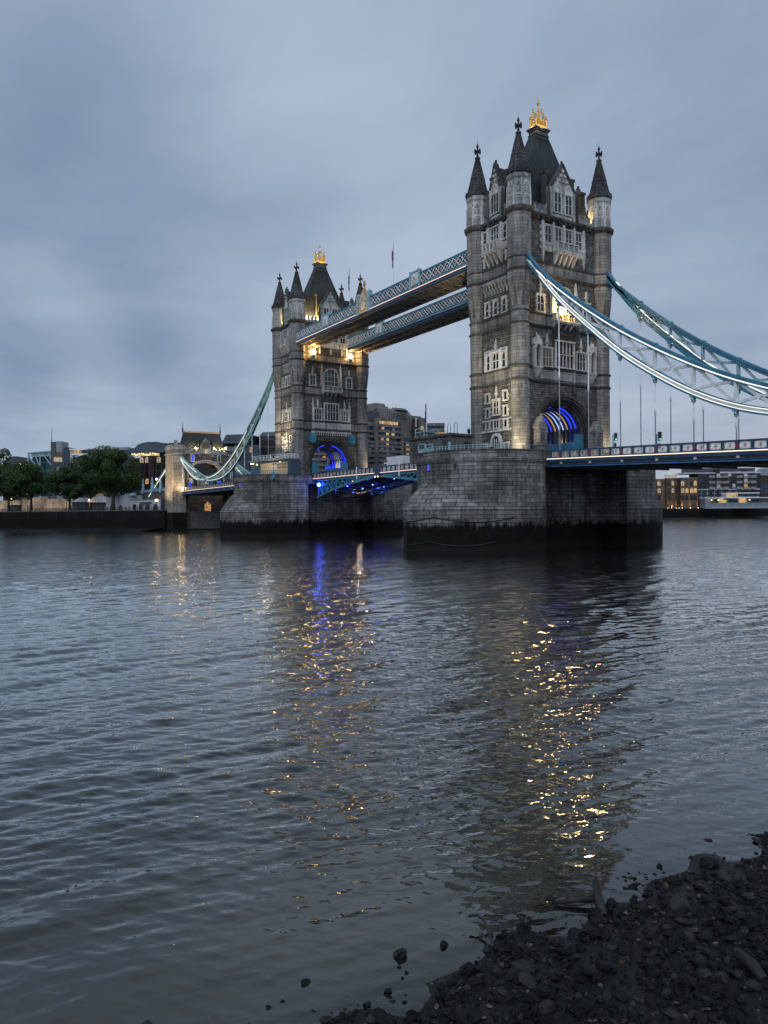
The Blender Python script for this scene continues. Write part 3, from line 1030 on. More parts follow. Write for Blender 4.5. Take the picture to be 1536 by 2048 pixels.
    for k, mt in enumerate(seq):
        w = -2.2 - k * .97
        m = MB(FO)
        m.strip(ell(5.35, 5.05, sp, 24), ell(4.85, 4.55, sp, 24), w - .3, w)
        for s in (-1, 1):
            u0, u1 = sorted((s * 4.85, s * 5.35)); m.fb(u0, u1, w - .3, w, ZB, sp)
        rb = m.build('arch_rib', 'dark_steel', T)
        lo = 18
        for s, a0, a1 in ((1, lo, 78), (-1, 102, 180 - lo)):
            m = MB(FO)
            m.strip(ell(5.3, 5.0, sp, 8, a0, a1), ell(5.12, 4.82, sp, 8, a0, a1), w - .42, w + .1)
            u0, u1 = sorted((s * 4.98, s * 5.3))
            m.fb(u0, u1, w - .43, w - .31, ZB + 3.2, sp + 1.6)
            m.build('rib_light', mt, rb)
    for wx in (-3.0, 0.0, 3.0):
        for s in (-1, 1):
            lamp('POINT', (wx, s * 4.2, 18.2), (90 if front_lamp else 150) if wx else 110, (.05, .08, 1.0) if wx else (1.0, .7, .3), T, None, .15)
    for s in (-1, 1):
        m = MB()
        y0, y1 = sorted((s * 3.6, s * 5.25))
        m.box(-4.8, 4.8, y0, y1, ZB - .6, 17.9)
        for k in range(10):
            x = -4.5 + .95 * k
            m.box(x, x + .6, s * 3.56 - .04, s * 3.56 + .04, 16.2, 17.4)
        m.box(-4.9, -4.3, y0 - .05, y1 + .05, ZB - .6, 19.2); m.box(4.3, 4.9, y0 - .05, y1 + .05, ZB - .6, 19.2)
        m.build('footway_screen', 'teal_paint', T)
    m = MB()
    m.box(-5.0, 5.0, -5.3, 5.3, ZB - 1.2, ZB - .7)
    m.build('roadway', 'asphalt', T)

    # ---- wide faces
    for g, outer in ((FO, True), (FI, False)):
        make_gable(g, T, 3.5, ((.5, 2.0), (-2.0, -.5)))
        # storey 3: four windows, panels, balcony
        for c in (-3.55, -1.2, 1.2, 3.55):
            window(g, T, c - .68, c + .68, 50.4, 53.1, 2, 1, 'pointed', False, .2)
        m = MB(g)
        for s in (-1, 1):
            m.fb(s * 4.75 - .2, s * 4.75 + .2, 0, .34, 48.2, 53.8)
            m.poly([(s * 4.75 - .2, 48.2), (s * 4.75 + .2, 48.2), (s * 4.75, 47.0)], 0, .3)
            m.fb(s * 2.38 - .17, s * 2.38 + .17, 0, .4, 50.2, 53.8)
            for k in range(8):
                if k % 2 == 0:
                    m.fb(s * 5.12 - .18, s * 5.12 + .18, 0, .1, 49.2 + k * .55, 49.2 + k * .55 + .5)
        m.fb(-.2, .2, 0, .4, 50.2, 53.8)
        m.fb(-5.1, 5.1, 0, .3, 49.95, 50.2)
        for s in (-1, 1):
            for k in range(2):
                u = s * (2.7 + k * .95) + (0 if s > 0 else -.8)
                m.fb(u, u + .8, 0, .16, 48.9, 49.9)
                m.fb(u + .15, u + .65, .16, .24, 49.05, 49.75)
        if not outer:
            m.fb(-2.4, 2.4, 0, .22, 48.7, 49.9)
            for u in (-3.2, 0, 3.2):
                m.fb(u - .22, u + .22, 0, .3, 47.3, 48.6); m.poly([(u - .22, 47.3), (u + .22, 47.3), (u, 46.9)], 0, .25)
        m.build('panel_work', 'trim_stone', T)
        if outer:
            balcony(g, T, 2.35, 1.25, 48.95, 50.55, 46.95, 5)
        # storey 2
        for s in (-1, 1):
            window(g, T, s * 5.35 - .7, s * 5.35 + .7, 38.75, 41.4, 2, 1, 'pointed', True, hood=2.0)
        window(g, T, -1.95, 1.95, 38.8, 41.3, 4, 1, 'round', False, .3, .3)
        m = MB(g)
        for s in (-1, 1):
            m.fb(s * 2.75 - .28, s * 2.75 + .28, 0, .5, 38.5, 42.2)
            m.wedge(s * 2.75 - .2, s * 2.75 + .2, 0, .45, .3, 42.2, 43.6)
            m.poly([(s * 2.75 - .22, 43.6), (s * 2.75 + .22, 43.6), (s * 2.75, 44.6)], 0, .28)
        m.build('buttress', 'trim_stone', T)
        balcony(g, T, 2.75, 1.15, 37.35, 38.75, 36.2, 5, name='oriel_balcony', lit=outer)
        m = MB(g)     # curved brackets carrying the oriel
        for s in (-1, 1):
            for k in range(5):
                f0, f1 = k / 5, (k + 1) / 5
                m.wedge(s * 2.45 - .2, s * 2.45 + .2, 0, .15 + f0 ** 2 * .95, .15 + f1 ** 2 * .95, 33.2 + f0 * 3.6, 33.2 + f1 * 3.6)
        m.fb(-2.2, 2.2, 0, .12, 34.75, 36.1)
        for k in range(4):
            c = -1.6 + 1.07 * k
            m.strip([(c + x, z) for x, z in ell(.42, .5, 35.1, 8)], [(c + x, z) for x, z in ell(.26, .34, 35.1, 8)], .12, .26)
        m.build('oriel_bracket', 'string_stone', T)
        # storey 1
        window(g, T, -2.0, 2.0, 30.0, 34.2, 5, 1, 'pointed', False, .26, .4, pane='pane')
        for s in (-1, 1):
            window(g, T, s * 3.95 - 1.0, s * 3.95 + 1.0, 29.95, 32.8, 3, 1, 'pointed', not outer, .2, .26, pane='lit_dim' if (s < 0) == outer else 'pane', hood=2.3)
            m = MB(g)
            if outer:    # canopied statue niches
                c = s * 6.35
                m2 = MB(g)
                m2.strip([(c + x, z) for x, z in ell(.8, 1.0, 32.5, 10)], [(c + x, z) for x, z in ell(.5, .7, 32.5, 10)], .1, .85)
                m2.poly([(c - .85, 33.1), (c + .85, 33.1), (c, 34.7)], 0, .75)
                m2.fb(c - .9, c - .6, 0, .6, 33.2, 34.2); m2.fb(c + .6, c + .9, 0, .6, 33.2, 34.2)
                m2.fb(c - .75, c - .5, 0, .7, 29.6, 32.6); m2.fb(c + .5, c + .75, 0, .7, 29.6, 32.6); m2.fb(c - .8, c + .8, 0, .85, 29.3, 29.6)
                for k in range(4):
                    f0, f1 = k / 4, (k + 1) / 4
                    m2.wedge(c - .2 - .5 * f1, c + .2 + .5 * f1, 0, .15 + .6 * f0, .15 + .6 * f1, 27.9 + f0 * 1.4, 27.9 + f1 * 1.4)
                m2.fb(c - .06, c + .06, .1, .3, 34.6, 35.2)
                nc = m2.build('statue_niche', 'trim_stone', T)
                m3 = MB(g); m3.fb(c - .5, c + .5, 0, .06, 29.6, 33.1); m3.build('niche_recess', 'dark_shade_stone', nc)
            else:
                c = s * 5.35
                m.fb(c - .2, c + .2, 0, .4, 29.6, 33.6)
                m.fb(c - .28, c + .28, 0, .45, 33.6, 33.9); m.poly([(c - .2, 33.9), (c + .2, 33.9), (c, 35.6)], 0, .3)
                m.build('buttress', 'trim_stone', T)
        m = MB(g)   # carved panel band below the big window
        m.fb(-5.5, 5.5, .06, .16, 27.75, 29.25)
        for a, b in ((-5.4, -2.3), (-2.1, 2.1), (2.3, 5.4)):
            m.fb(a, b, .16, .26, 27.8, 27.98); m.fb(a, b, .16, .26, 29.05, 29.22)
            n = int((b - a) / .62)
            st = (b - a) / n
            for k in range(n):
                u = a + k * st
                m.poly([(u, 28.05), (u + st * .5, 28.85), (u + st * .5, 29.05), (u, 28.25)], .16, .24)
                m.poly([(u + st * .5, 28.85), (u + st, 28.05), (u + st, 28.25), (u + st * .5, 29.05)], .16, .24)
        for u in (-5.5, -2.2, 2.2, 5.5):
            m.fb(u - .14, u + .14, .06, .36, 27.6, 29.4)
        m.build('carved_panel', 'trim_stone' if not outer else 'parapet_stone', T)
        m = MB(g)
        if outer:
            for u in (-2.2, 2.2):
                m.fb(u - .22, u + .22, 0, .35, 26.0, 27.0); m.poly([(u - .22, 26.0), (u + .22, 26.0), (u, 25.6)], 0, .3)
            m.build('boss', 'string_stone', T)
            for s in (-1, 1):   # little gabled shrines flanking the arch
                m = MB(g)
                c = s * 6.55
                m.fb(c - .95, c + .95, .2, 1.9, ZB - .8, 16.6)
                m.fb(c - 1.05, c + 1.05, .2, 2.0, 16.6, 16.85)
                m.fb(c - .85, c + .85, .2, 1.6, 16.85, 19.3)
                m.fb(c - .98, c + .98, .2, 1.75, 19.3, 19.55)
                m.poly([(c - 1.1, 19.55), (c + 1.1, 19.55), (c, 21.4)], .2, 1.7)
                m.fb(c - .09, c + .09, 1.2, 1.4, 21.2, 21.9); m.fb(c - .26, c + .26, 1.25, 1.35, 21.5, 21.66)
                for q in (-.7, .7):
                    m.fb(c + q - .14, c + q + .14, 1.6, 1.78, 16.85, 19.3)
                m.strip([(c + x, z) for x, z in ell(.6, .8, 18.2, 8)], [(c + x, z) for x, z in ell(.42, .6, 18.2, 8)], 1.6, 1.72)
                sh = m.build('shrine', 'turret_stone', T)
                m = MB(g); m.poly([(c - .42, 17.0), (c + .42, 17.0), (c + .42, 18.3), (c, 18.8), (c - .42, 18.3)], 1.6, 1.63); m.build('shrine_recess', 'dark_shade_stone', sh)
        else:
            for k in range(18):
                u = -5.6 + 11.2 * k / 17
                m.fb(u - .18, u + .18, 0, .42, 26.55, 27.05); m.fb(u - .13, u + .13, 0, .26, 26.0, 26.55)
            m.fb(-5.9, 5.9, 0, .14, 26.75, 27.1)
            m.build('frieze', 'trim_stone', T)
            for s in (-1, 1):
                m = MB(g)
                c = s * 5.75
                m.fb(c - .75, c + .75, .1, 1.3, 24.2, 25.7)
                m.hexa([g(c - .75, .1, 25.7), g(c + .75, .1, 25.7), g(c + .75, 1.3, 25.7), g(c - .75, 1.3, 25.7), g(c - .4, .2, 26.5), g(c + .4, .2, 26.5), g(c + .4, .9, 26.5), g(c - .4, .9, 26.5)])
                m.fb(c - .6, c + .6, .15, 1.1, 23.8, 24.2)
                m.build('signal_box', 'teal_paint', T)
    # ---- narrow faces
    for g in (FWS, FE):
        make_gable(g, T, 2.05, ((-.95, .95),))
        window(g, T, -.95, .95, 51.0, 53.35, 3, 1, 'pointed', False, .22, .3)
        for s in (-1, 1):
            window(g, T, s * 2.55 - .42, s * 2.55 + .42, 50.9, 53.2, 1, 1, 'pointed', False, .2, .24)
        m = MB(g)
        for s in (-1, 1):
            m.fb(s * 1.62 - .22, s * 1.62 + .22, 0, .4, 50.3, 53.8)
            m.fb(s * 3.15 - .16, s * 3.15 + .16, 0, .3, 49.3, 53.7)
            m.fb(s * 2.6 - .5, s * 2.6 + .5, 0, .2, 49.2, 50.4); m.fb(s * 2.6 - .3, s * 2.6 + .3, .2, .3, 49.4, 50.2)
            m.fb(s * 2.75 - .3, s * 2.75 + .3, 0, .35, 48.3, 48.9); m.fb(s * 2.75 - .2, s * 2.75 + .2, 0, .25, 47.2, 48.3)
        m.build('panel_work', 'trim_stone', T)
        balcony(g, T, 1.85, 1.3, 49.2, 50.75, 47.1, 4)
        # machicolation arcade
        m = MB(g)
        n = 8
        for r_, (za, zb_, d) in enumerate(((43.3, 44.2, .5), (42.3, 43.3, .3))):
            for k in range(n):
                u = -2.9 + 5.8 * (k + (.5 if r_ else 0)) / (n - .5)
                m.wedge(u - .2, u + .2, 0, d * .4, d, za - .1, zb_ - .1)
        m.fb(-3.3, 3.3, 0, .55, 44.1, 44.6)
        m.build('machicolation', 'parapet_stone', T)
        for c in (-2.15, 0, 2.15):
            window(g, T, c - .42, c + .42, 38.9, 41.2, 1, 1, 'pointed', True, .18, .2)
        window(g, T, -.75, .75, 29.85, 32.5, 2, 1, 'pointed', False, .2, .26, hood=2.1)
        for s in (-1, 1):
            window(g, T, s * 1.95 - .38, s * 1.95 + .38, 29.85, 32.4, 1, 1, 'pointed', True, .16, .22)
        m = MB(g)
        for s in (-1, 1):
            m.fb(s * 1.22 - .16, s * 1.22 + .16, 0, .34, 29.6, 32.9); m.fb(s * 2.7 - .14, s * 2.7 + .14, 0, .28, 29.6, 32.9)
        m.fb(-2.9, 2.9, 0, .2, 32.9, 33.1)
        m.build('panel_work', 'trim_stone', T)
        window(g, T, -.68, .68, 22.2, 24.6, 2, 1, 'pointed', False, .2, .3, hood=2.2)
        window(g, T, -.6, .6, 19.95, 21.2, 2, 0, 'pointed', False, .2, .22)
        for s in (-1, 1):
            window(g, T, s * 2.25 - .36, s * 2.25 + .36, 24.4, 25.8, 1, 0, 'flat', True, .2, .2)
            window(g, T, s * 2.25 - .36, s * 2.25 + .36, 21.9, 23.3, 1, 0, 'flat', True, .2, .2)
            window(g, T, s * 2.25 - .36, s * 2.25 + .36, 19.95, 21.1, 1, 0, 'flat', True, .2, .2, pane='lit_dim' if s < 0 and outer_tower else 'pane')
        m = MB(g)
        m.fb(-3.9, 3.9, 0, .2, 19.35, 19.72); m.fb(-3.9, 3.9, 0, .1, 21.25, 21.5)
        m.build('panel_work', 'trim_stone', T)
        m = MB(g)
        po = pointed(-1.45, 1.45, ZB - 1, 17.0, 19.1)
        pi = pointed(-1.1, 1.1, ZB - 1, 16.9, 18.6)
        m.strip(po[1:], pi[1:], 0, .35)
        m.fb(1.9, 2.15, 0, .3, ZB - 1, 17.2); m.fb(2.95, 3.2, 0, .3, ZB - 1, 17.2); m.fb(1.9, 3.2, 0, .3, 17.2, 17.45)
        d = m.build('doorway', 'trim_stone', T)
        m = MB(g); m.poly(pointed(-1.1, 1.1, ZB - 1, 16.9, 18.6), 0, .05); m.fb(2.15, 2.95, 0, .05, ZB - 1, 17.2); m.build('door_leaf', 'black_iron', d)
        m = MB(g)
        for u in (-.55, 0, .55):
            m.fb(u - .06, u + .06, .05, .2, 16.6, 18.2)
        m.fb(-1.05, 1.05, .05, .22, 16.3, 16.6); m.build('door_tracery', 'trim_stone', d)
    # ---- lamps fixed to the tower
    if walk_lamps:
        for s in (-1, 1):
            m = MB(FI)
            c = s * 5.45
            for k, (za, zb_) in enumerate(((45.0, 45.6), (45.6, 46.1), (46.1, 46.55))):
                m.fb(c - .45, c + .45, .2, .55 + .32 * k, za, zb_ - .06)
            br = m.build('lamp_bracket', 'trim_stone', T)
            p = FI(c, .75, 47.05)
            m = MB(); m.ball(p, .62, 12, 8); m.build('bulb', 'bulb', br)
            lamp('POINT', FI(c, 1.2, 47.3), 650, (1.0, .70, .34), T, None, .35)
    if front_lamp:
        p = FO(-1.44, 1.3, 39.0)
        m = MB(); m.bar(FO(-1.44, .3, 39.0), p, .14); h = m.build('lamp_bracket', 'dark_steel', T)
        m = MB(); m.ball(p, .5, 12, 8); m.build('bulb', 'bulb', h)
        lamp('POINT', FO(-1.0, 2.0, 39.6), 800, (1.0, .70, .34), T, None, .3)
    return T


tower_near = make_tower('nearer and larger of the two gothic stone towers, with suspension chains springing to the right', (0, 0, 0), 0, False, True)
tower_far = make_tower('farther and smaller of the two gothic stone towers, its steep roof floodlit yellow', (82.3, 0, 0), math.pi, True, False)
# ------------------------------------------------------------------ piers
def drum_outline(off=0.0, n=20, notch=False):
    """plan of the pier drum: (x, y, uv centre) going counter-clockwise"""
    r = 10.65 + off
    pts = [(r * math.cos(math.pi * i / n), 13.2 + r * math.sin(math.pi * i / n)) for i in range(n + 1)]
    if notch:
        return pts + [(-r, 9.35), (-6.2, 9.35), (-6.2, -9.35), (-r, -9.35)] + [(-x, -y) for x, y in pts] + [(r, -9.35), (6.2, -9.35), (6.2, 9.35), (r, 9.35)]
    pts += [(-x, -y) for x, y in pts]
    return pts


def cut_outline(off=0.0, n=12, notch=False):
    Rr = 15.9 + off
    a1 = math.acos(5.25 / Rr)
    rgt = [(-5.25 + Rr * math.cos(a1 * i / n), 13.2 + Rr * math.sin(a1 * i / n)) for i in range(n + 1)]
    lft = [(-x, y) for x, y in rgt[::-1][1:]]
    pts = rgt + lft
    r = 10.65 + off
    if notch:
        return pts + [(-r, 9.35), (-6.2, 9.35), (-6.2, -9.35), (-r, -9.35)] + [(-x, -y) for x, y in pts] + [(r, -9.35), (6.2, -9.35), (6.2, 9.35), (r, 9.35)]
    return pts + [(-x, -y) for x, y in pts]


def wallband(m, out0, z0, out1, z1, rscale=None):
    n = len(out0)
    for i in range(n):
        j = (i + 1) % n
        q = [(*out0[i], z0), (*out0[j], z0), (*out1[j], z1), (*out1[i], z1)]
        my = (out0[i][1] + out0[j][1]) / 2
        c = None
        if abs(my) > 13.3:
            c = (0, 13.2 if my > 0 else -13.2, 10.65)
        m.add(q, [(0, 1, 2, 3)], c)


def make_pier(label, loc, rz):
    T = thing('bridge_pier', label, 'pier', loc, rz, 'granite piers of the bridge')
    m = MB()
    wallband(m, drum_outline(0, 20, True), 6.55, drum_outline(0, 20, True), 13.25)
    wallband(m, drum_outline(0), 13.25, drum_outline(0), 15.3)
    for s in (-1, 1):
        x0, x1 = sorted((s * 6.2, s * 10.65))
        m.add([(x0, -9.35, 13.25), (x1, -9.35, 13.25), (x1, 9.35, 13.25), (x0, 9.35, 13.25)], [(3, 2, 1, 0)])
    wallband(m, drum_outline(-.5), 15.3, drum_outline(-.5), 14.3)
    m.add([(*p, 14.3) for p in drum_outline(-.5)], [tuple(range(42))])
    for z0, z1, o in ((13.55, 13.75, .14), (13.82, 14.0, .24), (14.06, 14.26, .34)):
        wallband(m, drum_outline(0), z0 - .06, drum_outline(o), z0); wallband(m, drum_outline(o), z0, drum_outline(o), z1); wallband(m, drum_outline(o), z1, drum_outline(0), z1 + .06)
    m.build('pier_drum', 'pier_granite', T)
    m = MB()
    wallband(m, drum_outline(.12), 15.3, drum_outline(.12), 15.52); wallband(m, drum_outline(.12), 15.52, drum_outline(-.6), 15.54)
    wallband(m, drum_outline(-.6), 15.54, drum_outline(-.6), 15.3); wallband(m, drum_outline(-.6), 15.3, drum_outline(.12), 15.3)
    m.build('coping', 'string_stone', T)
    m = MB()
    wallband(m, cut_outline(.04, 12, True), -3, cut_outline(0, 12, True), 6.35)
    wallband(m, cut_outline(0, 12, True), 6.35, cut_outline(.1, 12, True), 6.42)
    wallband(m, cut_outline(.1, 12, True), 6.42, cut_outline(.0, 12, True), 6.55)
    # domed caps of the cutwaters
    for sgn in (1, -1):
        o = [p for p in cut_outline(0)[:25]]
        J = 8
        rows = []
        for j in range(J + 1):
            f = j / J
            row = []
            for x, y in o:
                d = math.hypot(x, y - 13.2)
                ix, iy = x / d * 10.6, 13.2 + (y - 13.2) / d * 10.6
                H = (d - 10.6) * .98
                row.append((sgn * (x + (ix - x) * f), sgn * (y + (iy - y) * f), 6.55 + H * math.sin(f * math.pi / 2)))
            rows.append(row)
        for j in range(J):
            for i in range(len(o) - 1):
                m.add([rows[j][i], rows[j][i + 1], rows[j + 1][i + 1], rows[j + 1][i]], [(0, 1, 2, 3)], (0, sgn * 13.2, 10.65))
    m.build('cutwater', 'pier_granite', T)
    return T


def pier_light(pier, loc, label):
    m = MB(); m.box(loc[0] - .3, loc[0] + .3, loc[1] - .3, loc[1] + .3, loc[2] - .35, loc[2] + .35)
    return m


def swag(pier, a0, a1, z0, sag, n=3):
    """mooring chain draped in loops along the cutwater"""
    o = cut_outline(.12)[:25]
    L_ = o[int(a0 * 24):int(a1 * 24) + 1]
    pts = []
    for i in range(len(L_) - 1):
        for k in range(4):
            f = k / 4
            pts.append((L_[i][0] + (L_[i + 1][0] - L_[i][0]) * f, L_[i][1] + (L_[i + 1][1] - L_[i][1]) * f))
    m = MB(); N = len(pts)
    m.tube([(x, y, z0 - sag * (1 - (2 * ((i / (N - 1) * n) % 1) - 1) ** 2)) for i, (x, y) in enumerate(pts)], .07, 5)
    m.build('mooring_chain', 'black_iron', pier)


pier_near = make_pier('nearer granite pier with domed cutwater, black with weed at the waterline', (0, 0, 0), 0)
pier_far = make_pier('farther granite pier beyond the raised gap, standing under the smaller tower', (82.3, 0, 0), math.pi)
for q in ((.3, .98, 5.3, .8, 2), (.34, .9, 1.6, .7, 2)):
    swag(pier_near, *q)
# small recesses with blue lights in the drums (local coordinates of each pier)
for pr, angs in ((pier_near, ((62, 'led_blue'), (89, 'led_blue'), (118, 'black_iron'))), (pier_far, ((-80, 'led_blue'),))):
    for a, mt in angs:
        sg = 1 if a > 0 else -1
        g = (lambda ca, sa, cy: (lambda u, w, z: (ca * (10.65 + w) - sa * u, cy + sa * (10.65 + w) + ca * u, z)))(math.cos(R(a)), math.sin(R(a)), sg * 13.2)
        m = MB(g)
        for q in ((-.36, -.26), (.26, .36)):
            m.fb(q[0], q[1], 0, .1, 12.6, 13.4)
        m.fb(-.36, .36, 0, .1, 12.5, 12.6)
        f = m.build('recess_frame', 'pier_granite', pr)
        m = MB(g); m.fb(-.26, .26, -.05, .03, 12.6, 13.4); m.build('recess_light', mt, f)


# ------------------------------------------------------------------ road deck of the side spans
HX = [13.7 + 5.78 * k for k in range(9)]          # hanger stations from the tower axis
HX2 = [67.9, 70.8 + 2.6, 78.9, 84.3, 90.0]


def make_deck(label, loc, rz, z0, slope):
    T = thing('road_deck', label, 'deck', loc, rz, 'side span decks of the bridge')
    X0, X1 = -10.75, -93.5
    zl = lambda x: z0 + slope * (x - X0)

    def slab(m, y0, y1, a, b, x0=X0, x1=X1):
        m.hexa([(x1, y0, zl(x1) + a), (x0, y0, zl(x0) + a), (x0, y1, zl(x0) + a), (x1, y1, zl(x1) + a), (x1, y0, zl(x1) + b), (x0, y0, zl(x0) + b), (x0, y1, zl(x0) + b), (x1, y1, zl(x1) + b)])
    m = MB(); slab(m, -8.6, 8.6, -.45, -.08)
    for k in range(15):
        x = -13.7 - 5.78 * k
        if x > X1: m.box(x - .2, x + .2, -8.6, 8.6, zl(x) - 1.5, zl(x) - .46)
    m.build('carriageway', 'dark_steel', T)
    for s in (-1, 1):
        m = MB()
        f = lambda a, b: tuple(sorted((s * a, s * b)))
        slab(m, *f(8.7, 9.22), -.42, -.06); slab(m, *f(8.7, 9.30), -.12, -.05)
        slab(m, *f(8.75, 9.24), -.98, -.86)
        e = m.build('edge_girder', 'navy_paint', T)
        m = MB(); slab(m, *f(8.72, 9.02), -1.2, -.42); m.build('web_plate', 'dark_steel', e)
        m = MB(); slab(m, *f(8.7, 9.32), -1.22, -1.08); slab(m, *f(8.75, 9.16), -.5, -.43); m.build('flange', 'blue_paint', e)
        m = MB(); slab(m, *f(9.3, 9.36), -.05, .07); m.build('led_strip', 'led_cream', e)
        m = MB()
        for x in HX + HX2:
            x = -x
            if x > X1: m.box(x - .2, x + .2, *f(9.0, 9.12), zl(x) - .82, zl(x) - .5)
        m.build('bearing_plate', 'cream_paint', e)
        # parapet
        m = MB()
        slab(m, *f(9.05, 9.25), 1.14, 1.34); slab(m, *f(9.08, 9.22), .08, .24)
        step = 5.78 / 3
        n = int((X0 - X1) / step)
        x = -13.7 + step
        posts = []
        while x > X1:
            if x < X0: posts.append(x)
            x -= step
        for i, x in enumerate(posts):
            m.box(x - .13, x + .13, *f(9.0, 9.3), zl(x) + .08, zl(x) + 1.3)
        p = m.build('parapet', 'navy_paint', T)
        m = MB()
        for i, x in enumerate(posts[:-1]):
            x1 = posts[i + 1]
            a, b = x - .2, x1 + .2
            y = s * 9.14
            for g in range(2):
                c = a + (b - a) * (g * 2 + 1) / 4; r = abs(b - a) / 4
                for k in range(10):
                    t0, t1 = 2 * math.pi * k / 10, 2 * math.pi * (k + 1) / 10
                    m.bar((c + r * .9 * math.cos(t0), y, zl(c) + .69 + .4 * math.sin(t0)), (c + r * .9 * math.cos(t1), y, zl(c) + .69 + .4 * math.sin(t1)), .06, .05, (0, 1, 0))
            for (p0, p1) in (((a, .26), (b, 1.12)), ((a, 1.12), (b, .26)), ((a, .28), (b, .28)), ((a, 1.1), (b, 1.1)), ((a, .28), (a, 1.1)), ((b, .28), (b, 1.1)), (((a + b) / 2, .28), ((a + b) / 2, 1.1)), ((a, .69), (b, .69))):
                m.bar((p0[0], y, zl(p0[0]) + p0[1]), (p1[0], y, zl(p1[0]) + p1[1]), .06, .06, (0, 1, 0))
        m.build('lattice', 'cream_paint', p)
        m = MB()
        for x in HX:
            x = -x
            if x > X1:
                m.box(x - .14, x + .14, *f(9.3, 9.36), zl(x) + .3, zl(x) + .75)
                m.add([(x - .14, s * 9.36, zl(x) + .75), (x + .14, s * 9.36, zl(x) + .75), (x, s * 9.36, zl(x) + .98)], [(0, 1, 2)])
        m.build('shield', 'red_paint', p)
        m = MB()
        for x in HX:
            x = -x
            if x > X1: m.box(x - .24, x + .24, *f(9.04, 9.295), zl(x) + .09, zl(x) + 1.28)
        m.build('shield_post', 'navy_paint', p)
    return T


deck_near = make_deck('navy road deck with lit edge running off to the right of the picture', (0, 0, 0), 0, 14.1, .0323)
deck_far = make_deck('distant road deck between the far pier and the turreted gatehouse', (82.3, 0, 0), math.pi, 14.65, .006)


# ------------------------------------------------------------------ suspension chains
CT = [(5.6, 48.6), (6.7, 47.8), (8.3, 45.7), (10.1, 43.7), (14.7, 39.7), (19.5, 35.9), (25.3, 31.75), (31.0, 28.2), (36.8, 24.95), (42.6, 22.15), (48.4, 19.95), (54.1, 18.45), (59.9, 17.6), (64.2, 17.45)]
CB = [(5.6, 46.9), (6.7, 45.8), (8.7, 43.7), (13.7, 37.9), (19.4, 32.6), (25.2, 27.7), (31.0, 23.7), (36.8, 20.35), (42.6, 17.9), (48.4, 16.45), (54.1, 15.85), (59.9, 15.75), (64.2, 15.85)]
DT = [(64.2, 17.45), (69.5, 18.4), (75.2, 20.2), (83.4, 22.9), (90.2, 25.3), (94.6, 27.3)]
DB = [(64.2, 15.85), (71.7, 16.2), (78.0, 17.6), (83.5, 19.8), (90.2, 23.5), (94.6, 26.3)]


def lin(pts, x):
    for (a, za), (b, zb_) in zip(pts[:-1], pts[1:]):
        if a <= x <= b:
            return za + (zb_ - za) * (x - a) / (b - a)
    return pts[-1][1]


def smooth_poly(pts, n=5):
    out = []
    P_ = [pts[0]] + list(pts) + [pts[-1]]
    for i in range(1, len(P_) - 2):
        p0, p1, p2, p3 = [np.array(q, float) for q in P_[i - 1:i + 3]]
        for k in range(n):
            t_ = k / n
            out.append(tuple(.5 * ((2 * p1) + (-p0 + p2) * t_ + (2 * p0 - 5 * p1 + 4 * p2 - p3) * t_ ** 2 + (-p0 + 3 * p1 - 3 * p2 + p3) * t_ ** 3)))
    return out + [tuple(pts[-1])]


def chord(m, pts, y0, y1, up_, dn):
    """box-section chord: pts of its top edge (x,z); up_/dn offsets perpendicular to the run"""
    rs = []
    for i, (x, z) in enumerate(pts):
        a = pts[max(i - 1, 0)]; b = pts[min(i + 1, len(pts) - 1)]
        dx, dz = b[0] - a[0], b[1] - a[1]
        L = math.hypot(dx, dz); nx_, nz_ = -dz / L, dx / L
        if nz_ < 0: nx_, nz_ = -nx_, -nz_
        rs.append([(x + nx_ * up_, y0, z + nz_ * up_), (x + nx_ * up_, y1, z + nz_ * up_), (x + nx_ * dn, y1, z + nz_ * dn), (x + nx_ * dn, y0, z + nz_ * dn)])
    m.rings(rs)
    return m


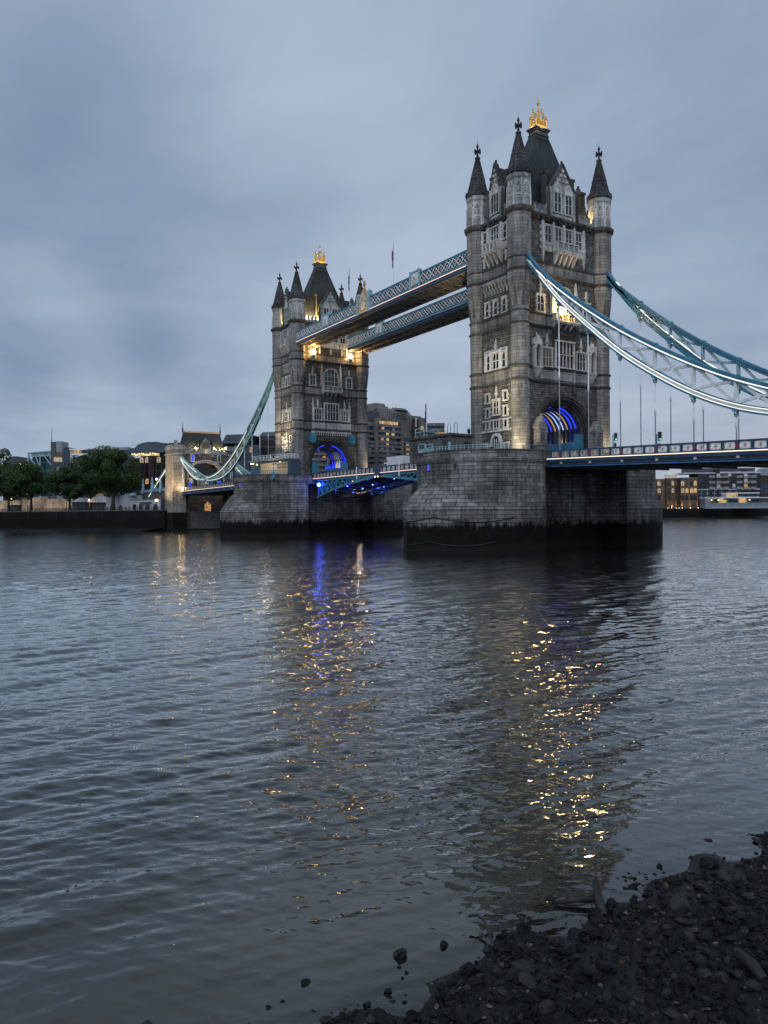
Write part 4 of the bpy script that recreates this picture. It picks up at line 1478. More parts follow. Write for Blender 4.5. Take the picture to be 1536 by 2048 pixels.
def make_chain(label, loc, rz, side, dz, dy, zdeck, far=False, paint='teal_paint', lit_long=True):
    """side=+1: the chain on local +y"""
    T = thing('suspension_chain', label, 'chain', loc, rz, 'suspension chains of the bridge')
    yc = side * 9.3
    ad = lambda pts: [(-x, z + dz * min(max((x - 6) / 19, 0), 1)) for x, z in pts]
    y0, y1 = yc - .36, yc + .36
    out = side * dy           # which face carries the light strips (+1 = the outer face)
    for nm, tp, bp_ in (('long', CT, CB), ('short', DT, DB)):
        A, B = smooth_poly(ad(tp)), smooth_poly(ad(bp_))
        m = MB(); chord(m, A, y0, y1, 0, -.34); chord(m, A, y0 + .12, y1 - .12, -.3, -.72); chord(m, A, y0, y1, -.7, -.78)
        tc_ = m.build('top_chord', paint, T)
        m = MB(); chord(m, B, y0, y1, .92, .82); chord(m, B, y0 + .12, y1 - .12, .84, .2); chord(m, B, y0, y1, .22, 0)
        bc_ = m.build('bottom_chord', paint, T)
        ya, yb = sorted((yc + out * .25, yc + out * .34))
        s0 = 5 if nm == 'long' else 0
        if dy > 0 and (lit_long or nm == 'short'):
            m = MB(); chord(m, A[s0 + 9:], ya, yb, -.46, -.6); m.build('led_strip', 'led_white', tc_)
            m = MB(); chord(m, B[s0 + 2:], ya, yb, .79, .69); chord(m, B[s0 + 6:], ya, yb, .34, .25); m.build('led_strip', 'led_white', bc_)
            m = MB(); chord(m, B[s0:], *sorted((yc + out * .245, yc + out * .32)), .65, .37); m.build('side_plate', 'white_paint', bc_)
        elif dy > 0:
            m = MB(); chord(m, B[len(B) // 2:], ya, yb, .34, .25); chord(m, A[len(A) // 2:], ya, yb, -.46, -.6); m.build('led_strip', 'led_white', bc_)
        elif dy < 0:
            m = MB(); chord(m, B[s0:], *sorted((yc - .2, yc + .2)), 1.0, .93); m.build('led_strip', 'led_white', bc_)
    # posts, X braces, hangers
    ta, ba = ad(CT), ad(CB)
    zt = lambda x: lin([(-p, q) for p, q in (ad(CT) if x <= 64.2 else ad(DT))], x)
    zb_ = lambda x: lin([(-p, q) for p, q in (ad(CB) if x <= 64.2 else ad(DB))], x)
    mid = white = 'white_paint'
    st = [x for x in HX if x < 64] + [64.2] + HX2
    for i, x in enumerate(st):
        a, b = zt(x) - .7, zb_(x) + .9
        if x != 64.2 and zt(x) > zb_(x) + 1.2:
            for zz_, z2_ in ((zt(x) - .82, zt(x) + .04), (zb_(x) - .06, zb_(x) + .96)):
                m = MB(); m.box(-x - .42, -x + .42, yc - .28, yc + .28, zz_ + .1, z2_ - .1)
                for q in (-.3, -.1, .1, .3):
                    for w_ in (-.29, .29): m.box(-x + q - .035, -x + q + .035, yc + w_ - .02, yc + w_ + .02, zz_ + .2, z2_ - .2)
                m.build('gusset_plate', paint, T)
        if a - b > .4 and x != 64.2:
            m = MB(); m.box(-x - .16, -x + .16, yc - .26, yc + .26, b - .2, a + .2); m.build('post', 'white_paint' if dy > 0 else 'pale_blue_paint', T)
        if i + 1 < len(st):
            x2 = st[i + 1]
            a2, b2 = zt(x2) - .7, zb_(x2) + .9
            if min(a - b, 99) > .2 or a2 - b2 > .2:
                m = MB()
                P1, P2, Q1, Q2 = (-x - .1, yc, b), (-x2 + .1, yc, a2), (-x - .1, yc, a), (-x2 + .1, yc, b2)
                c = ((-x - x2) / 2, yc, (a + b + a2 + b2) / 4)
                for p in (P1, P2, Q1, Q2):
                    m.bar(p, c, .42, .22, (0, 1, 0)) if False else m.bar(p, c, .26, .36)
                r = .34
                m.add([(c[0] + r * math.cos(k * math.pi / 4), yc + s_ * .2, c[2] + r * math.sin(k * math.pi / 4)) for s_ in (-1, 1) for k in range(8)],
                      [tuple(range(7, -1, -1)), tuple(range(8, 16))] + [(k, (k + 1) % 8, 8 + (k + 1) % 8, 8 + k) for k in range(8)])
                m.build('cross_brace', 'cream_paint' if far else 'white_paint' if (dy > 0) else 'pale_blue_paint', T)  # far braces: the pinkish light on them is put into the cream colour
        if x != 64.2:
            zd = zdeck(x)
            z1 = zb_(x)
            if z1 - zd > .3:
                m = MB()
                m.lathe(-x, yc, [(.085, zd), (.085, (zd + z1) * .5 - .45), (.14, (zd + z1) * .5 - .4), (.14, (zd + z1) * .5 + .4), (.085, (zd + z1) * .5 + .45), (.085, z1)], 8, 0, True)
                h = m.build('hanger', 'white_paint', T)
                m = MB(); m.box(-x - .3, -x + .3, yc - .34, yc + .34, z1 - .12, z1 + .05); m.box(-x - .2, -x + .2, yc - .2, yc + .2, z1 - .75, z1 - .12); m.ball((-x, yc + .22, z1 - .35), .2, 8, 5); m.build('hanger_shoe', 'pale_blue_paint', h)
                if dy < 0:
                    m = MB(); m.ball((-x - .5, yc + .2, z1 - .2), .09, 6, 4); m.build('marker_lamp', 'bulb_soft', h)
    # pin joint at the lowest point
    m = MB()
    zl = 16.4 + dz
    m.rings([[(-64.2 + .75 * math.cos(k * math.pi / 8), yc + w, zl + .3 + .95 * math.sin(k * math.pi / 8)) for k in range(16)] for w in (-.5, .5)])
    m.box(-64.7, -63.7, yc - .5, yc + .5, zdeck(64.2) + .2, zl)
    m.build('pin_joint', 'white_paint', T)
    return T


zn = lambda x: 14.1 - .0323 * (x - 10.75) + 1.3
zf = lambda x: 14.65 - .006 * (x - 10.75) + 1.3
make_chain('near right suspension chain outlined with white light strips in front of the larger tower', (0, 0, 0), 0, 1, 0.0, 1, zn)
make_chain('unlit blue suspension chain on the far side of the right-hand roadway', (0, 0, 0), 0, -1, 0.0, -1, zn)
make_chain('pale green suspension chain dipping to a lit pin joint left of the smaller tower', (82.3, 0, 0), math.pi, -1, .9, 1, zf, True, 'green_teal', False)
make_chain('rear left suspension chain, mostly hidden behind the pale green one', (82.3, 0, 0), math.pi, 1, .9, -1, zf, True, 'green_teal')


# ------------------------------------------------------------------ bascules
def make_bascule(label, loc, rz, lit):
    T = thing('bascule_leaf', label, 'bascule', loc, rz, 'bascule leaves of the bridge')
    X0, X1 = 10.75, 41.05
    ZL = 14.55
    m = MB(); m.box(X0, X1, -7.6, 7.6, ZL - .4, ZL - .1)
    for k in range(11):
        x = X0 + 1.0 + 2.8 * k
        m.box(x - .12, x + .12, -7.3, 7.3, ZL - .95, ZL - .41)
    m.build('carriageway', 'dark_steel', T)
    low = [(12.4, 9.85), (15, 10.4), (18, 11.05), (23, 11.95), (28, 12.6), (32.5, 13.1), (37, 13.55), (41, 13.85)]
    for gi, y in enumerate((-7.55, -2.6, 2.6, 7.55)):
        edge = abs(y) > 5
        m = MB()
        chord(m, smooth_poly(low, 4), y - .3, y + .3, .25, -.25)
        m.box(12.4, X1, y - .25, y + .25, ZL - .75, ZL - .42)
        xs_ = [12.8 + 2.35 * k for k in range(12)]
        for i, x in enumerate(xs_):
            zl_ = lin(low, x)
            if ZL - .7 - zl_ > .35:
                m.bar((x, y, zl_), (x, y, ZL - .6), .2, .26)
                if i + 1 < len(xs_):
                    x2 = xs_[i + 1]
                    m.bar((x, y, ZL - .6), (x2, y, lin(low, x2)), .2, .28)
                    if i < 4: m.bar((x, y, zl_), (x2, y, ZL - .6), .2, .22)
        m.build('arch_girder', 'teal_paint' if edge else 'dark_steel', T)
    m = MB()
    for k in range(8):
        x = 14 + 3.0 * k
        z = lin(low, x)
        m.box(x - .12, x + .12, -7.4, 7.4, z - .1, z + .16)
    m.build('cross_tie', 'dark_steel', T)
    for s in (-1, 1):
        f = lambda a, b: tuple(sorted((s * a, s * b)))
        m = MB(); m.box(X0, X1, *f(7.62, 7.95), ZL - .3, ZL - .04); e = m.build('edge_girder', 'blue_paint', T)
        m = MB(); m.box(X0, X1, *f(7.95, 8.02), ZL - .1, ZL + .03); m.build('led_strip', 'led_pink', e)
        m = MB(); m.box(X0, X1, *f(7.7, 7.92), ZL + 1.15, ZL + 1.33); m.box(X0, X1, *f(7.74, 7.88), ZL + .05, ZL + .2)
        n = 18
        st = (X1 - X0) / n
        for k in range(n + 1):
            x = X0 + st * k
            m.box(x - .1, x + .1, *f(7.66, 7.97), ZL + .04, ZL + 1.3)
        m.box(X1 - .9, X1, *f(7.66, 8.2), ZL - .9, ZL + 1.42)
        p = m.build('parapet', 'navy_paint', T)
        m = MB()
        y = s * 7.81
        for k in range(n):
            a, b = X0 + st * k + .16, X0 + st * (k + 1) - .16
            for (p0, p1) in (((a, .24), (b, 1.12)), ((a, 1.12), (b, .24)), ((a, .26), (b, .26)), ((a, 1.1), (b, 1.1)), (((a + b) / 2, .26), ((a + b) / 2, 1.1)), ((a, .68), (b, .68)), ((a, .68), ((a + b) / 2, 1.1)), (((a + b) / 2, 1.1), (b, .68)), ((b, .68), ((a + b) / 2, .26)), (((a + b) / 2, .26), (a, .68))):
                m.bar((p0[0], y, ZL + p0[1]), (p1[0], y, ZL + p1[1]), .07, .06, (0, 1, 0))
        m.build('lattice', 'cream_paint', p)
        m = MB(); m.lathe(32.5, s * 8.1, [(.14, ZL - 1.1), (.14, ZL + 1.55), (.05, ZL + 1.7)], 8); m.build('fender_post', 'white_paint', T)
        m = MB(); m.ball((X1 - .45, s * 8.25, ZL - .85), .13, 8, 5); m.build('navigation_lamp', 'bulb_soft', p)
    if lit:
        m = MB(); m.ball((14.0, -8.1, 12.9), .42, 8, 6); m.build('blue_lamp', 'bulb_blue', T)
        for x, y, z, e in ((13.3, -6.6, 12.2, 700), (16.0, -5.0, 10.4, 160), (17.0, -.5, 10.6, 200), (21.5, 3.8, 11.2, 160), (15.4, 5.5, 10.4, 160), (27, -.3, 12.2, 100)):
            lamp('SPOT', (x + 1, y, z), e * 4, (.04, .08, 1.0), T, (x + 4, y + .5, z + 4), .15, 125, .6)
        lamp('POINT', (17.5, 1.3, 10.6), 160, (1.0, .75, .5), T, None, .15)
        m = MB()
        for k in range(9):
            x = 16 + 2.35 * k
            for y in (-5.2, 0.4, 5.0):
                if (k + int(y)) % 2 == 0: m.ball((x, y, lin(low, x) + .35), .11, 6, 4)
        m.build('under_light', 'bulb_blue', T)
        m = MB()
        for k in range(5):
            m.ball((17 + 3.3 * k, -6.2 + k * 1.1, ZL - 1.1), .1, 6, 4)
        m.build('work_lamp', 'bulb_soft', T)
    return T


make_bascule('right half of the lifting roadway between the piers', (0, 0, 0), 0, False)
make_bascule('left half of the lifting roadway, its girders lit blue underneath', (82.3, 0, 0), math.pi, True)


# ------------------------------------------------------------------ high walkways
def make_walkway(label, s, lit):
    """s=+1: the walkway on +y (nearer the camera)"""
    T = thing('high_walkway', label, 'walkway', (41.15, 0, 0), 0, 'high level walkways between the towers')
    ya, yb = sorted((s * 4.3, s * 10.4))
    L = 34.1
    ZB_, ZT = 48.35, 51.6
    m = MB(); m.box(-L, L, ya + .2, yb - .2, ZB_ + .25, ZB_ + .55); m.box(-L, L, ya + .05, yb - .05, ZT - .25, ZT - .1)
    m.build('floor', 'soffit', T)
    m = MB()   # lattice under the floor
    n = 26
    for k in range(n):
        x0, x1 = -L + 2 * L * k / n, -L + 2 * L * (k + 1) / n
        m.bar((x0, ya + .3, ZB_ + .05), (x1, yb - .3, ZB_ + .05), .16, .2); m.bar((x0, yb - .3, ZB_ + .05), (x1, ya + .3, ZB_ + .05), .16, .2)
        m.bar((x0, ya + .3, ZB_), (x0, yb - .3, ZB_), .22, .3)
    for y in (ya + .45, (ya + yb) / 2, yb - .45):
        m.box(-L, L, y - .14, y + .14, ZB_ - .22, ZB_ + .2)
    m.build('floor_bracing', 'cream_paint', T)
    for y, o in ((ya, -1), (yb, 1)):
        sg = o
        f = lambda a, b: tuple(sorted((y + sg * a, y + sg * b)))
        m = MB(); m.box(-L, L, *f(-.2, .1), ZT - .28, ZT); m.box(-L, L, *f(-.12, .16), ZT, ZT + .1)
        m.box(-L, L, *f(-.2, .12), ZB_ + 1.05, ZB_ + 1.2)
        c = m.build('chord', 'teal_paint', T)
        m = MB(); m.box(-L, L, *f(-.3, .05), ZB_ - .05, ZB_ + .5); m.box(-L, L, *f(-.3, .2), ZB_ + .5, ZB_ + .58); m.build('bottom_flange', 'navy_paint', c)
        m = MB(); m.box(-L, L, *f(-.2, .04), ZB_ + .58, ZB_ + 1.05)
        k = -L + .4
        while k < L - 1:
            m.box(k, k + .85, *f(.04, .1), ZB_ + .66, ZB_ + .72); m.box(k, k + .85, *f(.04, .1), ZB_ + .93, ZB_ + .99)
            m.box(k, k + .08, *f(.04, .1), ZB_ + .66, ZB_ + .99); m.box(k + .77, k + .85, *f(.04, .1), ZB_ + .66, ZB_ + .99)
            m.box(k + .3, k + .55, *f(.04, .12), ZB_ + .74, ZB_ + .91)
            k += 1.15
        m.build('panel_course', 'pale_blue_paint', c)
        m = MB()
        n = 36
        w = 2 * L / n
        for k in range(n):
            x0, x1 = -L + w * k, -L + w * (k + 1)
            a, b = ZB_ + 1.2, ZT - .28
            m.bar((x0, y, a), (x1, y, b), .17, .12); m.bar((x0, y + .02 * sg, b), (x1, y + .02 * sg, a), .17, .12)
            m.bar((x0, y - .03 * sg, (a + b) / 2), (x0 + w / 2, y - .03 * sg, b), .1, .08); m.bar((x0 + w / 2, y - .03 * sg, b), (x1, y - .03 * sg, (a + b) / 2), .1, .08)
            m.bar((x0, y - .03 * sg, (a + b) / 2), (x0 + w / 2, y - .03 * sg, a), .1, .08); m.bar((x0 + w / 2, y - .03 * sg, a), (x1, y - .03 * sg, (a + b) / 2), .1, .08)
        m.build('lattice', 'white_paint', c)
        m = MB(); m.box(-L, L, *f(-.45, -.4), ZB_ + 1.2, ZT - .28); m.build('glazing', 'glass_blue', c)
        if lit and o == s:
            m = MB(); m.box(-L, L, *f(.2, .26), ZB_ + .5, ZB_ + .6); m.build('led_strip', 'led_pink', c)
        if o == s or True:
            # panelled boxes and the crested centrepiece on this face
            for xc in ((-23.4 + .0, 18.3, -18.3 + 36.6 - 36.6)[:2] if o == s else ()):
                pass
            if o > 0:
                for xc in (18.3, -18.3):
                    m = MB()
                    m.box(xc - 1.6, xc + 1.6, *f(-.3, .18), ZB_ + 1.2, ZT + .5); m.box(xc - 1.75, xc + 1.75, *f(-.35, .3), ZT + .5, ZT + .75)
                    for q in (-1.5, 1.5): m.box(xc + q - .2, xc + q + .2, *f(.18, .32), ZB_ + .6, ZT + .9)
                    bx = m.build('end_box', 'pale_blue_paint', c)
                    m = MB(); m.box(xc - 1.1, xc + 1.1, *f(.18, .24), ZB_ + 1.4, ZT + .3); m.build('panel', 'white_paint', bx)
                    m = MB()
                    for z in (ZB_ + 2.0, ZB_ + 2.8):
                        m.ball((xc, y + sg * .26, z), .3, 8, 5)
                        m.box(xc - .7, xc + .7, *f(.24, .3), z - .5, z - .42)
                    m.build('emblem', 'cream_paint', bx)
    if s > 0:
        y = yb
        m = MB()   # shield-shaped coat of arms with cross on top
        o = [(-1.9, ZB_ + .3), (1.9, ZB_ + .3), (2.0, ZT + .2), (1.3, ZT + .9), (.5, ZT + 1.7), (0, ZT + 2.2), (-.5, ZT + 1.7), (-1.3, ZT + .9), (-2.0, ZT + .2)]
        g = lambda u, w, z: (.9 - u, y + w, z)
        m.fr = g
        m.poly(o, -.4, .3)
        ar = m.build('coat_of_arms', 'gilt', T)
        m = MB(g)
        for s2 in (-1, 1):
            m.fb(s2 * 2.3 - .32, s2 * 2.3 + .32, -.5, .45, ZB_ + .2, ZT + 1.0); m.lathe(*g(s2 * 2.3, 0, 0)[:2], [(.5, ZT + 1.0), (.5, ZT + 1.25), (.35, ZT + 1.5)], 8)
        m.build('side_column', 'pale_blue_paint', ar)
        m = MB(g)
        oi = [(x * .82, ZB_ + .9 + (z - ZB_ - .9) * .84) for x, z in o]
        m.strip(oi + oi[:1], [(x * .85, ZB_ + 1.1 + (z - ZB_ - 1.1) * .85) for x, z in oi + oi[:1]], .3, .4)
        m.poly([(-.9, ZB_ + 1.3), (0, ZB_ + .8), (.9, ZB_ + 1.3), (.9, ZT - .4), (-.9, ZT - .4)], .3, .42)
        for u, z in ((-1.25, ZB_ + 1.8), (1.25, ZB_ + 1.8), (-1.1, ZB_ + 2.8), (1.1, ZB_ + 2.8), (0, ZT + .4), (-.5, ZT - .1), (.5, ZT - .1)):
            m.ball(g(u, .35, z), .3, 6, 5)
        m.build('relief', 'cream_paint', ar)
        m = MB(g)
        m.lathe(*g(0, -.05, 0)[:2], [(.35, ZT + 2.0), (.3, ZT + 2.5), (.12, ZT + 2.7), (.12, ZT + 4.0)], 8); m.fb(-.5, .5, -.15, .05, ZT + 3.0, ZT + 3.35); m.fb(-.2, .2, -.2, .1, ZT + 2.8, ZT + 3.9)
        m.build('cross', 'gilt', ar)
        lamp('POINT', (.9, y + 2.2, ZB_ + .2), 55, (1.0, .62, .35), T, None, .1)
    return T


make_walkway('front high-level walkway with lit edge and a coat of arms at its middle', 1, True)
make_walkway('rear high-level walkway, seen below the front one', -1, False)
for x, lab, c2 in ((49.7, 'thin flagpole with furled dark flag left of the coat of arms', 'flag_blue'), (31.7, 'taller-looking flagpole with furled red and blue flag right of the coat of arms', 'flag_red')):
    F = thing('flagpole', lab, 'flagpole', (x, 9.6, 51.6), 0, 'flagpoles on the walkway')
    m = MB(); m.lathe(0, 0, [(.07, -.3), (.06, 4), (.045, 8.8), (.1, 8.9), (.02, 9.05)], 8); m.build('pole', 'white_paint', F)
    m = MB()
    rs = []
    for k in range(12):
        z = 8.6 - k * .42
        a = .04 + .05 * k / 2 if k < 4 else .2 + .05 * math.sin(k * 2.1)
        rs.append([(.05 + a * (1 + math.cos(q * math.pi / 3)) * .8, a * .7 * math.sin(q * math.pi / 3 + k * .3), z) for q in range(6)])
    m.rings(rs, True, None, True); fl = m.build('flag', 'flag_blue', F)
    if c2 == 'flag_red':
        m = MB(); m.box(.2, .42, -.16, .16, 5.6, 7.4); m.build('flag_patch', 'flag_red', fl)
# ------------------------------------------------------------------ gatehouse (north abutment tower)
def make_gatehouse():
    T = thing('gatehouse', 'turreted stone gatehouse with steep floodlit roof at the far end of the left chain', 'gatehouse', (174.5, 0, 0))
    m = MB()
    F = (lambda u, w, z: (-w, -u, z))
    m.fr = F
    hw, ah, sp = 6.4, 4.4, 21.0
    arc = ell(hw, ah, sp, 20)[::-1]
    m.strip([(u, 28.2) for u, z in arc], arc, -9, 0)
    for s in (-1, 1):
        u0, u1 = sorted((s * hw, s * 8.2)); m.fb(u0, u1, -9, 0, 5, 28.2)
    m.fb(-8.2, 8.2, -8.6, -.4, 28.2, 29.0)
    m.build('wall', 'wall_stone', T)
    m = MB(F)
    for k in range(3):
        a, b = ell(hw + .5 - .35 * k, ah + .45 - .35 * k, sp, 20), ell(hw + .15 - .35 * k, ah + .1 - .35 * k, sp, 20)
        m.strip(a, b, -1.5, .25 - .35 * k)
    m.build('arch_moulding', 'trim_stone', T)
    m = MB(F)
    m.fb(-8.4, 8.4, -.2, .3, 28.0, 28.4)
    m.fb(-8.2, 8.2, -.5, .1, 28.4, 29.2)
    for k in range(11):
        u = -7.8 + 1.5 * k
        m.fb(u, u + .85, -.5, .1, 29.2, 29.95)
    for u in (-2.5, 2.5): m.fb(u - .3, u + .3, .3, .55, 27.1, 27.9)
    m.build('parapet', 'parapet_stone', T)
    for s in (-1, 1):
        m = MB(F)
        c = s * 10.2
        m.wedge(c - 2.4, c + 2.4, -9.5, .85, .6, 6.5, 15)
        m.wedge(c - 2.2, c + 2.2, -9.3, .6, .35, 15, 19)
        m.fb(c - 2.1, c + 2.1, -9.3, .3, 19, 29.4)
        m.fb(c - 2.1, c - 1.2, .3, .75, 14, 22); m.fb(c + 1.2, c + 2.1, .3, .7, 14, 22)
        q = m.build('flanking_tower', 'turret_stone' if s < 0 else 'wall_stone', T)
        m = MB(F); m.wedge(c - 2.6, c + 2.6, -9.6, 1.3, .95, -1, 6.5); m.build('footing', 'wharf_stone', q)
        m = MB(F)
        m.fb(c - 2.5, c + 2.5, -9.6, .6, 27.6, 28.1); m.fb(c - 2.3, c + 2.3, -9.5, .5, 29.4, 30.3)
        for k in range(4):
            u = c - 2.3 + 1.25 * k
            m.fb(u, u + .8, -.2, .5, 30.3, 31.2)
        for k in range(6):
            for uu in (c - 2.3, c + 1.9):
                m.fb(uu, uu + .4, -9.4 + 1.6 * k, -8.5 + 1.6 * k, 30.3, 31.2)
        if s < 0:
            m.fb(c - .7, c + .3, -3.2, -2.2, 30.3, 33)
        m.build('battlement', 'parapet_stone', q)
    m = MB()   # roof with hipped ends, ridge along y
    m.rings([[(x0, -y, z), (x1, -y, z), (x1, y, z), (x0, y, z)] for x0, x1, y, z in ((1.9, 8.6, 8.0, 29.0), (2.7, 7.2, 7.6, 31.6), (4.5, 4.7, 7.1, 36.2))])
    m.build('roof', 'slate', T)
    m = MB()
    m.box(4.3, 4.9, -7.2, 7.2, 36.15, 36.5)
    for k in range(24): m.box(4.5, 4.7, -7.0 + .6 * k, -6.75 + .6 * k, 36.5, 36.85)
    m.build('ridge_cresting', 'gilt', T)
    for s in (-1, 1):
        m = MB(); m.lathe(4.6, s * 7.2, [(.3, 36), (.3, 37.4), (.18, 37.6), (.12, 38.5), (.3, 38.6), (.1, 38.8), (.05, 40)], 8); m.build('finial', 'spire_stone', T)
    m = MB(F)
    m.poly([(-2.0, 29.0), (2.0, 29.0), (2.0, 31.2), (1.6, 31.6), (0, 34.0), (-1.6, 31.6), (-2.0, 31.2)], -.6, .15)
    gb = m.build('gable', 'parapet_stone', T)
    m = MB(F); m.poly([(-1.3, 30.3), (0, 29.9), (1.3, 30.3), (1.3, 31.8), (0, 33.0), (-1.3, 31.8)], .15, .3); m.build('carved_arms', 'dark_shade_stone', gb)
    for s in (-1, 1):
        m = MB(F); m.fb(s * 2.3 - .3, s * 2.3 + .3, -1.2, -.3, 29, 33.2); m.build('chimney', 'spire_stone', gb)
        m = MB(F)
        u = s * 5.0
        m.fb(u - .75, u - .35, 0, .16, 25.3, 27.6); m.fb(u + .35, u + .75, 0, .16, 25.3, 27.6); m.fb(u - .75, u + .75, 0, .16, 25.0, 25.3); m.fb(u - .75, u + .75, 0, .16, 27.6, 27.9)
        w_ = m.build('slit_window', 'trim_stone', T)
        m = MB(F); m.fb(u - .35, u + .35, 0, .05, 25.3, 27.6); m.build('pane', 'led_blue' if s < 0 else 'pane', w_)
    for u in (-3.6, 3.4, 6.6):
        m = MB(F); m.ball(F(u, -.75, 30.2), .24, 8, 6); m.build('roof_floodlight', 'bulb' if u < 4 else 'bulb_warm', T)
        lamp('POINT', F(u, -.95, 30.1), 1500, (1.0, .70, .28), T, None, .2)
    lamp('POINT', F(0, .9, 29.0), 40, (1.0, .7, .3), T, None, .2)
    for k, (y, z, e) in enumerate(((8.8, 14.8, 420),)):
        m = MB(); m.box(-1.3, -.9, y - .7, y + .7, 14.3, 15.6); m.build('lit_box', 'bulb_soft', T)
        lamp('POINT', (-2.0, y + 1.5, 15.4), 260, (1.0, .66, .3), T, None, .3)
    lamp('SPOT', (-4, 26, 8.2), 36000, (1.0, .70, .36), T, (5, 12.5, 20), .4, 60, .8)
    lamp('SPOT', (-7.5, 14.5, 12.5), 4000, (1.0, .70, .36), T, (0, 10.5, 21), .3, 70, .8)
    lamp('POINT', (4.5, 0, 17.5), 420, (1.0, .66, .32), T, None, .3)
    for y, z in ((5.6, 16.5), (-5.5, 17.0)):
        m = MB(); m.box(1.0, 1.3, y - .35, y + .35, z - .4, z + 1.2); m.build('blue_panel_light', 'led_blue', T)
    m = MB(F); m.fb(-10, 10, -9, -.5, -1, 6.9); m.fb(-2.5, 1.5, -.5, -.42, 7.2, 9.9)
    m.build('base', 'dark_shade_stone', T)
    m = MB(F); m.poly([(-.5, 7.0), (1.9, 7.0), (1.9, 9.5), (.7, 10.4), (-.5, 9.5)], -.42, -.36); m.build('lit_doorway', 'lit_orange', T)
    return T


make_gatehouse()


# ------------------------------------------------------------------ facades of the far bank
class Facade:
    """a building front between two points on the ground; local x runs along it to the right, local y away from the river"""

    def __init__(s, name, label, cat, px0, px1, d0, d1=None, zg=6.6, group=None):
        d1 = d1 or d0
        a, b = at(px0, 1024, d0), at(px1, 1024, d1)
        v = Vector((b.x - a.x, b.y - a.y, 0))
        s.L = v.length
        s.px0, s.px1, s.d0, s.d1 = px0, px1, d0, d1
        s.T = thing(name, label, cat, (a.x, a.y, zg), math.atan2(v.y, v.x), group)
        s.zg = zg
        s.a, s.v = a, v.normalized()

    def u(s, px):
        """position along the front (m) seen at photo column px"""
        r = ray(px, 1024)
        # intersect camera ray with the facade line
        n = Vector((-s.v.y, s.v.x, 0))
        t_ = (Vector((s.a.x, s.a.y, 0)) - Vector((CAM.x, CAM.y, 0))).dot(n) / Vector((r.x, r.y, 0)).dot(n)
        p = Vector((CAM.x, CAM.y, 0)) + Vector((r.x, r.y, 0)) * t_
        return (p - Vector((s.a.x, s.a.y, 0))).dot(s.v)

    def z(s, py, px=None):
        px = px if px is not None else (s.px0 + s.px1) / 2
        f = (px - s.px0) / (s.px1 - s.px0)
        d = 1 / ((1 - f) / s.d0 + f / s.d1)
        return at(px, py, d).z - s.zg

    def block(s, name, mat, u0, u1, z0, z1, y0=0.0, y1=14.0, par=None):
        m = MB(); m.box(u0, u1, y0, y1, z0, z1)
        return m.build(name, mat, par or s.T)

    def win(s, u, z, w, h, mat, arch=False, frame=None, y=0.0):
        m = MB(lambda a, b, c: (a, y - b, c))
        if arch:
            m.poly([(u - w / 2, z), (u + w / 2, z), (u + w / 2, z + h * .75), (u, z + h), (u - w / 2, z + h * .75)], 0, .06)
        else:
            m.fb(u - w / 2, u + w / 2, 0, .06, z, z + h)
        o = m.build('window', mat, s.T)
        if frame:
            m = MB(lambda a, b, c: (a, y - b, c))
            m.fb(u - w / 2 - .15, u + w / 2 + .15, 0, .16, z - .2, z); m.fb(u - .06, u + .06, .06, .12, z, z + h * .8); m.fb(u - w / 2, u + w / 2, .06, .12, z + h * .42, z + h * .42 + .1)
            m.build('window_frame', frame, o)
        return o


rnd = random.Random(11)


def pick(p_lit=.2, warm=('lit_warm', 'lit_orange', 'lit_cream', 'lit_dim')):
    return rnd.choice(warm) if rnd.random() < p_lit else 'pane'


# hotel behind the bascules
def hpx(X): return 700 + X / 5.908
def hpy(Y): return 780 + Y / 5.908


H = Facade('hotel_building', 'large brutalist concrete hotel with banded windows rising behind the middle of the bridge', 'building', hpx(170), hpx(920), 400, 430)
def hu(X): return H.u(hpx(X))
def hz(Y): return H.z(hpy(Y))
steps = [(175, 335, 330, 3.5), (335, 610, 345, 0), (610, 735, 350, -.6), (735, 925, 290, 1.5)]
for a, b, y_, dy in steps:
    H.block('wall', 'concrete', hu(a), hu(b) - .003, 0, hz(y_), dy, 26)
H.block('stepped_wing', 'concrete', hu(605), hu(835), 0, hz(530), -3.0, 20)
H.block('stepped_wing', 'concrete', hu(835), hu(900), 0, hz(600), -3.0, 20)
for k, (xa, xb, ya, yb) in enumerate(((275, 400, 265, 375), (400, 520, 225, 340), (520, 610, 250, 340), (610, 720, 255, 330), (700, 915, 265, 300))):
    H.block('upper_storey', 'lead' if k in (0, 3) else 'concrete', hu(xa), hu(xb), hz(yb), hz(ya), 3.0 + k * .4, 22)
m = MB()
for xa, xb, ya, yb in ((395, 520, 150, 230), (300, 400, 225, 270), (420, 560, 180, 260), (560, 800, 205, 265), (640, 760, 180, 210)):
    a, b = hu(xa), hu(xb); z0, z1 = hz(yb), hz(ya)
    m.hexa([(a - .6, 5, z0), (b + .6, 5, z0), (b + .6, 20, z0), (a - .6, 20, z0), (a + .5, 7, z1), (b - .5, 7, z1), (b - .5, 18, z1), (a + .5, 18, z1)])
m.build('roof_plant', 'concrete', H.T)
m = MB()
for X in (297, 325, 626, 660, 712):
    m.bar((hu(X), 8, hz(220)), (hu(X), 8, hz(165 if X == 297 else 175)), .25)
m.build('aerial', 'dark_steel', H.T)
rows = [(402, 340, 600), (465, 240, 600), (527, 200, 600), (592, 200, 735), (640, 200, 800), (695, 200, 825), (752, 200, 825), (808, 200, 825), (865, 200, 825)]
lit_hint = {(300, 402), (365, 402), (430, 402), (490, 402), (550, 402), (380, 465), (215, 540), (440, 527), (210, 592), (375, 592), (440, 592), (620, 640), (700, 640), (205, 660), (440, 640), (640, 695), (335, 752), (430, 808), (630, 752)}
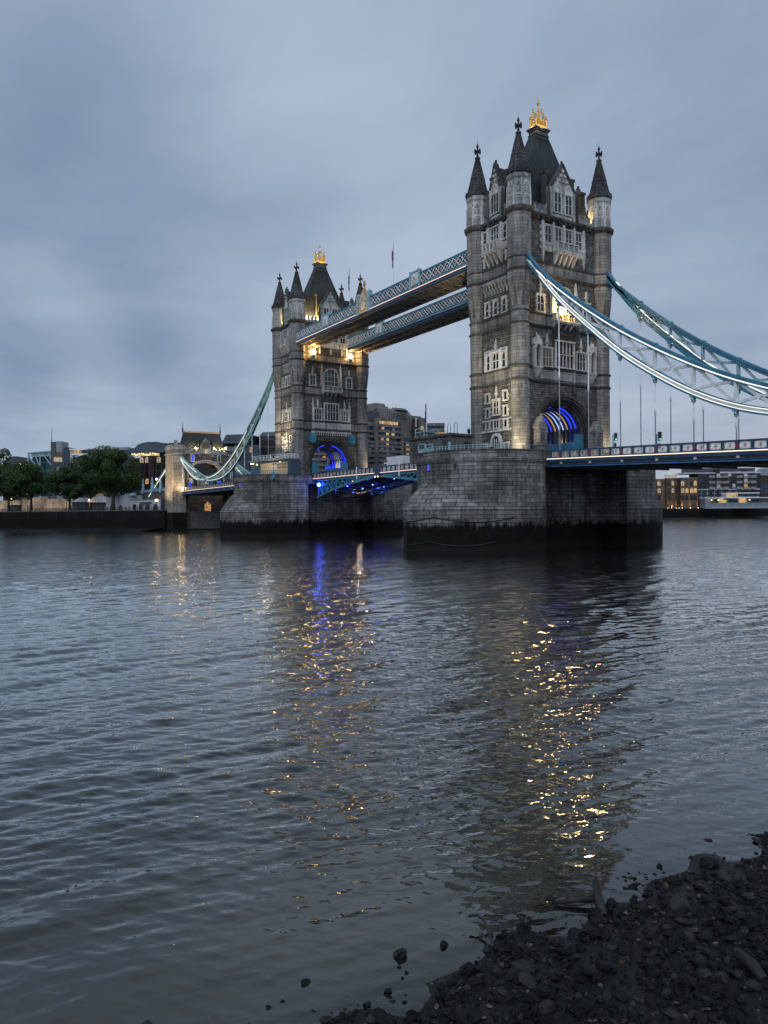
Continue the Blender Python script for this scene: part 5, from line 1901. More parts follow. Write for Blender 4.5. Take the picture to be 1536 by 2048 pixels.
for Y, xa, xb in rows:
    z0 = hz(Y + 17)
    yy = lambda X: (3.5 if X < 335 else (0 if X < 610 else -3.0)) - .02
    for xs0, xs1 in ((200, 332), (340, 604), (612, 830)):
        if max(xa, xs0) < min(xb, xs1):
            m = MB(); y_ = yy(xs0 + 5)
            m.box(hu(max(xa, xs0)), hu(min(xb, xs1)), y_ - .03, y_ + .01, z0 - .05, z0 + 2.05)
            m.build('window_band', 'dark_steel', H.T)
            m = MB(); m.box(hu(max(xa, xs0)), hu(min(xb, xs1)), y_ - .9, y_ - .04, z0 - 1.5, z0 - .1); m.build('parapet_band', 'concrete', H.T)
    X = xa + 12
    while X < xb - 20:
        if not (325 < X < 345 or 600 < X < 618):
            lit = any(abs(X - a) < 24 and abs(Y - b) < 14 for a, b in lit_hint)
            mt = rnd.choice(('lit_warm', 'lit_orange', 'lit_warm')) if lit else ('glass_blue' if rnd.random() < .6 else 'pale_render' if rnd.random() < .35 else pick(.08))
            H.win(hu(X + 14), z0 + .15, 1.9, 1.7, mt, y=yy(X + 14) - .05)
        X += 32
H.block('service_core', 'dark_brick', hu(695), hu(770), 0, hz(330), -3.6, -3.02)
for Y in (425, 370):
    H.win(hu(735), hz(Y), 1.2, 2.5, 'pale_render', y=-3.62)
H.win(hu(880), hz(440), 2.2, 2.0, 'lit_warm', y=1.45)
WG = Facade('hotel_wing', 'lower concrete hotel wing with two lit windows right of the hotel block', 'building', hpx(905), hpx(1128), 440)
wu = lambda X: WG.u(hpx(X)); wz = lambda Y: WG.z(hpy(Y))
WG.block('wall', 'concrete', wu(905), wu(1120), 0, wz(395), .6, 16)
for Y in (390, 460, 525):
    WG.block('parapet_band', 'concrete', wu(925), wu(1126), wz(Y + 36), wz(Y), -.4, .58)
for Y, lit in ((445, 0), (510, 1), (570, 0)):
    for X in (955, 1025, 1085):
        WG.win(wu(X), wz(Y + 6), 4.2, 2.0, 'lit_orange' if lit and X > 1000 else 'glass_blue', y=.58)

RF = Facade('riverside_flats', 'grey concrete block seen through the arch of the smaller tower', 'building', 596, 736, 385)
RF.block('wall', 'concrete', 0, RF.L, 0, RF.z(878), 0, 14)
for py in (890, 901, 912, 923, 934, 945):
    m = MB(); m.box(.4, RF.L - .4, -.05, .02, RF.z(py + 4), RF.z(py - 1)); m.build('window_band', 'dark_steel', RF.T)
    m = MB(); m.box(0, RF.L, -.7, -.06, RF.z(py + 9), RF.z(py + 4.5)); m.build('parapet_band', 'concrete', RF.T)
    for px in range(604, 734, 9):
        RF.win(RF.u(px), RF.z(py + 3.6), 1.5, 1.0, 'lit_orange' if (px, py) in ((658, 934), (649, 912)) else rnd.choice(('glass_blue', 'glass_blue', 'pale_render', 'pane')), y=-.06)

# dark offices behind the far pier
OF = Facade('office_building', 'dark rounded office block standing behind the far pier', 'building', 519, 556, 330)
OF.block('wall', 'dark_brick', 0, OF.L, 0, OF.z(872), 0, 20)
m = MB(); m.hexa([(0, 0, OF.z(872)), (OF.L, 0, OF.z(872)), (OF.L, 18, OF.z(872)), (0, 18, OF.z(872)), (1.6, .6, OF.z(864)), (OF.L, .6, OF.z(863)), (OF.L, 16, OF.z(863)), (1.6, 16, OF.z(864))]); m.build('roof', 'dark_roof', OF.T)
for py in (877, 893, 905):
    OF.block('window_band', 'glass_blue', .3, OF.L, OF.z(py + 3), OF.z(py - 1), -.08, -.01)
O2 = Facade('office_building', 'low grey office with one lit window between the green chain and far pier', 'building', 470, 520, 318)
O2.block('wall', 'dark_roof', 0, O2.L, 0, O2.z(890), 0, 18)
for px in (503, 510, 517):
    O2.win(O2.u(px), O2.z(905), 1.1, 2.2, 'lit_orange' if px == 503 else 'glass_blue')

# brick block with modern roof behind the gatehouse
def gx(X): return 230 + X / 5.908
def gy(Y): return 840 + Y / 5.908


B7 = Facade('brick_building', 'brown brick block with dark modern roof and terrace lights, left of the gatehouse', 'building', gx(120), gx(1536), 330, 318)
bu = lambda X: B7.u(gx(X)); bz = lambda Y, X=400: B7.z(gy(Y), gx(X))
B7.block('wall', 'dark_brick', bu(310), bu(1430), 0, bz(425), 0, 24)
B7.block('wall', 'dark_brick', bu(415), bu(478), 0, bz(425), -1.2, -.005)
B7.block('terrace', 'dark_brick', bu(130), bu(310), 0, bz(440), 3, 24)
m = MB()
for xa, xb, ya, yb, y0, y1 in ((135, 605, 330, 392, -2.0, 22), (210, 560, 270, 335, 1, 20), (560, 1300, 265, 330, 2, 22), (1240, 1536, 190, 300, 2, 22)):
    a, b, z0, z1 = bu(xa), bu(xb), bz(yb), bz(ya)
    m.hexa([(a, y0, z0), (b, y0, z0), (b, y1, z0), (a, y1, z0), (a + 1, y0 + 2.5, z1), (b, y0 + 2.5, z1), (b, y1 - 2, z1), (a + 1, y1 - 2, z1)])
m.build('roof', 'dark_roof', B7.T)
m = MB()
a, b = bu(222), bu(545)
m.hexa([(a - .6, 4, bz(345)), (b, 4, bz(330)), (b, 18, bz(330)), (a - .6, 18, bz(345)), (a + .8, 5, bz(258)), (b, 5, bz(268)), (b, 16, bz(268)), (a + .8, 16, bz(258))])
m.hexa([(a + .8, 5, bz(259)), (b - 3, 5, bz(259)), (b - 3, 15, bz(259)), (a + .8, 15, bz(259)), (a + 3, 6, bz(241)), (b - 5, 6, bz(243)), (b - 5, 14, bz(243)), (a + 3, 14, bz(241))])
m.build('roof_pavilion', 'dark_roof', B7.T)
m = MB(); m.box(bu(355), bu(540), 3.6, 3.95, bz(305), bz(283)); m.build('roof_glazing', 'glass_blue', B7.T)
m = MB(); m.box(bu(236), bu(243), 3.4, 3.9, bz(340), bz(265)); m.box(bu(250), bu(258), 3.4, 3.9, bz(330), bz(262)); m.build('white_fin', 'white_paint', B7.T)
m = MB(); m.box(bu(205), bu(520), .6, 1.0, bz(424), bz(396)); m.build('terrace_glazing', 'lit_warm', B7.T)
for k in range(14):
    m = MB(); X = 215 + 22 * k + rnd.uniform(-6, 6); m.ball((bu(X), -.4, bz(rnd.uniform(388, 412))), .22, 6, 4); m.build('terrace_lamp', 'bulb_soft', B7.T)
for X in (320, 385, 522, 585, 980, 1060, 1145, 820, 890):
    for Y, hgt_ in ((505, 2.6), (588, 2.4), (672, 2.4), (755, 2.4)):
        if (X > 800 and Y < 560):
            continue
        mt = 'lit_cream' if (X, Y) in ((385, 505), (522, 505), (320, 505)) else 'lit_warm' if (X, Y) in ((385, 755), (820, 755), (890, 755)) else 'pane'
        B7.win(bu(X), bz(Y), 1.9, hgt_, mt, True, 'dark_steel')

# glass pavilion block and its neighbours, far left
def lx(X): return X / 6.4
def ly(Y): return 840 + Y / 6.4


G = Facade('glass_building', 'green glass office with white diagonal roof trusses on the far left', 'building', lx(355), lx(725), 470)
gu = lambda X: G.u(lx(X)); gz = lambda Y: G.z(ly(Y))
G.block('glass_hall', 'glass_teal', gu(455), gu(720), 0, gz(425), 4, 22)
G.block('glass_wing', 'glass_blue', gu(360), gu(470), 0, gz(425), 6, 20)
m = MB(); a, b = gu(355), gu(725)
m.hexa([(a, 0, gz(425)), (b, 0, gz(400)), (b, 22, gz(400)), (a, 22, gz(425)), (a, 0, gz(415)), (b, 0, gz(382)), (b, 22, gz(382)), (a, 22, gz(415))])
m.build('roof', 'green_teal', G.T)
m = MB()
for (x0, y0), (x1, y1) in (((365, 460), (462, 580)), ((545, 430), (680, 610)), ((625, 420), (700, 640)), ((460, 470), (510, 610)), ((365, 420), (725, 405)), ((365, 465), (725, 455))):
    m.bar((gu(x0), .5, gz(y0)), (gu(x1), .5, gz(y1)), .55)
for X in (362, 515, 690, 712):
    m.bar((gu(X), .4, 0), (gu(X), .4, gz(425)), .6)
for k in range(16):
    X = 365 + 22 * k; m.bar((gu(X), .5, gz(465)), (gu(X + 11), .5, gz(420)), .25); m.bar((gu(X + 11), .5, gz(420)), (gu(X + 22), .5, gz(465)), .25)
m.build('truss', 'pale_blue_paint', G.T)
m = MB()
for k in range(1, 7):
    m.box(gu(455), gu(720), 3.9, 4.0, gz(425) * k / 7 - .1, gz(425) * k / 7 + .1)
m.build('floor_band', 'pale_blue_paint', G.T)
for X, Y, mt in ((690, 455, 'lit_warm'), (660, 455, 'lit_dim')):
    G.win(gu(X), gz(Y), 3.5, 2.0, mt, y=3.85)
CC = Facade('service_tower', 'pair of grey concrete lift shafts with a tall mast beside the green glass office', 'tower', lx(650), lx(810), 462)
cu = lambda X: CC.u(lx(X)); cz = lambda Y: CC.z(ly(Y))
m = MB(); m.box(cu(655), cu(720), 0, 9, 0, cz(278)); m.build('shaft', 'lead', CC.T)
m = MB(); m.box(cu(735), cu(805), -1, 9, 0, cz(275)); m.build('shaft', 'zinc', CC.T)
m = MB(); m.box(cu(720), cu(735), 2, 8, 0, cz(400)); m.build('link', 'glass_blue', CC.T)
m = MB(); m.lathe(cu(650), 2, [(.5, cz(390)), (.4, cz(240)), (.15, cz(100))], 6); m.build('mast', 'pale_blue_paint', CC.T)
for Y, mt in ((530, 'lit_cream'), (470, 'lit_dim'), (590, 'glass_blue')):
    CC.win(cu(757), cz(Y + 8), 5, 3.0, mt, y=-1)
ST = Facade('stair_tower', 'dark blue glass stair tower right of the lift shafts', 'tower', lx(818), lx(897), 458)
ST.block('glass_shaft', 'glass_blue', 0, ST.L, 0, ST.z(ly(360)), 0, 8)
m = MB()
for k in range(9): m.box(-.1, ST.L + .1, -.12, 8.1, ST.z(ly(360)) * k / 9 + 2, ST.z(ly(360)) * k / 9 + 2.4)
m.box(-.2, ST.L + .2, -.2, 8.2, ST.z(ly(360)), ST.z(ly(352))); m.build('floor_band', 'lead', ST.T)
WB = Facade('white_office', 'white modern office with deep roof over an arched brick base', 'building', lx(868), lx(1130), 446)
vu = lambda X: WB.u(lx(X)); vz = lambda Y: WB.z(ly(Y))
WB.block('wall', 'dark_brick', vu(868), vu(1130), 0, vz(545), 0, 16)
WB.block('upper_wall', 'pale_render', vu(895), vu(930), vz(545), vz(375), 1, 14)
WB.block('upper_wall', 'glass_blue', vu(930), vu(1105), vz(535), vz(385), 2, 14)
m = MB(); m.box(vu(895), vu(1110), -.5, 14.5, vz(383), vz(368)); m.box(vu(930), vu(1130), -.5, 2, vz(450), vz(428)); m.hexa([(vu(985), -3, vz(478)), (vu(1130), -3, vz(450)), (vu(1130), 2, vz(450)), (vu(985), 2, vz(478)), (vu(985), -3, vz(468)), (vu(1130), -3, vz(438)), (vu(1130), 2, vz(438)), (vu(985), 2, vz(468))]); m.build('roof_slab', 'white_paint', WB.T)
for X, mt in ((945, 'lit_orange'), (975, 'lit_warm'), (1010, 'lit_orange'), (1045, 'glass_blue')):
    WB.win(vu(X), vz(420), 2.6, 2.4, mt, y=1.95)
for X in (905, 960, 1015, 1070):
    for Y in (618,):
        WB.win(vu(X), vz(Y), 2.0, 3.2, 'lit_dim' if X == 1015 else 'pane', True, 'white_paint')
LB = Facade('low_office', 'low blue-grey flat-roofed building at the left edge with two lamps', 'building', lx(40), lx(372), 500)
LB.block('wall', 'dark_brick', 0, LB.L, 0, LB.z(ly(548)), 0, 14)
m = MB(); m.box(0, LB.L, -.5, 14, LB.z(ly(548)), LB.z(ly(522))); m.box(LB.u(lx(60)), LB.u(lx(295)), 2, 12, LB.z(ly(522)), LB.z(ly(475))); m.box(LB.u(lx(150)), LB.u(lx(210)), 1.8, 12, LB.z(ly(475)), LB.z(ly(462))); m.build('roof', 'dark_roof', LB.T)
LB.block('roof_glazing', 'glass_blue', LB.u(lx(215)), LB.u(lx(285)), LB.z(ly(515)), LB.z(ly(482)), 1.9, 1.99)
for X in (150, 215, 268, 345):
    if X > 250:
        m = MB(); m.ball((LB.u(lx(X)), -.8, LB.z(ly(563))), .4, 6, 4); m.build('wall_lamp', 'bulb_soft', LB.T)
    LB.win(LB.u(lx(X)), LB.z(ly(600)), 3, 5, 'lit_dim')
HS = Facade('roofline_building', 'long low grey roof showing just above the big tree', 'building', lx(1130), lx(1640), 425)
HS.block('wall', 'dark_roof', 0, HS.L, 0, HS.z(ly(385)), 0, 12)
m = MB(); m.box(0, HS.L, -.4, 12.5, HS.z(ly(385)), HS.z(ly(372))); m.box(HS.L * .6, HS.L, 2, 10, HS.z(ly(372)), HS.z(ly(345))); m.build('roof', 'zinc', HS.T)

# right bank, seen under the roadway
def qx(X): return 1280 + X / 6
def qy(Y): return 860 + Y / 6


W1 = Facade('brick_warehouse', 'tan brick warehouse with lit windows and uplighters seen under the roadway', 'building', qx(215), qx(697), 540)
a1 = lambda X: W1.u(qx(X)); b1 = lambda Y: W1.z(qy(Y), qx(450))
W1.block('wall', 'tan_brick', a1(150), a1(305), 0, b1(585), 1, 14)
W1.block('wall', 'dark_brick', a1(305), a1(316), 0, b1(585), 3, 14)
m = MB(); c_, r_ = (a1(316) + a1(455)) / 2, (a1(455) - a1(316)) / 2
m.lathe(c_, r_ * .6, [(r_, 0), (r_, b1(575))], 10); m.build('corner_turret', 'tan_brick', W1.T)
m = MB(); m.lathe(c_, r_ * .6, [(r_ * .95, b1(575)), (r_ * .95, b1(535))], 10); m.build('lantern_glazing', 'lit_cream', W1.T)
m = MB(); m.lathe(c_, r_ * .6, [(r_ * 1.02, b1(578)), (r_ * 1.02, b1(570))], 10); m.lathe(c_, r_ * .6, [(r_ * 1.05, b1(536)), (r_ * .9, b1(525)), (.3, b1(508))], 10)
for k in range(10):
    a = 2 * math.pi * k / 10; m.box(c_ + r_ * math.cos(a) - .18, c_ + r_ * math.cos(a) + .18, r_ * .6 + r_ * math.sin(a) - .18, r_ * .6 + r_ * math.sin(a) + .18, b1(575), b1(535))
m.build('lantern_roof', 'white_paint', W1.T)
W1.block('wall', 'tan_brick', a1(490), a1(697), 0, b1(582), 0, 14)
W1.block('wall', 'dark_brick', a1(455), a1(490), 0, b1(582), 2, 14)
m = MB(); m.box(a1(485), a1(700), -.3, 14, b1(582), b1(572)); m.build('parapet', 'concrete', W1.T)
for Y, hh in ((668, 45), (755, 48), (838, 45)):
    for X, mt in ((237, 'lit_cream' if Y < 800 else 'pane'), (515, 'lit_cream' if Y < 800 else 'pane'), (565, 'lit_warm' if Y == 755 else 'lit_dim' if Y == 668 else 'pane'), (622, 'lit_warm' if Y == 755 else 'pane'), (665, 'lit_warm' if Y < 800 else 'pane')):
        W1.win(a1(X), b1(Y), 2.2, 3.6, mt, True, 'dark_steel', y=1 if X < 300 else 0)
    for dx, mt in ((-.55, 'pane'), (0, 'lit_cream' if Y < 800 else 'lit_dim'), (.55, 'lit_dim' if Y == 668 else 'pane')):
        W1.win(c_ + r_ * dx, b1(Y), 1.7, 3.6, mt, True, 'dark_steel', y=r_ * .6 - r_ * math.sqrt(1 - dx * dx) - .12)
for X in (325, 370, 428, 460, 505, 600, 695):
    m = MB(); yy = -1.6 if X < 480 else -.6
    m.box(a1(X) - .25, a1(X) + .25, yy - .2, yy + .2, .3, .8); m.build('uplighter', 'bulb_warm', W1.T)
    lamp('SPOT', (a1(X), yy - .3, .9), 1500, (1.0, .55, .2), W1.T, (a1(X), yy + 1.0, 7), .15, 60, 1.0)
W2 = Facade('apartment_building', 'dark brick apartment block with white balconies under the right end of the roadway', 'building', qx(697), qx(1450), 552)
a2 = lambda X: W2.u(qx(X)); b2 = lambda Y: W2.z(qy(Y), qx(1070))
W2.block('wall', 'dark_brick', a2(697), a2(1450), 0, b2(520), 0, 16)
m = MB(); m.box(a2(530), a2(905), -.4, 16, b2(522), b2(508)); m.box(a2(960), a2(1450), -.4, 16, b2(520), b2(500)); m.box(a2(700), a2(1450), -.25, 0, b2(718), b2(706)); m.build('cornice', 'pale_render', W2.T)
W2.block('mansard', 'lead', a2(590), a2(1400), b2(505), b2(455), 2, 14)
m = MB(); m.box(a2(905), a2(965), -.3, 10, b2(520), b2(470)); m.box(a2(1240), a2(1300), -.3, 10, b2(520), b2(480)); m.build('dormer', 'dark_brick', W2.T)
for X in (765, 890, 1105, 1445):
    m = MB(); m.box(a2(X) - .15, a2(X) + .15, -.25, 0, 0, b2(522)); m.build('downpipe', 'black_iron', W2.T)
for Y in (555, 622, 690):
    for X, bal in ((738, 0), (787, 0), (858, 1), (945, 1), (1025, 1), (1080, 0), (1127, 0), (1188, 1), (1272, 1), (1352, 1), (1410, 0)):
        o_ = W2.win(a2(X), b2(Y), 2.6, 2.7, 'lit_orange' if (X, Y) == (1272, 690) else rnd.choice(('glass_blue', 'pale_render', 'glass_blue', 'pane')), False, None)
        if bal:
            m = MB(); m.box(a2(X) - 2.0, a2(X) + 2.0, -1.6, -.1, b2(Y + 14) - .15, b2(Y + 14)); 
            for k in range(9): m.box(a2(X) - 2.0 + .5 * k - .05, a2(X) - 2.0 + .5 * k + .05, -1.6, -1.5, b2(Y + 14), b2(Y + 14) + 1.1)
            m.box(a2(X) - 2.0, a2(X) + 2.0, -1.62, -1.48, b2(Y + 14) + 1.05, b2(Y + 14) + 1.2); m.build('balcony', 'white_paint', W2.T)
for X in (740, 810, 895, 980, 1080, 1160):
    W2.win(a2(X), b2(800), 3.6, 5.2, 'glass_blue', True, 'white_paint')
W3 = Facade('riverside_restaurant', 'low white two-storey riverside pavilion with lit windows at the far right', 'building', qx(778), qx(1580), 520)
a3 = lambda X: W3.u(qx(X)); b3 = lambda Y: W3.z(qy(Y), qx(1150))
W3.block('wall', 'zinc', a3(780), a3(1580), 0, b3(812), 0, 8)
W3.block('upper_wall', 'pale_render', a3(1052), a3(1440), b3(812), b3(762), 1, 8)
m = MB(); m.box(a3(1048), a3(1444), .6, 8.4, b3(762), b3(750)); m.box(a3(775), a3(1585), -.6, 8.2, b3(818), b3(808)); m.build('roof', 'white_paint', W3.T)
for X in range(880, 1570, 46):
    mt = 'lit_warm' if X in (972, 1018, 1202, 1248) else rnd.choice(('glass_blue', 'pane', 'lit_dim'))
    W3.win(a3(X), b3(872), 3.4, 3.2, mt)
for X in (1085, 1145, 1200, 1260, 1310, 1365, 1412):
    W3.win(a3(X), b3(800), 4.2, 2.6, 'lit_warm' if X < 1170 else 'glass_blue', y=.98)
for X in (855, 935, 1310):
    m = MB(); m.ball((a3(X), -.8, b3(838)), .35, 6, 4); m.build('wall_lamp', 'bulb_soft', W3.T)
for X in (1075, 1410):
    W3.block('sign_board', 'black_iron', a3(X) - 4.5, a3(X) + 4.5, b3(838), b3(818), -.75, -.62)
m = MB(); m.box(a3(860), a3(1580), -1.6, -1.5, .9, 1.1)
for k in range(60): m.box(a3(860) + 1.1 * k, a3(860) + 1.1 * k + .08, -1.6, -1.5, 0, 1.0)
m.build('railing', 'white_paint', W3.T)
W4 = Facade('warehouse_flats', 'brown brick flats with blue windows and a pale roof at the right edge', 'building', qx(1452), qx(1600), 560)
W4.block('wall', 'brown_brick', 0, W4.L, 0, W4.z(qy(545)), 0, 14)
m = MB(); m.hexa([(-1, -.5, W4.z(qy(545))), (W4.L, -.5, W4.z(qy(545))), (W4.L, 14, W4.z(qy(545))), (-1, 14, W4.z(qy(545))), (3, 5, W4.z(qy(455))), (W4.L, 5, W4.z(qy(455))), (W4.L, 8, W4.z(qy(455))), (3, 8, W4.z(qy(455)))]); m.build('roof', 'zinc', W4.T)
for Y in (690, 750):
    for X in (1470, 1510): W4.win(W4.u(qx(X)), W4.z(qy(Y)), 2.6, 3.4, 'glass_blue', False, 'blue_paint')
# low dark quay structures far behind the piers, so the bank line runs on under the bridge
QB = Facade('quay_warehouse', 'low dark quayside building glimpsed under the roadway between the piers', 'building', 700, 1345, 470, 600)
QB.block('wall', 'dark_brick', 0, QB.L, 0, 9, 0, 12)
for k in range(10):
    QB.win(4 + k * QB.L / 11, 3.2, 4, 2.2, 'lit_dim' if k in (2, 7) else 'pane')

# ------------------------------------------------------------------ wharf: walls, fort, kiosks, railings
def wall_run(name, label, cat, pts, th, z0, z1, mat, cop=None, inward=1):
    c = Vector((pts[0][0], pts[0][1], 0))
    T = thing(name, label, cat, c)
    m, mc = MB(), MB()
    for (x0, y0), (x1, y1) in zip(pts[:-1], pts[1:]):
        a, b = Vector((x0, y0, 0)) - c, Vector((x1, y1, 0)) - c
        d = (b - a).normalized(); n = Vector((-d.y, d.x, 0)) * th * inward
        m.hexa([(*(a)[:2], z0), (*(b)[:2], z0), (*(b + n)[:2], z0), (*(a + n)[:2], z0), (*(a)[:2], z1), (*(b)[:2], z1), (*(b + n)[:2], z1), (*(a + n)[:2], z1)])
        if cop:
            o = -n.normalized() * .15
            mc.hexa([(*(a + o)[:2], z1), (*(b + o)[:2], z1), (*(b + n)[:2], z1), (*(a + n)[:2], z1), (*(a + o)[:2], z1 + .3), (*(b + o)[:2], z1 + .3), (*(b + n)[:2], z1 + .3), (*(a + n)[:2], z1 + .3)])
    m.build('wall', mat, T)
    if cop: mc.build('coping', cop, T)
    return T


wall_run('wharf_wall', 'long dark quay wall below the trees on the left bank', 'quay wall', BANK[:4][::1], 1.2, -1, 7.3, 'wharf_stone', 'dark_shade_stone', 1)
wall_run('wharf_wall', 'dark quay wall under the brick warehouses on the right bank', 'quay wall', BANK[4:], 1.2, -1, 6.9, 'wharf_stone', 'dark_shade_stone', 1)
# railing along the left wharf
T = thing('wharf_railing', 'black railing along the top of the left quay wall', 'railing', (250, 45, 7.6))
for (x0, y0), (x1, y1) in zip(BANK[1:3], BANK[2:4]):
    a, b = Vector((x0 - 250 + .8, y0 - 45, 0)), Vector((x1 - 250 + .8, y1 - 45, 0))
    m = MB(); m.bar(a + Vector((0, 0, 1.1)), b + Vector((0, 0, 1.1)), .1); m.bar(a + Vector((0, 0, .25)), b + Vector((0, 0, .25)), .08)
    n = int((b - a).length / .45)
    for k in range(n + 1):
        p = a.lerp(b, k / n); w = .1 if k % 5 == 0 else .045
        m.box(p.x - w, p.x + w, p.y - w, p.y + w, 0, 1.25 if k % 5 == 0 else 1.1)
    m.build('rail', 'black_iron', T)
# fortress outer wall
FA = Facade('fortress_wall', 'old pale stone fortress wall lit warm behind the tree trunks', 'wall', -60, 186, 420, 400, 7.0)
m = MB(); L = FA.L
m.box(0, L * .42, 0, 2.5, 0, 7.0); m.box(L * .42, L * .64, 1, 3, 0, 8.6); m.box(L * .64, L, 0, 2.5, 0, 7.6)
m.build('wall', 'fort_stone', FA.T)
for k in range(6):
    lamp('SPOT', (L * (.22 + .14 * k), -9, 1.2), 2600, (1.0, .72, .5), FA.T, (L * (.22 + .14 * k), 0, 4.5), .4, 110, 1.0)
FT = Facade('fortress_turret', 'small stone turret poking up between two trees', 'turret', lx(1222), lx(1362), 400, None, 7.0)
m = MB(); m.box(0, FT.L, 0, 8, 0, FT.z(ly(895)))
for k in range(4): m.box(FT.L * k / 4 + .2, FT.L * k / 4 + FT.L / 7, 0, 8, FT.z(ly(895)), FT.z(ly(870)))
m.build('wall', 'fort_stone', FT.T)
m = MB(); m.lathe(FT.L * .6, 3, [(2.4, FT.z(ly(880))), (1.6, FT.z(ly(850))), (.2, FT.z(ly(820)))], 8); m.build('cap', 'zinc', FT.T)
lamp('SPOT', (FT.L / 2, -8, 2), 3500, (1.0, .74, .5), FT.T, (FT.L / 2, 0, 9), .4, 80, 1.0)


def pavilion(label, px0, px1, d, ypk, yev):
    P_ = Facade('ticket_pavilion', label, 'pavilion', px0, px1, d, None, 7.3, 'white pavilions on the wharf')
    L = P_.L
    ze, zp = P_.z(yev), P_.z(ypk)
    m = MB(); m.add([(-.3, -.5, ze), (L + .3, -.5, ze), (L + .3, 7, ze), (-.3, 7, ze), (L * .35, .5, zp), (L * .8, .5, zp), (L * .8, 6.5, zp), (L * .35, 6.5, zp)],
                    [(3, 2, 1, 0), (4, 5, 6, 7), (0, 1, 5, 4), (1, 2, 6, 5), (2, 3, 7, 6), (3, 0, 4, 7)]); m.build('roof', 'fabric_white', P_.T)
    for k in range(6):
        m = MB(); m.box(L * k / 5 - .1, L * k / 5 + .1, -.1, .1, 0, ze); m.build('post', 'dark_steel', P_.T)
    m = MB(); m.box(.4, L - .4, 5, 5.3, 0, ze); m.build('back_panel', 'pale_render', P_.T)


pavilion('white-roofed open pavilion between the second and third trees', 133, 172, 345, 995, 1004)
pavilion('white-roofed open pavilion left of the big tree trunk', 174, 213, 338, 993, 1005)
PB = Facade('visitor_building', 'long low pale building with dark openings right of the big tree trunk', 'building', 212, 318, 325, 290, 7.3)
m = MB(); m.box(0, PB.L * .42, 0, 7, 0, PB.z(991, 240)); m.box(PB.L * .42, PB.L, 1.5, 7, 0, PB.z(1000, 280)); m.build('wall', 'pale_render', PB.T)
m = MB(); m.box(PB.L * .42, PB.L, 1.3, 7.2, PB.z(1000, 280), PB.z(998.5, 280)); m.box(PB.L * .6, PB.L * .82, -.8, 1.3, PB.z(1005, 280), PB.z(1004, 280)); m.build('canopy', 'zinc', PB.T)
for f_, w_, h_, y_ in ((.12, 2.6, 2.2, 0), (.3, 2.6, 2.2, 0), (.5, 3, 2.4, 1.5), (.62, 3, 2.4, 1.5), (.74, 3, 2.4, 1.5), (.88, 3, 2.4, 1.5)):
    PB.win(PB.L * f_, .3, w_, h_, 'pane', False, 'dark_steel', y=y_)
m = MB()
for k in range(5): m.lathe(PB.L * (.03 + .1 * k), 2.4, [(1.6, PB.z(991, 240) - .2), (1.5, PB.z(991, 240) + .5), (.6, PB.z(991, 240) + 1.0)], 10)
m.build('roof_cowl', 'pale_blue_paint', PB.T)
KB = Facade('kiosk', 'small dark kiosk by the railing at the far left', 'kiosk', 19, 37, 355, None, 7.3)
m = MB(); m.box(0, KB.L, 0, 3, 0, 3.2); m.build('wall', 'dark_steel', KB.T)
m = MB(); m.box(-.4, KB.L + .4, -.5, 3.3, 3.2, 3.5); m.build('roof', 'black_iron', KB.T)
m = MB(); m.box(.5, KB.L - .4, -.06, 0, .4, 2.6); m.build('shutter', 'concrete', KB.T)


def street_lamp(label, loc, h, bulbmat='bulb_warm', e=60, postmat='black_iron', two=False, grp='wharf street lamps'):
    T = thing('street_lamp', label, 'street lamp', loc, 0, grp)
    m = MB(); m.lathe(0, 0, [(.22, 0), (.2, .8), (.09, 1.0), (.06, h - .5), (.14, h - .4)], 8)
    if two: m.bar((-.8, 0, h - .5), (.8, 0, h - .5), .08)
    m.build('post', postmat, T)
    for dx in ((-.8, .8) if two else (0,)):
        m = MB(); m.lathe(dx, 0, [(.1, h - .45), (.24, h - .3), (.28, h + .25), (.05, h + .3)], 8); l_ = m.build('lantern', bulbmat, T)
        m = MB(); m.lathe(dx, 0, [(.32, h + .25), (.2, h + .45), (.05, h + .6)], 8); m.build('lantern_cap', postmat, l_)
    if e: lamp('POINT', (0, -.2, h + .1), e, (1.0, .62, .26), T, None, .2)
    return T


for px, py, d, lab, tw in ((23, 998, 352, 'lit street lamp beside the dark kiosk at the far left', False), (54, 986, 340, 'lit street lamp half hidden in the second tree from the left', False),
                           (178, 1000, 336, 'small lit lamp in front of the white pavilions', False), (313, 1000, 268, 'twin-headed lit lamp by the archway left of the gatehouse', True)):
    p = at(px, py, d)
    street_lamp(lab, (p.x, p.y, 7.3), p.z - 7.3, 'bulb_warm', 60, two=tw)

# bridge approach left of the gatehouse
AP = thing('approach_viaduct', 'bridge approach with pale blue pinnacled parapet left of the gatehouse', 'viaduct', (185, 10.6, 0))
m = MB()
m.box(0, 52, -20, -.1, 6, 14.6)
m.build('wall', 'wall_stone', AP)
m = MB(); m.box(0, 52, -.6, .05, 14.6, 16.2); m.build('parapet', 'navy_paint', AP)
m = MB()
for k in range(26): m.box(1.2 + 2 * k, 2.6 + 2 * k, .05, .12, 14.9, 15.9)
m.build('parapet_panel', 'pale_blue_paint', AP)
for x in (12, 24, 38):
    m = MB(); m.lathe(x, -.2, [(.7, 14.4), (.7, 16.6), (.5, 16.8), (.55, 18.4), (.3, 18.7), (.36, 19.6), (.08, 21.0)], 8); m.build('pinnacle', 'pale_blue_paint', AP)
m = MB(lambda u, w, z: (u, w - .1, z)); m.poly([(6.5, 6.6), (10.5, 6.6), (10.5, 10.5), (8.5, 12.4), (6.5, 10.5)], .0, .06); m.build('archway', 'black_iron', AP)
p = at(313, 958, 292)
street_lamp('lit lamp standard on the bridge approach beside the gatehouse', (p.x, p.y, 15), p.z - 15, 'bulb_warm', 120, 'pale_blue_paint')
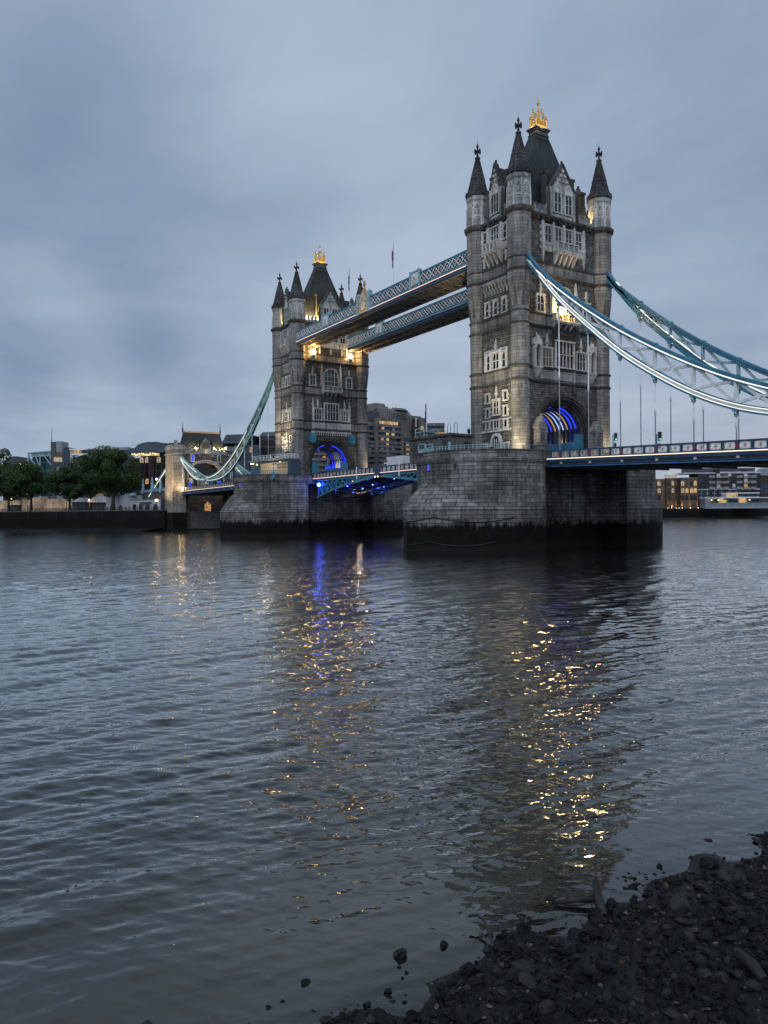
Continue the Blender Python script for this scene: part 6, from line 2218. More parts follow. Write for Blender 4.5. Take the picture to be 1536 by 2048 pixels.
# tie of the chain behind the gatehouse
CH = thing('land_tie', 'sloping pale tie girder running down to the left of the gatehouse', 'tie girder', (184, 10.2, 0))
m = MB(); m.bar((0, 0, 25.4), (30, 0, 13.5), .7, 1.1); m.build('girder', 'green_teal', CH)
m = MB(); m.bar((0, .36, 24.9), (30, .36, 13.0), .1, .25); m.build('led_strip', 'led_white', CH)


# ------------------------------------------------------------------ trees
def make_tree(label, base, h, w, th, nleaf, seed, trunk_r=.55):
    rg = np.random.default_rng(seed)
    T = thing('plane_tree', label, 'tree', base, rg.uniform(0, 6), 'plane trees on the wharf')
    m = MB()
    pts = [(0, 0, -.3), (rg.uniform(-.2, .2), .1, th * .5), (rg.uniform(-.3, .3), 0, th)]
    m.tube(pts, [trunk_r * 1.35, trunk_r, trunk_r * .85], 8)
    limbs = []
    for k in range(9):
        a = k * 2.4 + rg.uniform(-.3, .3)
        el = rg.uniform(.35, 1.1)
        L_ = w * .5 * rg.uniform(.6, .95)
        p0 = Vector((0, 0, th * rg.uniform(.75, 1.05)))
        p2 = p0 + Vector((math.cos(a) * math.cos(el), math.sin(a) * math.cos(el), math.sin(el))) * L_
        p1 = p0.lerp(p2, .5) + Vector((0, 0, L_ * .12))
        m.tube([p0, p1, p2], [trunk_r * .5, trunk_r * .28, trunk_r * .08], 6)
        limbs.append(p2)
    m.build('trunk', 'bark', T)
    # leaf clumps on the surface of irregular lobes through the crown
    cz = th * .85 + (h - th * .85) * .5
    hz_ = (h - th * .8) / 2
    lob = []
    for k in range(46):
        d = rg.normal(size=3); d /= np.linalg.norm(d)
        rr = rg.uniform(.45, .95)
        zf_ = d[2] * rr
        wid = (w / 2) * (1.0 if zf_ > -.5 else .8)
        lob.append((np.array([d[0] * rr * wid, d[1] * rr * wid, cz + zf_ * hz_]), rg.uniform(.085, .22) * w * .82))
    per = nleaf // len(lob)
    V, Fc = [], []
    for c, r in lob:
        d = rg.normal(size=(per, 3)); d /= np.linalg.norm(d, axis=1)[:, None]
        rad = r * rg.uniform(.55, 1.08, per) ** .6
        pos = c + d * rad[:, None] * np.array([1, 1, .8])
        keep = rg.random(per) < .5 + .5 * (np.sin(pos[:, 0] * 1.3 + pos[:, 2] * 1.1) * np.sin(pos[:, 1] * 1.2 + pos[:, 2] * .7) > -.3)
        pos, d = pos[keep], d[keep]
        n = len(pos)
        nn = d + rg.normal(size=(n, 3)) * .7 + np.array([0, 0, .35]); nn /= np.linalg.norm(nn, axis=1)[:, None]
        t1 = np.cross(nn, rg.normal(size=(n, 3))); t1 /= np.linalg.norm(t1, axis=1)[:, None]
        t2 = np.cross(nn, t1)
        s_ = rg.uniform(.16, .42, n)[:, None]
        o = len(V) * 1
        q = np.stack([pos - t1 * s_, pos - t2 * s_ * .7, pos + t1 * s_, pos + t2 * s_ * .7], 1).reshape(-1, 3)
        b0 = sum(len(x) for x in V)
        V.append(q)
        Fc.append(np.arange(n * 4).reshape(n, 4) + b0)
    V = np.concatenate(V); Fc = np.concatenate(Fc)
    me = bpy.data.meshes.new('crown')
    me.from_pydata(V.tolist(), [], Fc.tolist())
    me.materials.append(MATS['foliage'])
    o = bpy.data.objects.new('crown', me); COL.objects.link(o); o.parent = T
    return T


t = NT('foliage')
o = t.obj()
f = t.ramp(t.noise(o, .45, 4, .6), .35, .68)
col = t.mix(f, (0.010, 0.030, 0.005), (0.045, 0.095, 0.014))
col = t.mix(t.ramp(t.noise(o, 3.0, 3), .55, .75), col, (0.08, 0.13, 0.02))
t.set(Base_Color=col, Roughness=.6)
for lab, pxc, d, top, wpx, trunk, n, sd_ in (
        ('tall dark tree cut off by the left edge of the picture', -16, 330, 884, 74, 992, 20000, 3),
        ('low spreading tree with a lamp in it, second from the left', 62, 322, 928, 118, 990, 30000, 5),
        ('narrow tree with a thin trunk between the pavilions and the lamp-lit tree', 140, 326, 936, 82, 992, 24000, 9),
        ('biggest tree on the wharf, broad rounded crown left of the gatehouse', 226, 312, 892, 136, 985, 42000, 13),
        ('bushy tree filling the gap between the two trees at the far left', 18, 350, 935, 70, 995, 18000, 17),
        ('shadowy tree tucked behind the left side of the biggest tree', 182, 345, 930, 60, 990, 15000, 23)):
    b = at(pxc, 1014, d)
    zt_ = at(pxc, top, d).z
    make_tree(lab, (b.x, b.y, 7.2), zt_ - 7.2, wpx * d / FPX, at(pxc, trunk, d).z - 7.2, n, sd_, .75 if wpx > 120 else .5)


# ------------------------------------------------------------------ people
def person(label, loc, rz, coat, trousers, hair='cloth_dark', h=1.72, lean=0.0, group='people on the bridge'):
    T = thing('person', label, 'person', loc, rz, group)
    k = h / 1.72
    J = dict(pel=(0, 0, .93), wst=(0, 0, 1.08), chs=(lean * .5, 0, 1.3), nek=(lean, 0, 1.47), hd0=(lean, 0, 1.56), hd1=(lean + .02, 0, 1.68),
             shl=(lean * .8, .19, 1.40), ell_=(lean * .6 + .03, .25, 1.12), wrl=(.14 + lean, .22, .90), hal=(.2 + lean, .2, .82), shr=(lean * .8, -.19, 1.40), elr=(lean * .6 - .02, -.25, 1.12), wrr=(.1 + lean, -.23, .88), har=(.15 + lean, -.22, .80),
             hil=(0, .1, .88), knl=(.06, .11, .48), anl=(.02, .11, .08), tol=(.17, .12, .03), hir=(0, -.1, .88), knr=(-.02, -.11, .48), anr=(-.12, -.11, .08), tor=(.03, -.12, .03))
    rad = dict(pel=.13, wst=.12, chs=.14, nek=.055, hd0=.075, hd1=.085, shl=.06, ell_=.042, wrl=.028, hal=.03, shr=.06, elr=.042, wrr=.028, har=.03, hil=.085, knl=.058, anl=.04, tol=.032, hir=.085, knr=.058, anr=.04, tor=.032)
    E_ = [('pel', 'wst'), ('wst', 'chs'), ('chs', 'nek'), ('nek', 'hd0'), ('hd0', 'hd1'), ('chs', 'shl'), ('shl', 'ell_'), ('ell_', 'wrl'), ('wrl', 'hal'), ('chs', 'shr'), ('shr', 'elr'), ('elr', 'wrr'), ('wrr', 'har'), ('pel', 'hil'), ('hil', 'knl'), ('knl', 'anl'), ('anl', 'tol'), ('pel', 'hir'), ('hir', 'knr'), ('knr', 'anr'), ('anr', 'tor')]
    ks = list(J)
    me = bpy.data.meshes.new('body')
    me.from_pydata([tuple(c * k for c in J[q]) for q in ks], [(ks.index(a), ks.index(b)) for a, b in E_], [])
    me.materials.append(MATS['skin'])
    o = bpy.data.objects.new('body', me); COL.objects.link(o); o.parent = T
    md = o.modifiers.new('skin', 'SKIN')
    me.skin_vertices.new() if not me.skin_vertices else None
    for i, q in enumerate(ks):
        me.skin_vertices[0].data[i].radius = (rad[q] * k, rad[q] * k)
    me.skin_vertices[0].data[0].use_root = True
    o.modifiers.new('sub', 'SUBSURF').levels = 1
    o.modifiers['sub'].render_levels = 1

    def P(q): return Vector(J[q]) * k
    m = MB()
    def ring(c, rx_, ry_): return [(c[0] + rx_ * k * math.cos(q * math.pi / 5), c[1] + ry_ * k * math.sin(q * math.pi / 5), c[2]) for q in range(10)]
    m.rings([ring((0, 0, .80 * k), .15, .2), ring((0, 0, 1.0 * k), .145, .19), ring((lean * .4, 0, 1.25 * k), .155, .21), ring((lean * .8, 0, 1.42 * k), .12, .2), ring((lean, 0, 1.5 * k), .07, .08)], True, None, True)
    for a, b, c in (('shl', 'ell_', 'wrl'), ('shr', 'elr', 'wrr')):
        m.tube([P(a), P(b), P(c)], [.085 * k, .065 * k, .05 * k], 8)
    m.build('coat', coat, T)
    m = MB()
    for a, b, c in (('hil', 'knl', 'anl'), ('hir', 'knr', 'anr')):
        m.tube([P(a), P(b), P(c)], [.11 * k, .078 * k, .062 * k], 8)
    m.build('trousers', trousers, T)
    m = MB(); c = P('hd1'); m.ball((c.x - .02, c.y, c.z + .03), .1 * k, 8, 6); m.build('hair', hair, T)
    return T


# ------------------------------------------------------------------ things on the bridge
p = on_plane(800, 922, 1, 2.2)
TR = thing('delivery_truck', 'white box truck crossing the lifting roadway', 'truck', (p.x, 2.2, 14.5), 0)
m = MB(); m.box(-2.6, 3.4, -1.15, 1.15, .95, 3.7); m.box(-2.64, -2.6, -1.05, 1.05, 1.0, 3.6); m.build('box_body', 'fabric_white', TR)
m = MB(); m.hexa([(3.55, -1.05, .6), (5.3, -1.05, .6), (5.3, 1.05, .6), (3.55, 1.05, .6), (3.6, -1.0, 2.6), (4.9, -1.0, 2.6), (4.9, 1.0, 2.6), (3.6, 1.0, 2.6)]); cb = m.build('cab', 'white_paint', TR)
m = MB(); m.box(3.9, 4.8, 1.03, 1.08, 1.6, 2.3); m.build('cab_window', 'pane', cb)
m = MB(); m.box(-2.6, 5.2, -.5, .5, .5, .9); m.build('chassis', 'dark_steel', TR)
for x in (-1.4, 4.3):
    for s in (-1, 1):
        m = MB(); m.rings([[(x + .48 * math.cos(q * math.pi / 8), s * 1.0 + w, .48 + .48 * math.sin(q * math.pi / 8)) for q in range(16)] for w in (-.14, .14)]); m.build('wheel', 'black_iron', TR)
for px, lab, c_ in ((797, 'person in a dark coat on the lifting roadway, left of two walking together', 'cloth_dark'), (806, 'person in dark clothes walking just right of another by the white truck', 'cloth_dark'), (809.5, 'person in a grey top, rightmost of the walkers by the white truck', 'lead')):
    p = on_plane(px, 925, 1, 7.2)
    person(lab, (p.x, 7.2, 14.45), R(170), c_, 'cloth_dark')
p = on_plane(388, 968, 1, 4.0)
BU = thing('coach', 'dark coach with a red tail light seen through the left chain', 'coach', (162, 4.2, 14.4), 0)
m = MB(); m.box(-5.5, 5.5, -1.2, 1.2, .35, 3.2); m.build('body', 'navy_paint', BU)
m = MB(); m.box(-5.2, 5.2, 1.2, 1.24, 1.5, 2.7); m.build('side_windows', 'lit_dim', BU)
m = MB(); m.box(-5.54, -5.5, -1.0, -.7, .9, 1.3); m.build('tail_light', 'tail_red', BU)
m = MB(); m.box(-5.54, -5.5, .7, 1.0, .9, 1.3); m.build('tail_light', 'tail_red', BU)
for x in (-3.6, 3.6):
    for s in (-1, 1):
        m = MB(); m.rings([[(x + .48 * math.cos(q * math.pi / 8), s * 1.08 + w, .48 + .48 * math.sin(q * math.pi / 8)) for q in range(16)] for w in (-.14, .14)]); m.build('wheel', 'black_iron', BU)
# traffic signals on the near roadway
for px, lab, yy in ((1226, 'teal traffic signal showing green beside the right turret of the larger tower', -4.5), (1313.5, 'teal traffic signal showing green among the right-hand hangers', 3.0)):
    p = on_plane(px, 880, 1, yy)
    zd = 14.1 + .0323 * (p.x + 10.75)
    S = thing('traffic_signal', lab, 'traffic signal', (p.x, yy, zd), R(-35), 'traffic signals on the bridge')
    hh = p.z - zd
    m = MB(); m.lathe(0, 0, [(.1, -.2), (.08, hh + .9)], 8); m.build('pole', 'teal_paint', S)
    m = MB(); m.box(-.22, .22, -.62, -.22, hh - .1, hh + 1.15)
    for k in range(3): m.box(-.2, .2, -.62 - .2, -.62, hh + .25 + .36 * k, hh + .3 + .36 * k)
    hd = m.build('signal_head', 'black_iron', S)
    m = MB(); m.ball((-.2, -.45, hh + .1), .13, 8, 5); m.build('green_lens', 'signal_green', hd)
    m = MB(); m.box(-.2, .2, -.5, -.2, hh - 1.2, hh - .5); m.build('pedestrian_head', 'black_iron', S)

# control cabin, lamp and fittings on the near pier
CB_ = thing('control_cabin', 'small flat-roofed dark stone cabin on the end of the nearer pier', 'cabin', (4.4, 18.0, 14.3), R(2))
m = MB(); m.box(-5.2, 5.2, -2.0, 2.6, 0, 3.9)
for x in (-5.2, -2.6, 0, 2.6, 5.2): m.box(x - .25, x + .25, 2.55, 2.75, 0, 3.9)
m.build('wall', 'dark_shade_stone', CB_)
m = MB(); m.box(-5.5, 5.5, -2.4, 2.95, 3.9, 4.25); m.box(-5.35, 5.35, -2.2, 2.8, 3.72, 3.896); m.build('roof', 'string_stone', CB_)
for x in (-3.9, 1.2, 3.9):
    m = MB(); m.box(x - .65, x + .65, 2.6, 2.66, .9, 3.3); m.build('window', 'pane', CB_)
m = MB(); m.box(-5.26, -5.2, -1.5, -.3, .1, 3.0); m.build('door', 'black_iron', CB_)
m = MB(); m.tube([(-3.9, 0, 4.2), (-3.9, 0, 5.9), (-3.7, 0, 6.2), (-3.3, 0, 6.2), (-3.1, 0, 5.9), (-3.1, 0, 4.2)], .07, 6); m.tube([(-2.2, 0, 4.2), (-2.2, 0, 5.9), (-2.0, 0, 6.2), (-1.6, 0, 6.2), (-1.4, 0, 5.9), (-1.4, 0, 4.2)], .07, 6); m.build('ladder_hoop', 'pale_blue_paint', CB_)
m = MB()
for x in (3.0, 5.4):
    for y in (-1.5, 1.5): m.box(x - .06, x + .06, y - .06, y + .06, 4.25, 5.9)
m.box(2.9, 5.5, -1.6, 1.6, 5.2, 5.3); m.box(2.9, 5.5, 1.5, 1.6, 5.8, 5.9); m.box(2.9, 5.5, -1.6, -1.5, 5.8, 5.9); m.box(5.1, 6.0, .4, 1.3, 3.6, 4.7); m.build('roof_gantry', 'pale_blue_paint', CB_)
FP = thing('flagpole', 'white flagpole with limp dark flag above the cabin on the nearer pier', 'flagpole', (*on_plane(853.5, 868, 1, 17.0)[:2], 14.3), 0, 'flagpoles on the bridge')
pz = on_plane(853.5, 804, 1, 17.0).z - 14.3
m = MB(); m.lathe(0, 0, [(.09, 0), (.07, pz * .6), (.05, pz), (.02, pz + .15)], 8); m.build('pole', 'white_paint', FP)
m = MB(); m.rings([[(.05 + (.22 + .05 * math.sin(k * 2)) * (1 + math.cos(q * math.pi / 3)) * (.4 + .06 * k), .12 * math.sin(q * math.pi / 3 + k * .3), pz - .3 - k * .42) for q in range(6)] for k in range(9)], True, None, True); m.build('flag', 'flag_blue', FP)
LP = street_lamp('ornate black lantern on a pale blue bracketed post between cabin and larger tower', (*on_plane(938, 905, 1, 15.5)[:2], 14.3), on_plane(938, 862, 1, 15.5).z - 14.3, 'pane', 0, 'pale_blue_paint', grp='lamp standards on the piers')
m = MB(); zz = on_plane(938, 883, 1, 15.5).z - 14.3
m.bar((-1.1, .6, zz + .2), (1.1, -.6, zz + .2), .14, .2); m.ball((0, 0, zz - .3), .35, 8, 6); m.lathe(0, 0, [(.45, 0), (.4, 1.2), (.15, 1.5)], 8); m.build('bracket', 'pale_blue_paint', LP)
SB = thing('guard_box', 'small open-topped pale blue box at the left rim of the nearer pier', 'guard box', (3.6, 22.0, 14.3))
m = MB(); m.box(-.95, .95, -.8, .8, 0, 1.9)
for x in (-.9, .9):
    for y in (-.75, .75): m.box(x - .06, x + .06, y - .06, y + .06, 1.9, 2.75)
m.box(-.95, .95, .7, .8, 2.65, 2.78); m.box(-.95, .95, -.8, -.7, 2.65, 2.78); m.build('body', 'pale_blue_paint', SB)
BX = thing('bollard_post', 'pale blue capped post standing before the cabin windows', 'post', (-2.0, 21.4, 14.3))
m = MB(); m.lathe(0, 0, [(.35, 0), (.3, 1.6), (.22, 1.7), (.22, 2.3), (.32, 2.4), (.1, 2.7)], 8); m.build('post', 'pale_blue_paint', BX)
m = MB(); m.tube([(-.2, .3, 0), (.6, .3, 1.2), (1.1, .3, .2)], .16, 6); m.build('strut', 'pale_blue_paint', BX)
RL = thing('pier_railing', 'pale blue railing along the rim of the nearer pier', 'railing', (0, 13.2, 15.5))
m = MB()
prev = None
for k in range(26):
    a = R(75 + 90 * k / 25)
    q = Vector((10.2 * math.cos(a), 10.2 * math.sin(a), 0))
    m.box(q.x - .04, q.x + .04, q.y - .04, q.y + .04, 0, .75)
    if prev is not None: m.bar(prev + Vector((0, 0, .7)), q + Vector((0, 0, .7)), .07); m.bar(prev + Vector((0, 0, .35)), q + Vector((0, 0, .35)), .05)
    prev = q
m.build('rail', 'pale_blue_paint', RL)
IB = thing('notice_board', 'pale notice board standing at the foot of the larger tower', 'notice board', (-2.2, 14.6, 14.3), R(-10))
m = MB(); m.box(-1.3, 1.3, -.06, .06, 1.0, 2.7); m.box(-1.2, -1.05, -.05, .05, 0, 1.0); m.box(1.05, 1.2, -.05, .05, 0, 1.0); m.build('panel', 'pale_render', IB)
m = MB(); m.poly  # relief shapes on the board
m = MB(lambda u, w, z: (u, w, z)); m.fb(-1.1, -.2, .06, .09, 1.3, 2.4); m.fb(.1, 1.0, .06, .09, 1.9, 2.5); m.build('picture_patch', 'zinc', IB)
for px, lab, c_ in ((937.5, 'person in dark clothes leaning by the lamp post on the nearer pier', 'cloth_dark'), (979, 'person in black before the pale notice board at the larger tower', 'cloth_dark'), (887.5, 'person in a white top at the railing below the cabin', 'fabric_white')):
    p = on_plane(px, 905, 1, 19.0 if px < 960 else 15.6)
    person(lab, (p.x, p.y, 14.35), R(100), c_, 'cloth_dark', h=1.75)

# glass pavilion with hoarding on the far pier
KP = thing('pier_kiosk', 'glass visitor kiosk wrapped in a yellow hoarding on the farther pier', 'kiosk', (81.2, 15.6, 14.3), R(14.5))


def kiosk_local(px, py, yl):
    """local x of a photo column on the kiosk's front plane y = yl"""
    c_, s_ = math.cos(R(14.5)), math.sin(R(14.5))
    r_ = ray(px, py); n_ = Vector((-s_, c_, 0))
    k_ = (Vector((81.2, 15.6, 0)) + n_ * yl - Vector((CAM.x, CAM.y, 0))).dot(n_) / r_.dot(n_)
    q_ = CAM + r_ * k_ - Vector((81.2, 15.6, 0))
    return q_.x * c_ + q_.y * s_
m = MB()
ol = [(-8.6, -3.0), (9, -3.6), (9.2, -2.0), (8.4, -.7), (6.5, -.1), (4, 0), (-8.6, 0)]
m.rings([[(x, y, z) for x, y in ol] for z in (0, 5.0)]); m.build('glass_wall', 'glass_blue', KP)
m = MB(); ob = [(x * 1.05, y * 1.1 + (.7 if y > -1 else 0)) for x, y in ol]; m.rings([[(x, y, z) for x, y in ob] for z in (5.0, 5.35)]); m.build('roof', 'zinc', KP)
m = MB()
for k in range(len(ob)):
    a, b = Vector((*ob[k], 5.35)), Vector((*ob[(k + 1) % len(ob)], 5.35))
    a.x *= .85; b.x *= .85; a.y = a.y * .8 - .5; b.y = b.y * .8 - .5
    m.bar(a + Vector((0, 0, 1.1)), b + Vector((0, 0, 1.1)), .08); m.bar(a + Vector((0, 0, .55)), b + Vector((0, 0, .55)), .06)
    n = max(int((b - a).length / 1.3), 1)
    for j in range(n):
        q = a.lerp(b, j / n); m.box(q.x - .05, q.x + .05, q.y - .05, q.y + .05, 5.35, 6.5)
m.build('roof_railing', 'white_paint', KP)
m = MB(); xa, xb = sorted((kiosk_local(521.5, 940, .1), kiosk_local(575, 940, .1))); m.box(xa, xb, .03, .14, .8, 4.45); hb = m.build('hoarding', 'ply_hoarding', KP)
m = MB(); m.box(xb - 1.9, xb - .5, .14, .17, 1.5, 1.9); m.box((xa + xb) / 2 - .2, (xa + xb) / 2 + 1.6, .14, .17, 2.0, 2.4); m.box((xa + xb) / 2 - 1.3, (xa + xb) / 2 - .4, .14, .18, 1.2, 3.9); m.build('picture_patch', 'pale_render', hb)


def text(s_, name, loc, size, rot, mat, par):
    cu_ = bpy.data.curves.new(name, 'FONT')
    cu_.body = s_; cu_.size = size; cu_.extrude = .01; cu_.align_x = 'CENTER'; cu_.resolution_u = 3
    tmp = bpy.data.objects.new('tmp', cu_); COL.objects.link(tmp)
    bpy.context.view_layer.update()
    me = bpy.data.meshes.new_from_object(tmp.evaluated_get(bpy.context.evaluated_depsgraph_get()))
    bpy.data.objects.remove(tmp); bpy.data.curves.remove(cu_)
    me.materials.clear(); me.materials.append(MATS[mat])
    o = bpy.data.objects.new(name, me); COL.objects.link(o)
    o.location = loc; o.rotation_euler = rot
    o.parent = par
    return o


text("Explore Inside\nTower Bridge", 'lettering', (xa + (xb - xa) * .23, .16, 3.75), .78, (R(90), 0, R(180)), 'cloth_dark', hb)
m = MB()
for k in range(3): m.ball((7.4 - .5 * k, .1, 4.6), .13, 6, 4)
m.build('ceiling_lamp', 'bulb_soft', KP)
lamp('POINT', (6.5, .9, 4.4), 60, (1.0, .75, .4), KP, None, .2)
lamp('POINT', (-1.5, 2.4, 4.6), 130, (1.0, .78, .5), KP, None, .3)
p = on_plane(547, 946, 1, 18.6)
L2 = street_lamp('blue lamp standard with cross-arm in front of the yellow hoarding', (p.x, 18.6, 14.3), 5.4, 'pane', 0, 'teal_paint', grp='lamp standards on the piers')
m = MB(); m.bar((-1.3, 0, 3.6), (1.3, 0, 3.6), .16, .2); m.box(-1.0, 1.0, -.2, .2, 3.7, 4.6) if False else m.lathe(0, 0, [(.5, 0), (.42, 1.2), (.2, 1.5)], 8); m.build('cross_arm', 'teal_paint', L2)
FR = thing('pier_railing', 'teal railing along the rim of the farther pier', 'railing', (82.3, 13.2, 15.5))
m = MB(); prev = None
for k in range(40):
    a = R(60 + 110 * k / 39); q = Vector((10.2 * math.cos(a), 10.2 * math.sin(a), 0))
    m.box(q.x - .05, q.x + .05, q.y - .05, q.y + .05, 0, .95)
    if prev is not None: m.bar(prev + Vector((0, 0, .9)), q + Vector((0, 0, .9)), .09); m.bar(prev + Vector((0, 0, .3)), q + Vector((0, 0, .3)), .55, .06) if k % 3 else None
    prev = q
m.build('rail', 'teal_paint', FR)


# ------------------------------------------------------------------ floodlights of the towers (housings stand on the piers)
def flood(label, loc, aim, e, col, spot, blend=.7):
    T = thing('floodlight', label, 'floodlight', loc, math.atan2(aim[1] - loc[1], aim[0] - loc[0]), 'floodlights on the piers')
    m = MB(); m.box(-.3, .25, -.35, .35, .25, .8); m.box(-.1, .1, -.4, .4, 0, .3); h = m.build('housing', 'black_iron', T)
    m = MB(); m.box(.25, .28, -.3, .3, .3, .75); m.build('lens', 'bulb_soft', h)
    lamp('SPOT', Vector(loc) + Vector((0, 0, 1.1)), e, col, None, aim, .3, spot, blend)


WARM = (1.0, .82, .52)
flood('floodlight behind the pier parapet lighting the side of the larger tower', (-5.8, 17.6, 14.3), (-.5, 9.5, 36), 14000, WARM, 66, 1.0)
flood('floodlight at the foot of the near corner turret of the larger tower', (-8.2, 14.5, 14.3), (-5.4, 9.6, 19), 3000, WARM, 60)
flood('floodlight at the foot of the right turret of the larger tower', (-9.4, -9.0, 14.3), (-5.6, -9.6, 19), 1300, WARM, 60)
flood('floodlight on the kiosk roof lighting the side of the smaller tower', (82.5, 14.6, 19.7), (82.3, 9.9, 32), 9000, WARM, 110, 1.0)
flood('floodlight low at the river corner of the smaller tower', (73.2, -12.5, 14.3), (77.0, -9.8, 19), 2600, WARM, 60)
# roof floodlights behind the parapets (fixed to the towers)
for tw, pts_ in ((tower_far, ((4.95, -6.9, 5000), (4.95, -4.6, 4000), (4.95, 6.4, 3000), (4.95, 4.6, 3000), (2.6, -9.2, 2500), (-2.6, -9.2, 1500))), (tower_near, ((-4.95, -6.8, 500),))):
    for x, y, e in pts_:
        m = MB(); m.box(x - .15, x + .15, y - .2, y + .2, 54.9, 55.25); m.build('roof_floodlight', 'bulb_soft', tw)
        lamp('POINT', (x, y, 55.6), e, (1.0, .68, .2), tw, None, .2)
# ------------------------------------------------------------------ foreshore stones and flotsam
def rock_mesh(m, c, r, rg, flat=.52):
    """one angular stone"""
    n = 7
    ph = rg.uniform(0, 6.28)
    ax, ay = r * rg.uniform(.7, 1.25), r * rg.uniform(.55, 1.0)
    hh = r * flat * rg.uniform(.6, 1.2)
    ca, sa = math.cos(ph), math.sin(ph)
    tilt = rg.uniform(-.35, .35, 2)
    rings = []
    for f, zz in ((.75, -.5), (1.0, 0.05), (.62, .8)):
        ring = []
        for k in range(n):
            a = 2 * math.pi * k / n
            q = f * (1 + rg.uniform(-.28, .22))
            x, y = ax * q * math.cos(a), ay * q * math.sin(a)
            z = hh * (zz + rg.uniform(-.18, .18)) + x * tilt[0] + y * tilt[1]
            ring.append((c[0] + x * ca - y * sa, c[1] + x * sa + y * ca, c[2] + z))
        rings.append(ring)
    m.rings(rings)


for nm, c1, c2, sp in (('dark_stone', (.002, .002, .002), (.009, .009, .009), .42), ('mid_stone', (.010, .011, .011), (.03, .031, .03), .4), ('brick_stone', (.02, .01, .008), (.06, .03, .022), .4), ('tan_stone', (.04, .034, .024), (.12, .10, .075), .4)):
    t = NT(nm)
    o = t.pos()
    c = t.mix(t.ramp(t.noise(o, 2.2, 3), .4, .62), c1, c2)
    c = t.mix(t.ramp(t.noise(o, 30, 3), .5, .7), c, gray(c2, 1.3))
    t.set(Base_Color=c, Specular_IOR_Level=.14)
    t.put(t.b.inputs['Roughness'], t.ramp(t.noise(o, 6.0, 3), .35, .65, .35, .7))
    t.bump(t.noise(o, 22, 4), .02)
rg = np.random.default_rng(5)
beds = {'dark_stone': MB(), 'mid_stone': MB(), 'tan_stone': MB(), 'brick_stone': MB()}
n_st = 0
for i in range(44000):
    d = rg.uniform(-.9, 6.6)
    y = rg.uniform(70, 96.5)
    x = -88 - d
    clump = math.sin(y * 1.3 + x * .8) * math.sin(x * 1.9 - y * .6) + .5 * math.sin(y * 3.1 + x * 2.7)
    zz_ = shore_z(x, y)
    if zz_ < .008 and rg.random() > .012 + .5 * math.exp(-max(.008 - zz_, 0) / .016) * (.55 + .45 * math.sin(y * 2.3 + x)): continue
    if clump < -.5 and d > .5 and rg.random() > .35: continue
    r = min(.016 + rg.exponential(.025), .16)
    if d < 0: r = min(max(r, .05), .12)
    mt = rg.choice(['dark_stone', 'mid_stone', 'tan_stone', 'brick_stone'], p=[.74, .19, .05, .02])
    if mt in ('tan_stone', 'brick_stone'): r = min(r, .045)
    z = max(shore_z(x, y), -.05) + r * .15
    rock_mesh(beds[mt], (x, y, z), r, rg)
for k, lab in (('dark_stone', 'black wet rubble covering the foreshore in the right corner'), ('mid_stone', 'scattered greenish-grey stones among the black rubble'), ('tan_stone', 'small tan pebbles and shell bits scattered on the mud'), ('brick_stone', 'broken dull red brick pieces scattered through the rubble')):
    o = beds[k].build('foreshore_rubble', k)
    tag(o, lab, 'rubble'); o['kind'] = 'stuff'


def on_shore(px, py):
    p = on_plane(px, py, 2, 0.0)
    for _ in range(6):
        p = on_plane(px, py, 2, max(shore_z(p.x, p.y), 0))
    return p


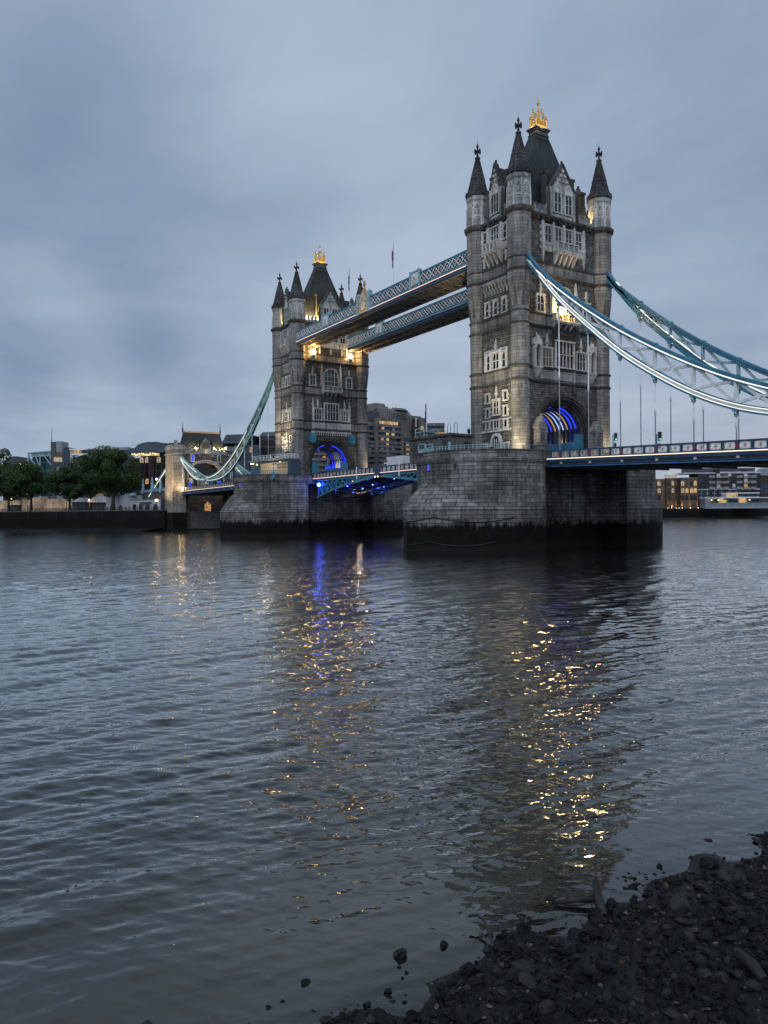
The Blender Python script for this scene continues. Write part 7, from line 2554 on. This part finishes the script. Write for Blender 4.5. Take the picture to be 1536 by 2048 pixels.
for i, (px, py, r, mt, lab) in enumerate((
        (1362, 1812, .26, 'mid_stone', 'broad flat grey slab of stone above the tide edge at the right'), (1480, 1755, .22, 'mid_stone', 'pale wedge-shaped stone near the right edge of the picture'),
        (1060, 1968, .24, 'mid_stone', 'greenish flat-topped block in the lower rubble'), (1195, 1962, .2, 'dark_stone', 'thick black block near the middle of the rubble'),
        (1405, 1950, .17, 'mid_stone', 'smooth pale green stone in the lower right rubble'), (1150, 1870, .2, 'dark_stone', 'dark block just below the timber post'),
        (1318, 1735, .13, 'dark_stone', 'lone black stone standing in the shallow water at the right'), (1265, 1775, .15, 'dark_stone', 'black stone at the waterline right of the timber post'),
        (800, 1910, .2, 'dark_stone', 'isolated black block at the left end of the rubble'), (888, 1892, .15, 'dark_stone', 'dark stone in the wet mud left of the curved pipe'),
        (612, 1965, .1, 'dark_stone', 'small dark stone awash left of the rubble'), (1440, 1865, .21, 'dark_stone', 'bluish black slab beside a patch of smooth mud'))):
    p = on_shore(px, py)
    m = MB(); rock_mesh(m, (0, 0, 0), r * .72, np.random.default_rng(40 + i), .42)
    tag(m.build('shore_stone', mt, None, (p.x, p.y, p.z + r * .06)), lab, 'stone', 'larger stones on the foreshore')
# stranded timber: a log lying in the water and a short leaning stump
a, b = on_shore(1108, 1811), on_shore(1190, 1812)
m = MB(); m.tube([(0, 0, .05), (b - a) * .5 + Vector((0, 0, .09)), (b - a) + Vector((0, 0, .12))], [.025, .045, .055], 8)
tag(m.build('driftwood', 'driftwood', None, a), 'long dark timber lying along the water edge', 'driftwood', 'driftwood on the foreshore')
a, b = on_shore(1207, 1832), on_shore(1186, 1790)
m = MB(); m.tube([(0, 0, -.02), (b - a) * .5 + Vector((0, 0, .12)), (b - a) * .75 + Vector((0, 0, .32))], [.085, .075, .05], 7)
tag(m.build('driftwood', 'driftwood', None, a), 'short thick broken stump leaning at the end of the long timber', 'driftwood', 'driftwood on the foreshore')
a, b = on_shore(1480, 1925), on_shore(1530, 1975)
m = MB(); m.tube([(0, 0, .1), (b - a) * .5 + Vector((0, 0, .13)), (b - a) + Vector((0, 0, .08))], [.07, .08, .06], 7)
tag(m.build('driftwood', 'driftwood', None, a), 'black log lying in the rubble at the lower right corner', 'driftwood', 'driftwood on the foreshore')
pts = [on_shore(*q) for q in ((938, 1851), (955, 1853), (968, 1864), (978, 1880), (986, 1898))]
m = MB(); m.tube([p - pts[0] + Vector((0, 0, h)) for p, h in zip(pts, (.14, .17, .17, .12, .03))], .022, 7)
tag(m.build('bent_pipe', 'black_iron', None, pts[0]), 'thin bent metal pipe hooking out of the wet mud', 'pipe')
p = on_plane(348, 1892, 2, 0.0)
m = MB(); m.ball((0, 0, .008), .026, 8, 5, .5); m.ball((.026, .008, .006), .016, 8, 5, .5)
tag(m.build('floating_litter', 'fabric_white', None, p), 'small white scrap floating alone in the lower left water', 'litter')
